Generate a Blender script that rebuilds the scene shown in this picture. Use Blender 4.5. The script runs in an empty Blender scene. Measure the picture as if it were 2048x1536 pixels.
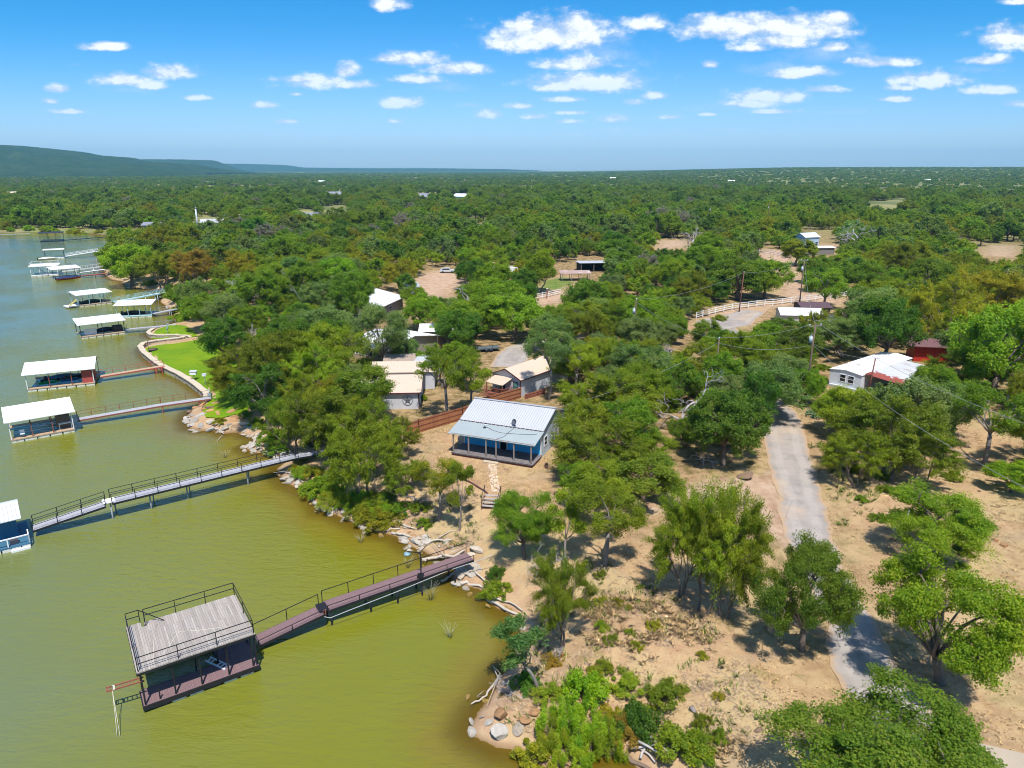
import bpy, bmesh, math, random
import numpy as np
from mathutils import Vector, Matrix, noise as mnoise
R = math.radians
rng = np.random.default_rng(7)
random.seed(7)
S = bpy.context.scene
COL = S.collection

# ------------------------------------------------------------------ camera
CAM_H = 34.0
PITCH = R(16.85)
FPX = 1421.0
cam_d = bpy.data.cameras.new('camera')
cam = bpy.data.objects.new('camera', cam_d); COL.objects.link(cam)
cam.location = (0, 0, CAM_H); cam.rotation_euler = (R(90) - PITCH, 0, 0)
cam_d.sensor_fit = 'HORIZONTAL'; cam_d.sensor_width = 36.0; cam_d.lens = FPX / 2048 * 36.0
cam_d.clip_start = 0.5; cam_d.clip_end = 60000
S.camera = cam
CP, SP = math.cos(PITCH), math.sin(PITCH)

def ray(u, v):
    a = (u - 1024) / FPX; b = -(v - 768) / FPX
    return np.array([a, CP + b * SP, -SP + b * CP])
def W(u, v, z=0.0):
    d = ray(u, v); t = (z - CAM_H) / d[2]
    return Vector((d[0] * t, d[1] * t, z))
def P(p):
    q = np.asarray(p, float) - np.array([0, 0, CAM_H])
    zc = q[..., 1] * CP - q[..., 2] * SP; yc = q[..., 1] * SP + q[..., 2] * CP
    return 1024 + FPX * q[..., 0] / zc, 768 - FPX * yc / zc

# ------------------------------------------------------------------ render settings
S.view_settings.view_transform = 'Standard'; S.view_settings.look = 'None'
S.view_settings.exposure = 0.4; S.view_settings.gamma = 1.0
cy = S.cycles
cy.max_bounces = 7; cy.diffuse_bounces = 3; cy.glossy_bounces = 3; cy.transmission_bounces = 3
cy.transparent_max_bounces = 6; cy.volume_bounces = 0
cy.caustics_reflective = False; cy.caustics_refractive = False
cy.pixel_filter_type = 'BLACKMAN_HARRIS'; cy.filter_width = 1.0
cy.use_adaptive_sampling = True; cy.adaptive_threshold = 0.02
cy.sample_clamp_indirect = 6
try:
    cy.use_denoising = True; cy.denoiser = 'OPENIMAGEDENOISE'; cy.denoising_input_passes = 'RGB_ALBEDO_NORMAL'
    cy.denoising_prefilter = 'ACCURATE'
except Exception: pass

# ------------------------------------------------------------------ node helpers
def srgb(r, g, b):
    f = lambda c: (c / 255 / 12.92) if c / 255 <= 0.04045 else ((c / 255 + 0.055) / 1.055) ** 2.4
    return (f(r), f(g), f(b))
class NT:
    def __init__(s, tree): s.t = tree; s.n = tree.nodes; s.l = tree.links
    def new(s, typ, **kw):
        nd = s.n.new(typ)
        for k, v in kw.items(): setattr(nd, k, v)
        return nd
    def put(s, sock, v):
        if isinstance(v, bpy.types.NodeSocket): s.l.new(v, sock)
        elif v is not None:
            if sock.type == 'RGBA' and len(v) == 3: v = (*v, 1)
            sock.default_value = v
    def math(s, op, a, b=None, c=None, clamp=False):
        nd = s.new('ShaderNodeMath', operation=op); nd.use_clamp = clamp
        for i, x in enumerate((a, b, c)):
            if x is not None: s.put(nd.inputs[i], x)
        return nd.outputs[0]
    def vmath(s, op, a, b=None, c=None):
        nd = s.new('ShaderNodeVectorMath', operation=op)
        for i, x in enumerate((a, b, c)):
            if x is not None: s.put(nd.inputs[i], x)
        return nd.outputs['Value'] if op in ('LENGTH', 'DOT_PRODUCT', 'DISTANCE') else nd.outputs[0]
    def mix(s, f, a, b, mode='MIX'):
        nd = s.new('ShaderNodeMix', data_type='RGBA', blend_type=mode)
        s.put(nd.inputs['Factor'], f); s.put(nd.inputs[6], a); s.put(nd.inputs[7], b)
        return nd.outputs[2]
    def noise(s, vec, scale, detail=3, rough=0.55, dist=0.0):
        nd = s.new('ShaderNodeTexNoise'); s.put(nd.inputs['Vector'], vec)
        nd.inputs['Scale'].default_value = scale; nd.inputs['Detail'].default_value = detail
        nd.inputs['Roughness'].default_value = rough; nd.inputs['Distortion'].default_value = dist
        return nd.outputs['Fac']
    def smooth(s, x, lo, hi, a=0.0, b=1.0):
        nd = s.new('ShaderNodeMapRange', interpolation_type='SMOOTHSTEP')
        for k, v in (('Value', x), ('From Min', lo), ('From Max', hi), ('To Min', a), ('To Max', b)): s.put(nd.inputs[k], v)
        return nd.outputs[0]
    def attr(s, name, kind='GEOMETRY'):
        nd = s.new('ShaderNodeAttribute'); nd.attribute_name = name; nd.attribute_type = kind
        return nd
    def bump(s, h, strength, dist):
        nd = s.new('ShaderNodeBump'); nd.inputs['Strength'].default_value = strength; nd.inputs['Distance'].default_value = dist
        s.put(nd.inputs['Height'], h); return nd.outputs[0]
def newmat(name):
    m = bpy.data.materials.new(name); m.use_nodes = True
    t = NT(m.node_tree); t.n.clear()
    out = t.new('ShaderNodeOutputMaterial')
    return m, t, out
def principled(t, out, col, rough=0.7, metal=0.0, spec=0.3, normal=None):
    b = t.new('ShaderNodeBsdfPrincipled')
    t.put(b.inputs['Base Color'], col); t.put(b.inputs['Roughness'], rough); t.put(b.inputs['Metallic'], metal)
    t.put(b.inputs['Specular IOR Level'], spec)
    if normal is not None: t.put(b.inputs['Normal'], normal)
    t.l.new(b.outputs[0], out.inputs['Surface']); return b
def M(name, rgb, var=0.18, scale=2.0, rough=0.7, metal=0.0, spec=0.3, bump=0.0, stain=None, stain_amt=0.5, stripes=None):
    """painted / weathered surface: noise in value, optional stains of a second colour, optional corrugation (axis, pitch)"""
    m, t, out = newmat(name)
    co = t.new('ShaderNodeTexCoord').outputs['Object']
    n1 = t.noise(co, scale, 5, 0.6); n2 = t.noise(co, scale * 9, 2, 0.5)
    k = t.math('ADD', t.math('MULTIPLY', t.math('SUBTRACT', n1, 0.5), var * 2), t.math('MULTIPLY_ADD', n2, var * 0.8, 1 - var * 0.4))
    comb = t.new('ShaderNodeCombineColor')
    for i in range(3): t.l.new(k, comb.inputs[i])
    c = t.mix(1.0, rgb, comb.outputs[0], 'MULTIPLY')
    if stain:
        f = t.smooth(t.noise(co, scale * 0.7, 6, 0.65), 0.62 - 0.2 * stain_amt, 0.72)
        c = t.mix(f, c, stain)
    nrm = None
    if stripes:
        ax, pitch, amt = stripes
        sep = t.new('ShaderNodeSeparateXYZ'); t.l.new(co, sep.inputs[0])
        w = t.math('SINE', t.math('MULTIPLY', sep.outputs[ax], 2 * math.pi / pitch))
        w = t.smooth(w, 0.4, 1.0)
        nrm = t.bump(w, amt, 0.03)
    elif bump:
        nrm = t.bump(n2, bump, 0.02)
    principled(t, out, c, rough, metal, spec, nrm)
    return m
def plank_mat(name, cols, w, length, rough=0.85, gap=(0.02, 0.02, 0.02), axis=0):
    """boards across local axis: every board its own tone (brick texture in object space)"""
    m, t, out = newmat(name)
    co = t.new('ShaderNodeTexCoord').outputs['Object']
    mp = t.new('ShaderNodeMapping'); t.l.new(co, mp.inputs[0])
    if axis == 1: mp.inputs['Rotation'].default_value = (0, 0, R(90))
    b = t.new('ShaderNodeTexBrick'); t.l.new(mp.outputs[0], b.inputs['Vector'])
    b.inputs['Scale'].default_value = 1.0; b.inputs['Brick Width'].default_value = length; b.inputs['Row Height'].default_value = w
    b.inputs['Mortar Size'].default_value = 0.008; b.inputs['Bias'].default_value = 0.0
    b.inputs['Color1'].default_value = (*cols[0], 1); b.inputs['Color2'].default_value = (*cols[1], 1); b.inputs['Mortar'].default_value = (*gap, 1)
    n = t.noise(co, 1.4, 5, 0.7); n2 = t.noise(co, 14, 3, 0.6)
    c = t.mix(t.smooth(n, 0.45, 0.7), b.outputs['Color'], cols[2])
    c = t.mix(t.smooth(n2, 0.35, 0.75, 0.0, 0.35), c, cols[3] if len(cols) > 3 else (0.6, 0.6, 0.6))
    principled(t, out, c, rough, 0, 0.2)
    return m

# ------------------------------------------------------------------ mesh helpers
def fast_mesh(name, V, Fq, attrs=None, smooth=False):
    me = bpy.data.meshes.new(name)
    V = np.ascontiguousarray(V, np.float32); Fq = np.ascontiguousarray(Fq, np.int32); k = Fq.shape[1]
    me.vertices.add(len(V)); me.vertices.foreach_set('co', V.ravel())
    me.loops.add(Fq.size); me.loops.foreach_set('vertex_index', Fq.ravel())
    me.polygons.add(len(Fq)); me.polygons.foreach_set('loop_start', np.arange(0, Fq.size, k, dtype=np.int32))
    if smooth: me.polygons.foreach_set('use_smooth', np.ones(len(Fq), bool))
    for an, (ty, arr) in (attrs or {}).items():
        at = me.attributes.new(an, ty, 'POINT')
        at.data.foreach_set('value' if ty == 'FLOAT' else ('color' if ty == 'FLOAT_COLOR' else 'vector'), np.ascontiguousarray(arr, np.float32).ravel())
    me.update(calc_edges=True); me.validate()
    return me
class MB:
    def __init__(s): s.v = []; s.f = []; s.sm = []
    def add(s, vs, fs, smooth=False):
        o = len(s.v); s.v += [tuple(x) for x in vs]
        s.f += [tuple(i + o for i in f) for f in fs]; s.sm += [smooth] * len(fs); return s
    def box(s, x0, x1, y0, y1, z0, z1):
        return s.add([(x0,y0,z0),(x1,y0,z0),(x1,y1,z0),(x0,y1,z0),(x0,y0,z1),(x1,y0,z1),(x1,y1,z1),(x0,y1,z1)],
                     [(3,2,1,0),(4,5,6,7),(0,1,5,4),(1,2,6,5),(2,3,7,6),(3,0,4,7)])
    def beam(s, p, q, w, h=None):
        p = Vector(p); q = Vector(q); h = h or w; d = (q - p).normalized()
        up = Vector((0, 0, 1)) if abs(d.z) < 0.95 else Vector((1, 0, 0))
        x = d.cross(up).normalized() * (w / 2); y = x.cross(d).normalized() * (h / 2)
        vs = [p - x - y, p + x - y, p + x + y, p - x + y, q - x - y, q + x - y, q + x + y, q - x + y]
        return s.add(vs, [(0,1,2,3),(7,6,5,4),(1,0,4,5),(2,1,5,6),(3,2,6,7),(0,3,7,4)])
    def tube(s, pts, rad, n=6, cap=True):
        pts = [Vector(p) for p in pts]
        if not isinstance(rad, (list, tuple, np.ndarray)): rad = [rad] * len(pts)
        vs = []; m = len(pts); px = None
        for i, p in enumerate(pts):
            d = (pts[min(i + 1, m - 1)] - pts[max(i - 1, 0)]).normalized()
            if px is None: px = d.orthogonal().normalized()
            px = (px - d * px.dot(d)); px = px.normalized() if px.length > 1e-5 else d.orthogonal().normalized()
            py = d.cross(px)
            for k in range(n):
                a = 2 * math.pi * k / n; vs.append(p + (px * math.cos(a) + py * math.sin(a)) * rad[i])
        fs = [(i*n+k, i*n+(k+1)%n, (i+1)*n+(k+1)%n, (i+1)*n+k) for i in range(m-1) for k in range(n)]
        if cap: fs += [tuple(range(n-1, -1, -1)), tuple((m-1)*n+k for k in range(n))]
        return s.add(vs, fs, True)
    def slab(s, q, t):
        """polygon of points, thickened downward by t along its normal"""
        q = [Vector(p) for p in q]; n = (q[1]-q[0]).cross(q[-1]-q[0]).normalized()
        if n.z < 0: q = q[::-1]; n = -n
        m = len(q); lo = [p - n * t for p in q]
        return s.add(q + lo, [tuple(range(m)), tuple(range(2*m-1, m-1, -1))] + [(i, m+i, m+(i+1)%m, (i+1)%m) for i in range(m)])
    def prism(s, poly, z0, z1):
        m = len(poly); vs = [(x,y,z0) for x,y in poly] + [(x,y,z1) for x,y in poly]
        return s.add(vs, [tuple(range(m-1,-1,-1)), tuple(range(m,2*m))] + [(i,(i+1)%m,m+(i+1)%m,m+i) for i in range(m)])
    def mesh(s, name):
        me = bpy.data.meshes.new(name); me.from_pydata(s.v, [], s.f)
        me.polygons.foreach_set('use_smooth', s.sm); me.update(); return me
    def build(s, name, mat, parent=None, loc=None, rz=0):
        me = s.mesh(name); me.materials.append(mat)
        return put(name, me, parent, loc, rz)
def put(name, me, parent=None, loc=None, rz=0):
    o = bpy.data.objects.new(name, me); COL.objects.link(o)
    if parent is not None: o.parent = parent
    if loc is not None: o.location = loc
    if rz: o.rotation_euler = (0, 0, rz)
    return o
def tag(o, label=None, cat=None, group=None, kind=None):
    if label: o['label'] = label
    if cat: o['category'] = cat
    if group: o['group'] = group
    if kind: o['kind'] = kind
    return o
def thing(name, label, cat, loc=(0, 0, 0), rz=0.0, group=None):
    o = bpy.data.objects.new(name, None); COL.objects.link(o)
    o.empty_display_size = 0.3
    o.location = loc; o.rotation_euler = (0, 0, rz)
    return tag(o, label, cat, group)
KIDS = {}
def copy_tree(o, loc=None, rz=None, label=None, group=None, parent=None, kids=None):
    c = o.copy(); COL.objects.link(c)
    if parent is not None: c.parent = parent
    if loc is not None: c.location = loc
    if rz is not None: c.rotation_euler = (0, 0, rz)
    if label: c['label'] = label
    if group: c['group'] = group
    for ch in (kids if kids is not None else list(o.children)): copy_tree(ch, parent=c, kids=list(ch.children))
    return c
def rail(mb, path, h=1.0, step=1.6, pw=0.06, rails=(1.0, 0.5), rw=0.05):
    """posts along a 3-D path and rails at given heights (fractions of h)"""
    path = [Vector(p) for p in path]
    for a, b in zip(path, path[1:]):
        n = max(1, round((b - a).length / step))
        for i in range(n + 1):
            p = a.lerp(b, i / n); mb.beam(p, p + Vector((0, 0, h)), pw)
        for r in rails:
            up = Vector((0, 0, h * r)); mb.beam(a + up, b + up, rw)
    return mb
HAZE = 7.5e-5
# ------------------------------------------------------------------ shoreline and terrain height
SHORE_PX = [(1500,1800),(1420,1720),(1330,1600),(1275,1540),(1245,1508),(1215,1506),(1160,1538),(1090,1538),(1066,1526),(1034,1504),
 (992,1498),(950,1476),(936,1460),(952,1425),(974,1400),(990,1370),(1004,1345),(1026,1325),(1040,1295),(1040,1262),(1019,1230),(980,1210),
 (970,1192),(955,1178),(921,1172),(900,1160),(908,1138),(890,1122),(861,1112),(846,1103),(822,1095),(803,1082),(786,1071),(753,1067),
 (717,1052),(689,1039),(663,1028),(642,1024),(630,1005),(618,992),(598,979),(573,967),(558,952),(551,938),(562,930),(572,917),(545,907),
 (504,906),(489,897),(512,885),(506,874),(487,872),(473,864),(446,868),(438,862),(403,862),(377,857),(370,840),(380,824),(400,812),
 (420,803),(419,797),(402,783),(384,770),(362,757),(340,746),(323,738),(306,724),(293,714),(285,702),(289,695),(312,690),(350,686),
 (370,683),(382,681),(375,678),(350,676),(318,677),(300,675),(295,671),(300,666),(309,661),(325,656),(348,650),(358,645),(350,634),
 (343,622),(332,612),(320,604),(325,592),(328,582),(305,579),(285,578),(262,576),(250,570),(242,562),(225,560),(212,552),(205,535),
 (203,520),(210,508),(222,495),(245,488),(262,481),(240,478.5),(222,473),(200,467.5),(165,466.5),(125,466),(62,465),(0,466),(-200,468),
 (-500,474),(-1200,490)]
shore = [W(u, v, 0.0) for u, v in SHORE_PX]
lake = np.array([(p.x, p.y) for p in shore] + [(-900, 60), (-900, -300), (30, -300), (24, 10)])
def seg_dist(X, Y, poly, closed=True):
    d2 = np.full(X.shape, 1e18); n = len(poly)
    for i in range(n if closed else n - 1):
        ax, ay = poly[i]; bx, by = poly[(i + 1) % n]; ex, ey = bx - ax, by - ay
        t = np.clip(((X - ax) * ex + (Y - ay) * ey) / (ex * ex + ey * ey + 1e-12), 0, 1)
        d2 = np.minimum(d2, (X - ax - t * ex) ** 2 + (Y - ay - t * ey) ** 2)
    return np.sqrt(d2)
def inside(X, Y, poly):
    c = np.zeros(X.shape, bool); n = len(poly)
    for i in range(n):
        ax, ay = poly[i]; bx, by = poly[(i + 1) % n]
        if ay == by: continue
        c ^= ((ay > Y) != (by > Y)) & (X < (bx - ax) * (Y - ay) / (by - ay) + ax)
    return c
def polyW(px, z=2.9): return np.array([tuple(W(u, v, z))[:2] for u, v in px])
def sdist(X, Y): return np.where(inside(X, Y, lake), -1, 1) * seg_dist(X, Y, lake)
def mask(X, Y, poly, soft=1.0):
    s = np.where(inside(X, Y, poly), 1, -1) * seg_dist(X, Y, poly)
    return np.clip(s / soft * 0.5 + 0.5, 0, 1)
def sstep(x): x = np.clip(x, 0, 1); return x * x * (3 - 2 * x)
LAWN = polyW([(283,700),(290,692),(345,687),(400,678),(440,668),(470,700),(520,720),(520,780),(500,830),(440,840),(412,838),(404,820),(420,805),(418,797),(400,783),(362,757),(323,739),(300,720)], 0.9)
POINT = polyW([(296,671),(309,660),(345,650),(375,652),(395,664),(400,676),(350,676)], 0.7)
LOWZ = polyW([(270,705),(285,688),(300,640),(420,640),(520,690),(540,760),(470,850),(395,835),(380,815)], 0.9)
YARD = polyW([(836,870),(930,840),(1140,870),(1150,905),(1130,960),(1080,985),(1010,985),(930,955),(860,915)], 3.0)
def wob(X, Y):
    return (np.sin(X * .21 + 1.3) * np.sin(Y * .17 + .4) * .14 + np.sin(X * .53 + Y * .31) * .06 + np.sin(X * .043 - Y * .037) * .35 * sstep((np.hypot(X, Y) - 120) / 200))
def terr(X, Y):
    X = np.asarray(X, float); Y = np.asarray(Y, float)
    d = sdist(X, Y); r = np.hypot(X, Y)
    up = 2.9 * sstep((d + 1.2) / 11.0) * 0.94 + 0.17 * np.clip(d, 0, 1) - 0.13
    lo = 0.85 * sstep((d + .15) / 0.9) + 0.5 * sstep((d - 14) / 20)
    k = mask(X, Y, LOWZ, 6.0)
    far = sstep((r - 200) / 150) * (Y > 60) * (X < -40)
    k = np.maximum(k, far * 0.65 * (d < 60))
    land = up * (1 - k) + lo * k + wob(X, Y) * sstep((d - 2) / 10) * (1 - 0.8 * mask(X, Y, YARD, 3.0))
    land = land + 0.22 * mask(X, Y, YARD, 2.5) * sstep((d - 5) / 3)
    az = X / np.maximum(np.abs(Y), 1)
    land = land + 30 * sstep((r - 1300) / 3600) * sstep((az + 0.02) / 0.45) + 6 * sstep((r - 700) / 3000) * sstep((az - .1) / .3)
    water = np.maximum(-2.2, d * 0.22 - 0.06)
    return np.where(d > 0, np.maximum(land, 0.02 * np.clip(d, 0, 1)), water)
def tz(x, y): return float(terr(np.array([x]), np.array([y]))[0])
def G(u, v):
    """the point of the ground seen at photo pixel (u, v)"""
    d = ray(u, v); t0, t1 = 20.0, 9000.0
    ts = np.geomspace(t0, t1, 900)
    X, Y, Z = d[0] * ts, d[1] * ts, CAM_H + d[2] * ts
    h = np.maximum(terr(X, Y), 0.0); below = np.nonzero(Z < h)[0]
    if len(below) == 0: i = len(ts) - 1; return Vector((X[i], Y[i], h[i]))
    a, b = ts[max(below[0] - 1, 0)], ts[below[0]]
    tt = np.linspace(a, b, 40); X, Y, Z = d[0] * tt, d[1] * tt, CAM_H + d[2] * tt
    h = np.maximum(terr(X, Y), 0.0); j = int(np.argmax(Z < h))
    return Vector((X[j], Y[j], h[j]))
def GP(px): return np.array([tuple(G(u, v))[:2] for u, v in px])

# cleared areas (photo pixels on the ground)
ROAD_L = [(1400,652),(1440,672),(1472,700),(1500,733),(1517,759),(1531,799),(1531,865),(1540,915),(1552,964),(1566,1020),(1573,1075),(1600,1130),(1630,1190),(1658,1252),(1664,1335),(1693,1382),(1740,1450),(1800,1530),(1870,1620)]
ROAD_R = [(1432,640),(1470,660),(1500,690),(1524,725),(1544,759),(1581,819),(1600,844),(1608,886),(1622,931),(1635,981),(1650,1035),(1660,1078),(1668,1097),(1684,1145),(1712,1192),(1744,1246),(1800,1350),(1850,1410),(1910,1470),(1980,1540),(2080,1640)]
road_poly = GP(ROAD_L + ROAD_R[::-1])
APRON = GP([(1560,955),(1545,940),(1500,955),(1430,955),(1360,975),(1290,995),(1220,1005),(1150,975),(1105,985),(1120,1005),(1200,1030),(1290,1035),(1380,1015),(1450,1005),(1500,1030),(1560,1085),(1590,1120)])
LOT = GP([(1395,662),(1390,642),(1475,622),(1545,612),(1500,650),(1450,660)])
CURVE = GP([(980,735),(995,708),(1012,695),(1038,687),(1075,683),(1130,672),(1180,664),(1180,672),(1130,684),(1085,697),(1060,715),(1050,735)])
SANDY = GP([(812,574),(838,548),(880,541),(925,548),(940,560),(905,582),(885,598),(850,606),(828,596)])
DIRTRD = GP([(1050,603),(1090,590),(1150,575),(1160,590),(1110,606),(1070,616)])
HORSE = GP([(1500,508),(1535,497),(1580,503),(1600,530),(1612,560),(1625,585),(1700,592),(1690,612),(1600,612),(1520,622),(1440,640),(1400,640),(1395,632),(1470,612),(1550,600),(1560,575),(1545,540)])
STRAW = [GP([(1305,500),(1312,480),(1370,478),(1385,492),(1340,500)]), GP([(655,425),(655,412),(690,410),(692,432)]), GP([(1735,412),(1790,398),(1815,400),(1790,414)]),
         GP([(1080,585),(1085,560),(1130,552),(1160,566),(1120,582)]), GP([(1630,500),(1640,488),(1690,490),(1690,500)]), GP([(1875,405),(1890,392),(1920,392),(1915,402)]),
         GP([(1230,640),(1240,610),(1300,600),(1290,640)]), GP([(940,590),(960,560),(990,560),(985,590)]), GP([(1960,512),(1965,490),(2040,490),(2040,515)]), GP([(20,385),(0,372),(50,372),(48,384)])]
GRASSY = [GP([(1080,580),(1085,562),(1130,553),(1150,565),(1115,580)]), GP([(0,465),(60,457),(180,459),(300,466),(330,474),(240,476),(200,466)])]
FIELD = GP([(1600,830),(1660,820),(1900,840),(2100,830),(2100,1640),(1990,1540),(1850,1405),(1740,1240),(1660,1070),(1625,940)])
NEARL = GP([(1060,1180),(1180,1110),(1330,1060),(1480,1070),(1600,1180),(1660,1330),(1800,1550),(1300,1620),(1240,1500),(1060,1470),(1040,1330)])

# ------------------------------------------------------------------ ground sheet: polar grid, finest inside the view
ang = np.concatenate([np.arange(-180, -52, 6.0), np.arange(-52, 52, 0.3), np.arange(52, 180, 6.0)]) * math.pi / 180
rad = np.concatenate([[4, 9, 14, 19, 24], np.geomspace(27, 420, 330), np.geomspace(430, 7000, 80), [8000, 9000, 10000, 10800]])
AA, RR = np.meshgrid(ang, rad)
GX, GY = RR * np.sin(AA), RR * np.cos(AA)
GD = sdist(GX.ravel(), GY.ravel()).reshape(GX.shape)
GZ = terr(GX.ravel(), GY.ravel()).reshape(GX.shape)
nr, na = GX.shape
idx = np.arange(nr * na).reshape(nr, na); nxt = np.roll(idx, -1, axis=1)
quads = np.stack([idx[:-1], nxt[:-1], nxt[1:], idx[1:]], -1).reshape(-1, 4)[:, ::-1]
V = np.stack([GX, GY, GZ], -1).reshape(-1, 3)
V = np.vstack([V, [[0, 0, -2.0]]]); tri0 = len(V) - 1
fx, fy = V[:, 0], V[:, 1]; fd = np.append(GD.ravel(), -9)
fr = np.hypot(fx, fy)
near = (fr < 900)
def mk(poly, soft):
    out = np.zeros(len(fx)); out[near] = mask(fx[near], fy[near], poly, soft); return out
soil = np.maximum.reduce([mk(APRON, 1.5), mk(SANDY, 3), mk(DIRTRD, 2) , 0.75 * mk(HORSE, 4)] + [0.7 * mk(p, 4) for p in STRAW if True])
soil = np.maximum(soil, 0.55 * np.exp(-np.maximum(fd, 0) / 5) * (fd > -3))
green = np.maximum.reduce([mk(p, 5) for p in GRASSY])
open_ = np.maximum.reduce([mk(FIELD, 5), mk(NEARL, 4), mk(YARD, 3), mk(LAWN, 2), mk(road_poly, 2), mk(LOT, 3), mk(APRON, 2), mk(SANDY, 4), mk(HORSE, 6), mk(DIRTRD, 3)] + [mk(p, 6) for p in STRAW])
wood = sstep((fd - 6) / 10) * (1 - open_)
farw = sstep((fr - 260) / 300)
attr = np.stack([soil, green, wood, farw], -1)
ground = put('ground', fast_mesh('ground', V, quads, {'zones': ('FLOAT_COLOR', attr), 'shore_dist': ('FLOAT', fd)}, True))
tag(ground, kind='structure')
m, t, out = newmat('dry_ground')
geo = t.new('ShaderNodeNewGeometry').outputs['Position']
za = t.attr('zones'); sep = t.new('ShaderNodeSeparateColor'); t.l.new(za.outputs['Color'], sep.inputs[0])
n_big = t.noise(geo, 0.11, 4, 0.6); n_mid = t.noise(geo, 0.7, 5, 0.65); n_fine = t.noise(geo, 5.5, 4, 0.7); n_blade = t.noise(geo, 17, 3, 0.75)
straw = t.mix(t.smooth(n_mid, 0.35, 0.68), srgb(186, 156, 116), srgb(172, 136, 102))
straw = t.mix(t.smooth(n_big, 0.45, 0.62, 0, 0.75), straw, srgb(184, 162, 116))
straw = t.mix(t.smooth(n_fine, 0.5, 0.75, 0, 0.6), straw, srgb(120, 84, 60))
straw = t.mix(t.smooth(n_blade, 0.55, 0.75, 0, 0.55), straw, srgb(214, 194, 156))
weeds = t.math('MULTIPLY', t.smooth(t.noise(geo, 0.35, 5, 0.7), 0.56, 0.68), t.smooth(n_fine, 0.35, 0.6))
straw = t.mix(t.smooth(t.noise(geo, 0.24, 5, 0.65), 0.52, 0.7, 0, 0.6), straw, srgb(160, 138, 112))
straw = t.mix(t.math('MULTIPLY', weeds, 0.6), straw, srgb(120, 124, 60))
soilc = t.mix(t.smooth(n_mid, 0.3, 0.7), srgb(192, 166, 140), srgb(170, 136, 110))
soilc = t.mix(t.smooth(n_fine, 0.55, 0.8, 0, 0.5), soilc, srgb(140, 110, 90))
edge = t.math('MULTIPLY_ADD', n_mid, 0.5, -0.25)
c = t.mix(t.smooth(t.math('ADD', sep.outputs[0], edge), 0.25, 0.7), straw, soilc)
litter = t.mix(t.smooth(n_mid, 0.35, 0.65), srgb(134, 108, 74), srgb(104, 92, 54))
c = t.mix(t.math('MULTIPLY', sep.outputs[2], t.smooth(n_mid, 0.35, 0.65, 0.35, 0.95)), c, litter)
grass = t.mix(t.smooth(n_mid, 0.3, 0.7), srgb(82, 112, 40), srgb(128, 132, 70))
c = t.mix(t.smooth(t.math('ADD', sep.outputs[1], edge), 0.3, 0.7), c, grass)
gsat = t.new('ShaderNodeHueSaturation'); gsat.inputs['Saturation'].default_value = 0.98; gsat.inputs['Value'].default_value = 0.96; t.l.new(c, gsat.inputs['Color']); c = gsat.outputs[0]
farc = t.mix(t.smooth(t.noise(geo, 0.012, 6, 0.7), 0.4, 0.65), srgb(70, 96, 46), srgb(150, 146, 96))
fa = t.math('MULTIPLY', za.outputs['Alpha'], 0.82)
c = t.mix(fa, c, farc)
sd = t.attr('shore_dist').outputs['Fac']
c = t.mix(t.smooth(sd, -0.2, 0.7, 1, 0), c, srgb(120, 96, 62))
hgt = t.math('ADD', t.math('MULTIPLY', n_fine, 0.6), t.math('MULTIPLY', n_blade, 0.4))
principled(t, out, c, 0.95, 0, 0.1, t.bump(hgt, 0.8, 0.12))
ground.data.materials.append(m)

# ------------------------------------------------------------------ water
keep = (fd[quads] < 2.5).any(1) & (fr[quads].min(1) < 1500) & (np.hypot(fx[quads], fy[quads]).max(1) > 4)
wq = quads[keep]; used, inv = np.unique(wq, return_inverse=True)
WV = V[used].copy(); WV[:, 2] = 0.0
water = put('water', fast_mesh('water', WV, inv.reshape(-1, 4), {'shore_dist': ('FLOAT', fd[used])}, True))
tag(water, kind='structure')
m, t, out = newmat('lake_water')
geo = t.new('ShaderNodeNewGeometry').outputs['Position']
mp = t.new('ShaderNodeMapping'); t.l.new(geo, mp.inputs[0]); mp.inputs['Scale'].default_value = (0.55, 1.5, 1); mp.inputs['Rotation'].default_value = (0, 0, R(12))
w1 = t.noise(mp.outputs[0], 1.1, 3, 0.55, 0.4); w2 = t.noise(mp.outputs[0], 4.5, 2, 0.5); w3 = t.noise(geo, 0.05, 3, 0.5)
calm = t.smooth(w3, 0.35, 0.65, 0.35, 1.0)
hh = t.math('MULTIPLY', t.math('ADD', w1, t.math('MULTIPLY', w2, 0.28)), calm)
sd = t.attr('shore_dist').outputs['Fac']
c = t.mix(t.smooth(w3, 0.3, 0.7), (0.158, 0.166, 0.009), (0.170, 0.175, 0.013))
c = t.mix(t.smooth(sd, -62, -9, 1, 0), c, (0.095, 0.165, 0.160))  # open water: deeper blue-green, with missing sky reflection put into the base colour
shal = t.smooth(t.math('ADD', sd, t.math('MULTIPLY_ADD', t.noise(geo, 0.5, 4, 0.6), 3.0, -1.5)), -6.5, -0.6)
c = t.mix(t.math('MULTIPLY', shal, 0.9), c, (0.175, 0.130, 0.012))
b = principled(t, out, c, 0.06, 0, 0.5, t.bump(hh, 0.6, 0.28)); b.inputs['IOR'].default_value = 1.55
# clear shallows: the bed shows through within a couple of metres of the bank
tr = t.new('ShaderNodeBsdfTransparent'); tr.inputs[0].default_value = (0.75, 0.68, 0.35, 1)
mx = t.new('ShaderNodeMixShader'); t.put(mx.inputs[0], t.smooth(sd, -2.4, 0.2, 0, 0.75)); t.l.new(b.outputs[0], mx.inputs[1]); t.l.new(tr.outputs[0], mx.inputs[2])
t.l.new(mx.outputs[0], out.inputs['Surface'])
water.data.materials.append(m)

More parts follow.
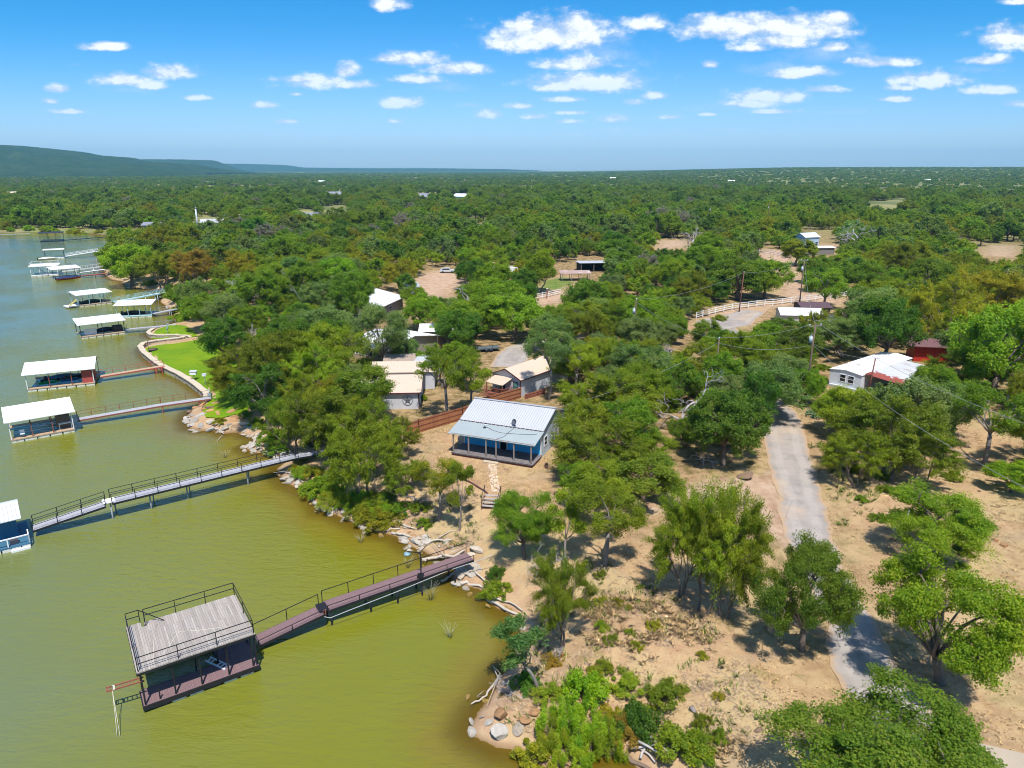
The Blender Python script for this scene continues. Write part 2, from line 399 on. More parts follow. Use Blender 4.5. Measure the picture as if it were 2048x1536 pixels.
# ------------------------------------------------------------------ flat sheets that follow the ground
def sheet(name, poly, mat, lift=0.05, cell=1.2, kind='structure'):
    bm = bmesh.new()
    pts = [tuple(p) for p in poly]; vs = []
    for i in range(len(pts)):
        a, b_ = Vector(pts[i]), Vector(pts[(i+1) % len(pts)]); n = max(1, int((b_-a).length / cell))
        for k in range(n):
            p = a.lerp(b_, k / n); vs.append(p)
    vs = [bm.verts.new((p.x, p.y, 0)) for p in vs]
    f = bm.faces.new(vs); bmesh.ops.triangulate(bm, faces=[f])
    for _ in range(5):
        es = [e for e in bm.edges if e.calc_length() > cell * 1.7]
        if not es: break
        bmesh.ops.subdivide_edges(bm, edges=es, cuts=1)
        bmesh.ops.triangulate(bm, faces=[f for f in bm.faces if len(f.verts) > 3])
    bm.verts.ensure_lookup_table()
    X = np.array([v.co.x for v in bm.verts]); Y = np.array([v.co.y for v in bm.verts]); Z = terr(X, Y) + lift
    for v, z in zip(bm.verts, Z): v.co.z = z
    for f in bm.faces:
        if f.normal.z < 0: f.normal_flip()
        f.smooth = True
    me = bpy.data.meshes.new(name); bm.to_mesh(me); bm.free(); me.materials.append(mat)
    at = me.attributes.new('edge', 'FLOAT', 'POINT'); at.data.foreach_set('value', seg_dist(X, Y, np.array(pts)).astype(np.float32))
    o = put(name, me); tag(o, kind=kind); return o
def jag(poly, amt, step=1.1):
    out = []; n = len(poly)
    for i in range(n):
        a, b_ = np.array(poly[i]), np.array(poly[(i+1) % n]); L = np.linalg.norm(b_-a); k = max(1, int(L / step)); nrm = np.array([-(b_-a)[1], (b_-a)[0]]) / (L + 1e-9)
        for j in range(k):
            p = a + (b_-a) * j / k
            o = mnoise.noise(Vector((p[0] * .35, p[1] * .35, 3))) + 0.5 * mnoise.noise(Vector((p[0] * 1.1, p[1] * 1.1, 7)))
            out.append(p + nrm * o * amt)
    return out
m, t, out = newmat('asphalt_old')
geo = t.new('ShaderNodeNewGeometry').outputs['Position']
a1 = t.noise(geo, 0.5, 5, 0.65); a2 = t.noise(geo, 9, 3, 0.7); a3 = t.noise(geo, 0.16, 3, 0.5)
c = t.mix(t.smooth(a1, 0.35, 0.7), srgb(160, 150, 142), srgb(142, 135, 129))
c = t.mix(t.smooth(a3, 0.5, 0.7, 0, 0.55), c, srgb(186, 160, 132))
c = t.mix(t.smooth(a2, 0.6, 0.8, 0, 0.35), c, srgb(104, 98, 98))
vor = t.new('ShaderNodeTexVoronoi', feature='DISTANCE_TO_EDGE'); t.l.new(geo, vor.inputs['Vector']); vor.inputs['Scale'].default_value = 0.28
crack = t.math('MULTIPLY', t.smooth(vor.outputs['Distance'], 0.0, 0.012, 1, 0), t.smooth(a1, 0.45, 0.6))
c = t.mix(t.math('MULTIPLY', crack, 0.45), c, srgb(92, 84, 80))
ed = t.math('ADD', t.attr('edge').outputs['Fac'], t.math('MULTIPLY', t.math('SUBTRACT', t.noise(geo, 1.1, 5, 0.7), 0.5), 1.5))
c = t.mix(t.smooth(ed, 0.0, 0.55, 0.9, 0), c, t.mix(a2, srgb(188, 160, 124), srgb(160, 128, 98)))
trk = t.math('ABSOLUTE', t.math('SUBTRACT', t.attr('edge').outputs['Fac'], 1.25))
c = t.mix(t.smooth(trk, 0.25, 0.6, 0.16, 0), c, srgb(196, 188, 178))
principled(t, out, c, 0.95, 0, 0.15, t.bump(a2, 0.4, 0.03))
ASPH = m
sheet('road', jag(GP([(u - 6, v) for u, v in ROAD_L] + [(u + 6, v) for u, v in ROAD_R[::-1]]), 0.35), ASPH, 0.04)
sheet('parking_lot', jag(LOT, 0.5, 3), ASPH, 0.05, 3)
sheet('side_road', jag(CURVE, 0.3, 2), ASPH, 0.05, 2)
CONC = M('pale_concrete', srgb(168, 154, 136), 0.12, 0.8, 0.9)
sheet('driveway', GP([(1955,1488),(2060,1512),(2110,1560),(2110,1620),(2010,1560)]), CONC, 0.09)
m, t, out = newmat('mown_lawn')
geo = t.new('ShaderNodeNewGeometry').outputs['Position']
l1 = t.noise(geo, 0.25, 4, 0.6); l2 = t.noise(geo, 3, 4, 0.7)
c = t.mix(t.smooth(l1, 0.35, 0.65), (0.17, 0.26, 0.004), (0.11, 0.215, 0.005))
c = t.mix(t.smooth(l2, 0.5, 0.75, 0, 0.4), c, (0.20, 0.24, 0.03))
principled(t, out, c, 0.9, 0, 0.15, t.bump(l2, 0.5, 0.05))
LAWNM = m
def inset(poly, d):
    P_ = np.array(poly); c0 = P_.mean(0); return [tuple(p + (c0 - p) / np.linalg.norm(c0 - p) * d) for p in P_]
sheet('lawn', inset(LAWN, 0.7), LAWNM, 0.13)
sheet('lawn_point', inset(POINT, 0.7), LAWNM, 0.13)
STONE_PATH = GP([(975,926),(994,926),(994,945),(997,965),(1000,984),(984,986),(980,965),(977,945)])
m, t, out = newmat('flagstones')
geo = t.new('ShaderNodeNewGeometry').outputs['Position']
vo = t.new('ShaderNodeTexVoronoi', feature='DISTANCE_TO_EDGE'); t.l.new(geo, vo.inputs['Vector']); vo.inputs['Scale'].default_value = 2.0
vc = t.new('ShaderNodeTexVoronoi'); t.l.new(geo, vc.inputs['Vector']); vc.inputs['Scale'].default_value = 2.0
vs_ = t.new('ShaderNodeSeparateColor'); t.l.new(vc.outputs['Color'], vs_.inputs[0])
c = t.mix(vs_.outputs[0], srgb(196, 178, 158), srgb(214, 184, 150)); c = t.mix(t.smooth(vo.outputs['Distance'], 0.02, 0.07, 1, 0), c, srgb(120, 92, 66))
principled(t, out, c, 0.9, 0, 0.2, t.bump(t.smooth(vo.outputs['Distance'], 0.0, 0.1), 0.6, 0.04))
sheet('path', STONE_PATH, m, 0.06, 0.6)

# ------------------------------------------------------------------ hills and mesas far off on the left
HILLM, t, out = newmat('wooded_hill')
geo = t.new('ShaderNodeNewGeometry').outputs['Position']
h1 = t.noise(geo, 0.012, 6, 0.7); h2 = t.noise(geo, 0.05, 4, 0.7)
c = t.mix(t.smooth(h1, 0.35, 0.65), (0.018, 0.045, 0.016), (0.045, 0.075, 0.024)); c = t.mix(t.smooth(h2, 0.55, 0.75, 0, 0.6), c, (0.01, 0.026, 0.010))
principled(t, out, c, 1, 0, 0, t.bump(h2, 1.0, 8))
def hill(prof, dist, depth, name='hill'):
    """prof: crest line as (photo u, v) pairs seen at that distance; built as a real ridge with sloping flanks"""
    us = np.linspace(prof[0][0], prof[-1][0], 140); vs = np.interp(us, [p[0] for p in prof], [p[1] for p in prof])
    rows = []
    for j, (f, hf) in enumerate([(-1.0, -0.02), (-0.8, 0.12), (-0.55, 0.33), (-0.3, 0.62), (-0.12, 0.93), (0, 1.0), (0.5, 1.0), (1.0, 0.0)]):
        row = []
        for i, (u, v) in enumerate(zip(us, vs)):
            d = ray(u, v); d = d / d[1]; y = dist
            top = CAM_H + d[2] * y
            wv = 1 + 0.22 * mnoise.noise(Vector((i * .16, j * .7, dist))) + 0.10 * mnoise.noise(Vector((i * .5, j * 1.3, dist)))
            yy = y + f * depth * (wv if f < 0 else 1)
            h = top * hf * (wv if 0 < hf < 0.9 else 1)
            if 0.9 < hf: h += 3.0 * mnoise.noise(Vector((i * .9, j, dist)))
            row.append((d[0] * yy if f <= 0 else d[0] * y * (1 + 0.0 * f), yy, h))
        rows.append(row)
    Vh = np.array(rows).reshape(-1, 3); n = len(us); q = []
    ii = np.arange(len(rows) * n).reshape(len(rows), n)
    q = np.stack([ii[:-1, :-1], ii[:-1, 1:], ii[1:, 1:], ii[1:, :-1]], -1).reshape(-1, 4)
    o = put(name, fast_mesh(name, Vh, q, None, True)); o.data.materials.append(HILLM); tag(o, kind='structure'); return o
hill([(-500,276),(-300,280),(-120,284),(0,296),(30,300),(60,306),(110,310),(140,312),(155,317),(170,321),(240,324),(290,329),(330,336),(375,343),(410,347)], 3800, 1300)
hill([(150,322),(230,319),(300,318.5),(372,319),(385,322),(402,329),(425,338),(450,345)], 6200, 1100)
hill([(380,330),(405,327),(440,327),(530,329),(555,331),(580,335),(700,336.5),(860,336.5),(1000,338),(1080,341),(1120,345)], 9300, 1200)
# ------------------------------------------------------------------ sky, clouds, sun, haze
SUN_EL, SUN_AZ = R(64), R(172)          # azimuth measured clockwise from +Y: the sun stands behind the camera
world = bpy.data.worlds.new('World'); S.world = world; world.use_nodes = True
t = NT(world.node_tree); t.n.clear()
sky = t.new('ShaderNodeTexSky', sky_type='NISHITA'); sky.sun_disc = False
sky.sun_elevation = SUN_EL; sky.sun_rotation = SUN_AZ; sky.altitude = 300; sky.air_density = 1.25; sky.dust_density = 0.5; sky.ozone_density = 3.0
hs = t.new('ShaderNodeHueSaturation'); t.l.new(sky.outputs[0], hs.inputs['Color'])
hs.inputs['Saturation'].default_value = 1.0; hs.inputs['Value'].default_value = 1.0
gd = t.new('ShaderNodeTexCoord').outputs['Generated']
sp = t.new('ShaderNodeSeparateXYZ'); t.l.new(gd, sp.inputs[0])
yy = t.math('MAXIMUM', sp.outputs[1], 0.02)
cx = t.math('DIVIDE', sp.outputs[0], yy); cz = t.math('DIVIDE', sp.outputs[2], yy)
cv = t.new('ShaderNodeCombineXYZ'); t.l.new(cx, cv.inputs[0]); t.l.new(cz, cv.inputs[1])
nz = t.new('ShaderNodeTexNoise'); mp = t.new('ShaderNodeMapping'); t.l.new(cv.outputs[0], mp.inputs[0]); mp.inputs['Scale'].default_value = (1, 1.7, 1)
t.l.new(mp.outputs[0], nz.inputs['Vector']); nz.inputs['Scale'].default_value = 26; nz.inputs['Detail'].default_value = 5; nz.inputs['Roughness'].default_value = 0.62
nz2 = t.noise(mp.outputs[0], 9, 4, 0.6)
# clouds: (photo u, v, half width, half height) of each puff's body, sky directions only
BRIGHT = [(1105,75,118,38),(1060,88,70,22),(1150,55,60,24),(1155,128,62,16),(1180,168,112,20),(1110,176,45,10),(1290,47,40,17),(1500,58,135,28),(1440,52,60,22),(1610,60,90,26),(1665,42,36,16),
 (1560,85,70,20),(1510,97,34,10),(780,8,34,18),(825,122,52,16),(790,118,36,10),(915,140,58,14),(838,160,44,10),(635,165,62,18),(600,160,50,10),(693,145,26,16),(700,170,42,10),(245,163,58,15),(300,172,28,8),
 (337,147,46,17),(215,94,40,9),(118,179,22,10),(143,224,32,6),(102,203,14,7),(394,196,24,6),(528,212,26,8),(591,189,12,6),(573,244,24,6),(805,207,38,13),(980,229,24,11),(792,243,17,5),(1040,213,26,7),(1070,234,22,7),
 (1310,193,24,9),(1268,205,16,7),(1228,239,32,8),(1150,226,30,6),(1142,244,28,5),(1342,235,22,6),(1420,130,20,9),(1540,195,78,15),(1495,208,60,10),(1645,180,36,8),(1625,145,52,12),(1580,150,40,10),(1762,127,58,12),(1720,124,30,8),(1850,162,72,18),(1800,176,30,8),
 (1792,199,32,7),(2020,80,62,26),(1975,122,42,12),(1980,182,44,11),(2040,208,32,9),(1668,95,24,12),(1130,200,42,6),(1560,224,36,6),(2035,4,30,8),(1415,229,18,4)]
FAINT = [(1640,110,90,30),(1560,140,90,16),(1450,215,90,12),(1230,262,60,8),(1140,268,40,5),(900,175,60,14),(460,250,30,8),(1450,262,50,5),(1200,110,90,40),(1350,265,40,4),(150,130,20,6),(940,212,30,5),(1690,225,60,6),(1960,140,60,10),(250,180,60,8)]
def chain(lst, grow):
    best = None
    for (u, v, wu, wv) in lst:
        d0 = ray(u, v); X0, Z0 = d0[0] / d0[1], d0[2] / d0[1]
        d1 = ray(u + wu, v); d2 = ray(u, v - wv)
        sx = 1 / ((d1[0] / d1[1] - X0) * grow); sz = 1 / ((d2[2] / d2[1] - Z0) * grow)
        vec = t.vmath('MULTIPLY_ADD', cv.outputs[0], (sx, sz, 0), (-X0 * sx, -Z0 * sz, 0))
        L = t.vmath('LENGTH', t.vmath('MAXIMUM', vec, t.vmath('MULTIPLY', vec, (1, -1.6, 0))))   # flatter bases
        best = L if best is None else t.math('SMOOTH_MIN', best, L, 0.25) if False else t.math('MINIMUM', best, L)
    return best
eb = chain(BRIGHT, 1.55); ef = chain(FAINT, 1.5)
nn = nz.outputs['Fac']
db = t.math('SUBTRACT', t.math('ADD', t.math('SUBTRACT', 1.0, eb), t.math('MULTIPLY', t.math('SUBTRACT', nn, 0.5), 1.7)), t.math('MULTIPLY', t.math('SUBTRACT', nz2, 0.5), 0.6))
mb_ = t.smooth(db, 0.0, 0.72)
df = t.math('ADD', t.math('SUBTRACT', 1.0, ef), t.math('MULTIPLY', t.math('SUBTRACT', nn, 0.5), 2.2))
mf = t.math('MULTIPLY', t.smooth(df, 0.0, 1.1), 0.30)
cm = t.math('MAXIMUM', mb_, mf)
shade = t.smooth(t.math('ADD', db, t.math('MULTIPLY', t.math('SUBTRACT', nn, 0.5), 1.6)), 0.15, 0.95)
nzu = t.new('ShaderNodeTexNoise'); t.l.new(t.vmath('ADD', mp.outputs[0], (0.004, 0.016, 0)), nzu.inputs['Vector']); nzu.inputs['Scale'].default_value = 26; nzu.inputs['Detail'].default_value = 4; nzu.inputs['Roughness'].default_value = 0.6
relief = t.math('MULTIPLY', t.math('SUBTRACT', nn, nzu.outputs['Fac']), 2.6)
shade = t.math('ADD', shade, relief, None, True)
ccol = t.mix(shade, (5.4, 6.3, 7.9), (9.0, 9.3, 9.9))
cm = t.math('MULTIPLY', cm, t.smooth(cz, 0.02, 0.16, 0.45, 0.94))
skyc = t.mix(t.smooth(cz, 0.0, 0.21), (0.74, 1.0, 1.62), (0.13, 0.69, 1.20))
skyc = t.mix(t.smooth(sp.outputs[2], 0.26, 0.62), skyc, (0.95, 1.06, 1.22))   # unseen sky overhead tinted paler and brighter, added as neutral fill
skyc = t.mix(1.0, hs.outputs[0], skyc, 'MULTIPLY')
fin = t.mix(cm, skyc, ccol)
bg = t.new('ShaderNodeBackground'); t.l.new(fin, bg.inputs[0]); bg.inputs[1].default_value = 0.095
wo = t.new('ShaderNodeOutputWorld'); t.l.new(bg.outputs[0], wo.inputs[0])

sl = bpy.data.lights.new('sun', 'SUN'); sl.energy = 4.6; sl.angle = R(0.53); sl.color = (1.0, 0.955, 0.88)
so = bpy.data.objects.new('sun', sl); COL.objects.link(so)
sd_ = Vector((math.sin(SUN_AZ) * math.cos(SUN_EL), math.cos(SUN_AZ) * math.cos(SUN_EL), math.sin(SUN_EL)))
so.rotation_euler = sd_.to_track_quat('Z', 'Y').to_euler(); so.location = (0, -20, 120)
hm = bpy.data.materials.new('air'); hm.use_nodes = True; t = NT(hm.node_tree); t.n.clear()
vo = t.new('ShaderNodeVolumePrincipled'); vo.inputs['Color'].default_value = (0.30, 0.72, 1.0, 1); vo.inputs['Density'].default_value = HAZE; vo.inputs['Anisotropy'].default_value = 0.0
o_ = t.new('ShaderNodeOutputMaterial'); t.l.new(vo.outputs[0], o_.inputs['Volume'])
if HAZE > 0:
    hz = MB().box(-11000, 11000, -10900, 11500, -7, 300).build('haze', hm); tag(hz, kind='stuff')
# ------------------------------------------------------------------ vegetation
def leafmat(name, far=False, trans=0.52):
    m, t, out = newmat(name)
    tint = t.attr('tint').outputs['Fac']
    base = t.attr('leaf_col', 'INSTANCER').outputs['Color'] if far else t.new('ShaderNodeObjectInfo').outputs['Color']
    hs = t.new('ShaderNodeHueSaturation'); t.l.new(base, hs.inputs['Color'])
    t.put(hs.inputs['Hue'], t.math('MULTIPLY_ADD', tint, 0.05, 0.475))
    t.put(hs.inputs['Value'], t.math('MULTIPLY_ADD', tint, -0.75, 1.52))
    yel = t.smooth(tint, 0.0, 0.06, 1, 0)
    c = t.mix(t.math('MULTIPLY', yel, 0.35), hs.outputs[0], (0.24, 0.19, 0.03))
    b = t.new('ShaderNodeBsdfPrincipled'); t.l.new(c, b.inputs['Base Color']); b.inputs['Roughness'].default_value = 0.55; b.inputs['Specular IOR Level'].default_value = 0.25
    tr = t.new('ShaderNodeBsdfTranslucent'); t.l.new(t.mix(1.0, c, (1.5, 1.45, 0.6), 'MULTIPLY'), tr.inputs[0])
    mx = t.new('ShaderNodeMixShader'); mx.inputs[0].default_value = trans
    t.l.new(b.outputs[0], mx.inputs[1]); t.l.new(tr.outputs[0], mx.inputs[2]); t.l.new(mx.outputs[0], out.inputs['Surface'])
    return m
LEAF = leafmat('leaves'); LEAF_FAR = leafmat('leaves_distant', True)
BARK = M('bark', (0.16, 0.125, 0.10), 0.35, 3.0, 0.95, bump=0.5)
BARK_PALE = M('bark_pale', (0.22, 0.19, 0.17), 0.3, 3.0, 0.95, bump=0.5)
DEADW = M('dead_grey_wood', (0.42, 0.38, 0.37), 0.25, 3.0, 0.9)

def leaves(cent, nrm_bias, L, Wd, tint, g):
    """diamond leaf faces at the given centres, random facing around a bias direction"""
    n = len(cent)
    nz_ = g.normal(size=(n, 3)) * 0.75 + nrm_bias; nz_ /= np.linalg.norm(nz_, axis=1, keepdims=True) + 1e-9
    a = g.normal(size=(n, 3)); ax = a - (a * nz_).sum(1, keepdims=True) * nz_; ax /= np.linalg.norm(ax, axis=1, keepdims=True) + 1e-9
    bx = np.cross(nz_, ax)
    s = g.uniform(0.65, 1.3, (n, 1)); l = L * s / 2; w = Wd * s / 2
    Vq = np.stack([cent - ax * l, cent + bx * w - ax * l * .15, cent + ax * l, cent - bx * w - ax * l * .15], 1).reshape(-1, 3)
    return Vq, np.arange(n * 4).reshape(n, 4), np.repeat(tint, 4)
def crown_mesh(name, cents, biases, L, Wd, tints, g, mat):
    c = np.concatenate(cents); b = np.concatenate(biases); ti = np.clip(np.concatenate(tints), 0, 1)
    Vq, Fq, tt = leaves(c, b, L, Wd, ti, g)
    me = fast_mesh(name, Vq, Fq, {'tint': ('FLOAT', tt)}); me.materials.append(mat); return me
def limb(mb, a, b, r0, r1, g, n=5, seg=3, sag=0.12):
    a, b = np.array(a), np.array(b); L = np.linalg.norm(b - a); pts = []
    off = g.normal(size=3) * L * sag
    for i in range(seg + 1):
        f = i / seg; pts.append(a + (b - a) * f + off * math.sin(f * math.pi) + np.array([0, 0, L * 0.06 * math.sin(f * math.pi)]))
    mb.tube(pts, [r0 + (r1 - r0) * i / seg for i in range(seg + 1)], n); return pts
def tree_proto(kind, seed, lod=1.0, mat=None, fine=1.0):
    """meshes (trunk, crown), about 4 m crown radius and 7 m high; the trunk starts below ground"""
    g = np.random.default_rng(seed); mat = mat or LEAF
    oak = kind == 'oak'; mesq = kind == 'mesquite'; elm = kind == 'elm'; slim = kind == 'slim'
    rx, rz, cz, th, r0 = {'oak': (3.7, 2.5, 4.3, 1.7, .27), 'mesquite': (3.9, 2.2, 4.0, 1.3, .2), 'elm': (3.0, 3.0, 4.4, 1.6, .19), 'slim': (1.6, 2.3, 4.9, 2.8, .12), 'tall': (2.9, 2.0, 5.5, 3.3, .18)}[kind]
    nc = int({'oak': 150, 'mesquite': 170, 'elm': 130, 'slim': 45, 'tall': 95}[kind] * (0.55 + 0.45 * lod))
    per = int({'oak': 230, 'mesquite': 210, 'elm': 210, 'slim': 190, 'tall': 190}[kind] * lod)
    L, Wd = {'oak': (.21, .125), 'mesquite': (.24, .065), 'elm': (.19, .095), 'slim': (.2, .09), 'tall': (.19, .08)}[kind]
    L, Wd = L / math.sqrt(lod), Wd / math.sqrt(lod) * (1.15 if lod < 1 else 1)
    if fine > 1: per = int(per * fine); L, Wd = L / math.sqrt(fine), Wd / math.sqrt(fine)
    wood = MB(); lean = g.normal(size=2) * 0.35
    nst = 1 if oak or slim or kind == 'tall' else (int(g.integers(2, 4)) if mesq else int(g.integers(1, 3)))
    if fine > 1: nc = int(nc * .80)
    nlb = {'oak': 13, 'mesquite': 10, 'elm': 10, 'slim': 6, 'tall': 8}[kind]; lobes = []
    for i in range(nlb):
        a = 2 * math.pi * (i * .618 + g.random() * .25); zf = 1 - 2 * (i + .5) / nlb; zf = zf * .85 + .12; hr = math.sqrt(max(0, 1 - min(1, zf * zf))) * g.uniform(.55, .86)
        lr = rx * g.uniform(.30, .50); c = np.array([lean[0] + math.cos(a) * rx * hr, lean[1] + math.sin(a) * rx * hr, cz + rz * zf * g.uniform(.55, .95)]); lobes.append((c, lr))
    forks = []; stems = []
    for k in range(nst):
        a0 = 2 * math.pi * (k + g.random() * .4) / nst; sp = 0 if nst == 1 else 0.3
        base = np.array([math.cos(a0) * sp, math.sin(a0) * sp, -0.5])
        top = np.array([lean[0] + math.cos(a0) * sp * 2.6, lean[1] + math.sin(a0) * sp * 2.6, th * g.uniform(.9, 1.15)])
        limb(wood, base, top, r0 * 1.15 / math.sqrt(nst), r0 * .8 / math.sqrt(nst), g, 8, 4, .05); stems.append(top)
    for c, lr in lobes:
        top = min(stems, key=lambda q: ((q - c) ** 2).sum()); forks += limb(wood, top, top + (c - top) * .92, r0 * .5 / math.sqrt(nst), r0 * .16, g, 6, 4, .10)[1:]
    forks = np.array(forks)
    cents, biases, tints = [], [], []
    lt = g.uniform(.25, .75, nlb)
    for i in range(nc):
        li = int(g.integers(nlb)); lc, lr = lobes[li]
        d = g.normal(size=3); d /= np.linalg.norm(d); out_ = lc - np.array([lean[0], lean[1], cz - .6]); d = d + .45 * out_ / (np.linalg.norm(out_) + 1e-6) + np.array([0, 0, .25]); d /= np.linalg.norm(d)
        p = lc + d * lr * np.array([1, 1, .72]) * g.uniform(.35, 1.05) ** .6
        p[2] = max(p[2], th * (.85 if oak else .6))
        cr = {'oak': .62, 'mesquite': .62, 'elm': .58, 'slim': .45, 'tall': .52}[kind] * g.uniform(.65, 1.35)
        fk = forks[np.argmin(((forks - p) ** 2).sum(1) + g.random(len(forks)) * .6)]
        if lod > .4: limb(wood, fk, p, .04, .012, g, 4, 2, .12)
        m_ = max(6, int(per * g.uniform(.6, 1.3)))
        q = g.normal(size=(m_, 3)); q /= np.linalg.norm(q, axis=1, keepdims=True); rr = g.uniform(0, 1, (m_, 1)) ** .45
        if mesq:   # feathery sprays that reach outward and droop
            dirv = (p - fk); dirv = dirv / (np.linalg.norm(dirv) + 1e-6); s_ = g.normal(size=(m_, 1)) * .75
            q = q * rr * cr * np.array([.62, .62, .42]) + dirv * s_ * cr; q[:, 2] -= (s_[:, 0] ** 2) * .16 * cr
        else:
            q = q * rr * cr * np.array([1, 1, .68])
            sub = g.integers(0, 6, m_); so_ = g.normal(size=(6, 3)) * cr * .5; q = q * .80 + so_[sub] * .85
        cents.append(p + q); out = (q / (cr + 1e-6)) * .45 + d * .30 + np.array([0, 0, .38]); biases.append(out)
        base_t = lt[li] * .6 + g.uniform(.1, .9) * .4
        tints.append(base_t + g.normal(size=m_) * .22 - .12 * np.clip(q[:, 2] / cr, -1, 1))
    wm = wood.mesh('trunk'); 
    return wm, crown_mesh('crown', cents, biases, L, Wd, tints, g, mat)
def dead_proto(seed, spread=2.6, h=6.5, twig=1.0):
    g = np.random.default_rng(seed); mb = MB()
    def grow(a, d, L, r, lev):
        b = a + d * L; pts = limb(mb, a, b, r, r * .62, g, 6 if lev < 2 else 4, 3, .14)
        if lev >= 5 or r < .008: return
        for k in range(int(g.integers(2, 4)) + (lev == 0)):
            nd = d + g.normal(size=3) * (.62 + .05 * lev); nd[2] += .12 if lev < 3 else -.05; nd /= np.linalg.norm(nd)
            st = pts[-1] if k < 2 else pts[-2]
            grow(np.array(st), nd, L * g.uniform(.55, .85), r * .6, lev + 1)
    grow(np.array([0, 0, -.3]), np.array([g.normal() * .1, g.normal() * .1, 1.0]), h * .36, .2 * twig, 0)
    return mb
def shrub_proto(kind, seed, lod=1.0, mat=None):
    """about 1 m radius, 1.2 m high"""
    g = np.random.default_rng(seed); cents, biases, tints = [], [], []; wood = MB()
    for i in range(40):
        a = g.uniform(0, 2 * math.pi); rr = math.sqrt(g.random()) * g.choice([.6, .9, 1.15])
        h = (1.05 - .5 * rr) * float(np.clip(g.normal(.85, .38), .25, 1.75)) * (1.3 if kind == 'willow' else 1)
        p = np.array([math.cos(a) * rr, math.sin(a) * rr, h * .7]); limb(wood, (p[0] * .25, p[1] * .25, -.15), p, .02, .006, g, 4, 2, .1)
        m_ = int((300 if kind == 'willow' else 170) * lod * g.uniform(.5, 1.3)); q = g.normal(size=(m_, 3)); q /= np.linalg.norm(q, axis=1, keepdims=True); q *= g.uniform(0, 1, (m_, 1)) ** .4
        q = q * (np.array([.12, .12, .45]) if kind == 'willow' else np.array([.24, .24, .24]) * g.uniform(.55, 1.25))
        cents.append(p + q + np.array([0, 0, .05])); biases.append(q * 1.5 + np.array([p[0] * .5, p[1] * .5, .8 if kind != 'willow' else .1]))
        tints.append(g.uniform(.2, .8) + g.normal(size=m_) * .16)
    L, Wd = (.13, .017) if kind == 'willow' else (.10, .055)
    return wood.mesh('stem'), crown_mesh('foliage', cents, biases, L, Wd, tints, g, mat or LEAF)

PROTO = {}
for kind, n in (('oak', 4), ('mesquite', 4), ('elm', 3), ('slim', 2)):
    for i in range(n):
        wm, cm_ = tree_proto(kind, 100 + i * 7 + len(kind)); wm.materials.append(BARK if kind in ('oak', 'mesquite') else BARK_PALE)
        PROTO.setdefault(kind, []).append((wm, cm_))
for i, sd_k in enumerate((201, 202, 203)):
    wm, cm_ = tree_proto('oak', sd_k, 1.0, None, 2.6); wm.materials.append(BARK); PROTO.setdefault('oak_near', []).append((wm, cm_))
for i, sd_k in enumerate((211, 212)):
    wm, cm_ = tree_proto('mesquite', sd_k, 1.0, None, 1.8); wm.materials.append(BARK); PROTO.setdefault('mesq_near', []).append((wm, cm_))
for i in range(2):
    wm, cm_ = tree_proto('tall', 221 + i, 1.0, None, 1.3); wm.materials.append(BARK_PALE); PROTO.setdefault('tall', []).append((wm, cm_))
for i in range(3):
    mb = dead_proto(40 + i); me = mb.mesh('branches'); me.materials.append(DEADW); PROTO.setdefault('dead', []).append(me)
for kind in ('leafy', 'willow'):
    for i in range(2):
        wm, cm_ = shrub_proto(kind, 60 + i); wm.materials.append(BARK); PROTO.setdefault(kind, []).append((wm, cm_))

def dims(me):
    co = np.empty(len(me.vertices) * 3, np.float32); me.vertices.foreach_get('co', co); co = co.reshape(-1, 3); c = co[:, :2].mean(0)
    return float(np.percentile(np.hypot(co[:, 0] - c[0] * .5, co[:, 1] - c[1] * .5), 96)), float(np.percentile(co[:, 2], 99))
SIZE = {k: [dims(p[1]) if isinstance(p, tuple) else dims(p) for p in v] for k, v in PROTO.items()}
TONES = {'dark green': (0.122, 0.198, 0.018), 'deep green': (0.079, 0.165, 0.017), 'fresh green': (0.160, 0.260, 0.016), 'bright green': (0.209, 0.319, 0.015),
         'olive': (0.165, 0.217, 0.014), 'yellow-green': (0.209, 0.279, 0.016), 'grey-green': (0.154, 0.228, 0.063), 'golden': (0.248, 0.257, 0.015), 'blue-green': (0.105, 0.205, 0.055), 'rusty': (0.248, 0.188, 0.025)}
KINDNAME = {'oak_near': ('oak_tree', 'oak'), 'mesq_near': ('mesquite_tree', 'mesquite'), 'tall': ('elm_tree', 'elm'), 'oak': ('oak_tree', 'oak'), 'mesquite': ('mesquite_tree', 'mesquite'), 'elm': ('elm_tree', 'elm'), 'slim': ('slender_tree', 'slender tree'), 'dead': ('dead_tree', 'dead tree')}
TREES = []      # (x, y, crown radius, root object)
def tone(name, g):
    c = np.array(TONES[name]); c = c * g.uniform(.85, 1.18) * (1 + g.normal(size=3) * .05); return (*np.clip(c, 0.002, 1), 1)
gt = np.random.default_rng(99)
def tree(kind, tn, loc, rad, height, label, group=None, var=None, rz=None):
    name = KINDNAME[kind][0]; protos = PROTO[kind]; k = int(gt.integers(len(protos))) if var is None else var % len(protos)
    root = thing(name, label, 'tree', loc, gt.uniform(0, 6.28) if rz is None else rz, group)
    r0, h0 = SIZE[kind][k]
    root.scale = (rad / r0, rad / r0, height / h0)
    if kind == 'dead':
        put('trunk', protos[k], root)
    else:
        put('trunk', protos[k][0], root)
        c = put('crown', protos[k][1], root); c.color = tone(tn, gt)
    TREES.append((loc[0], loc[1], rad, root)); return root
def P_depth(p): return p[1] * CP - (p[2] - CAM_H) * SP
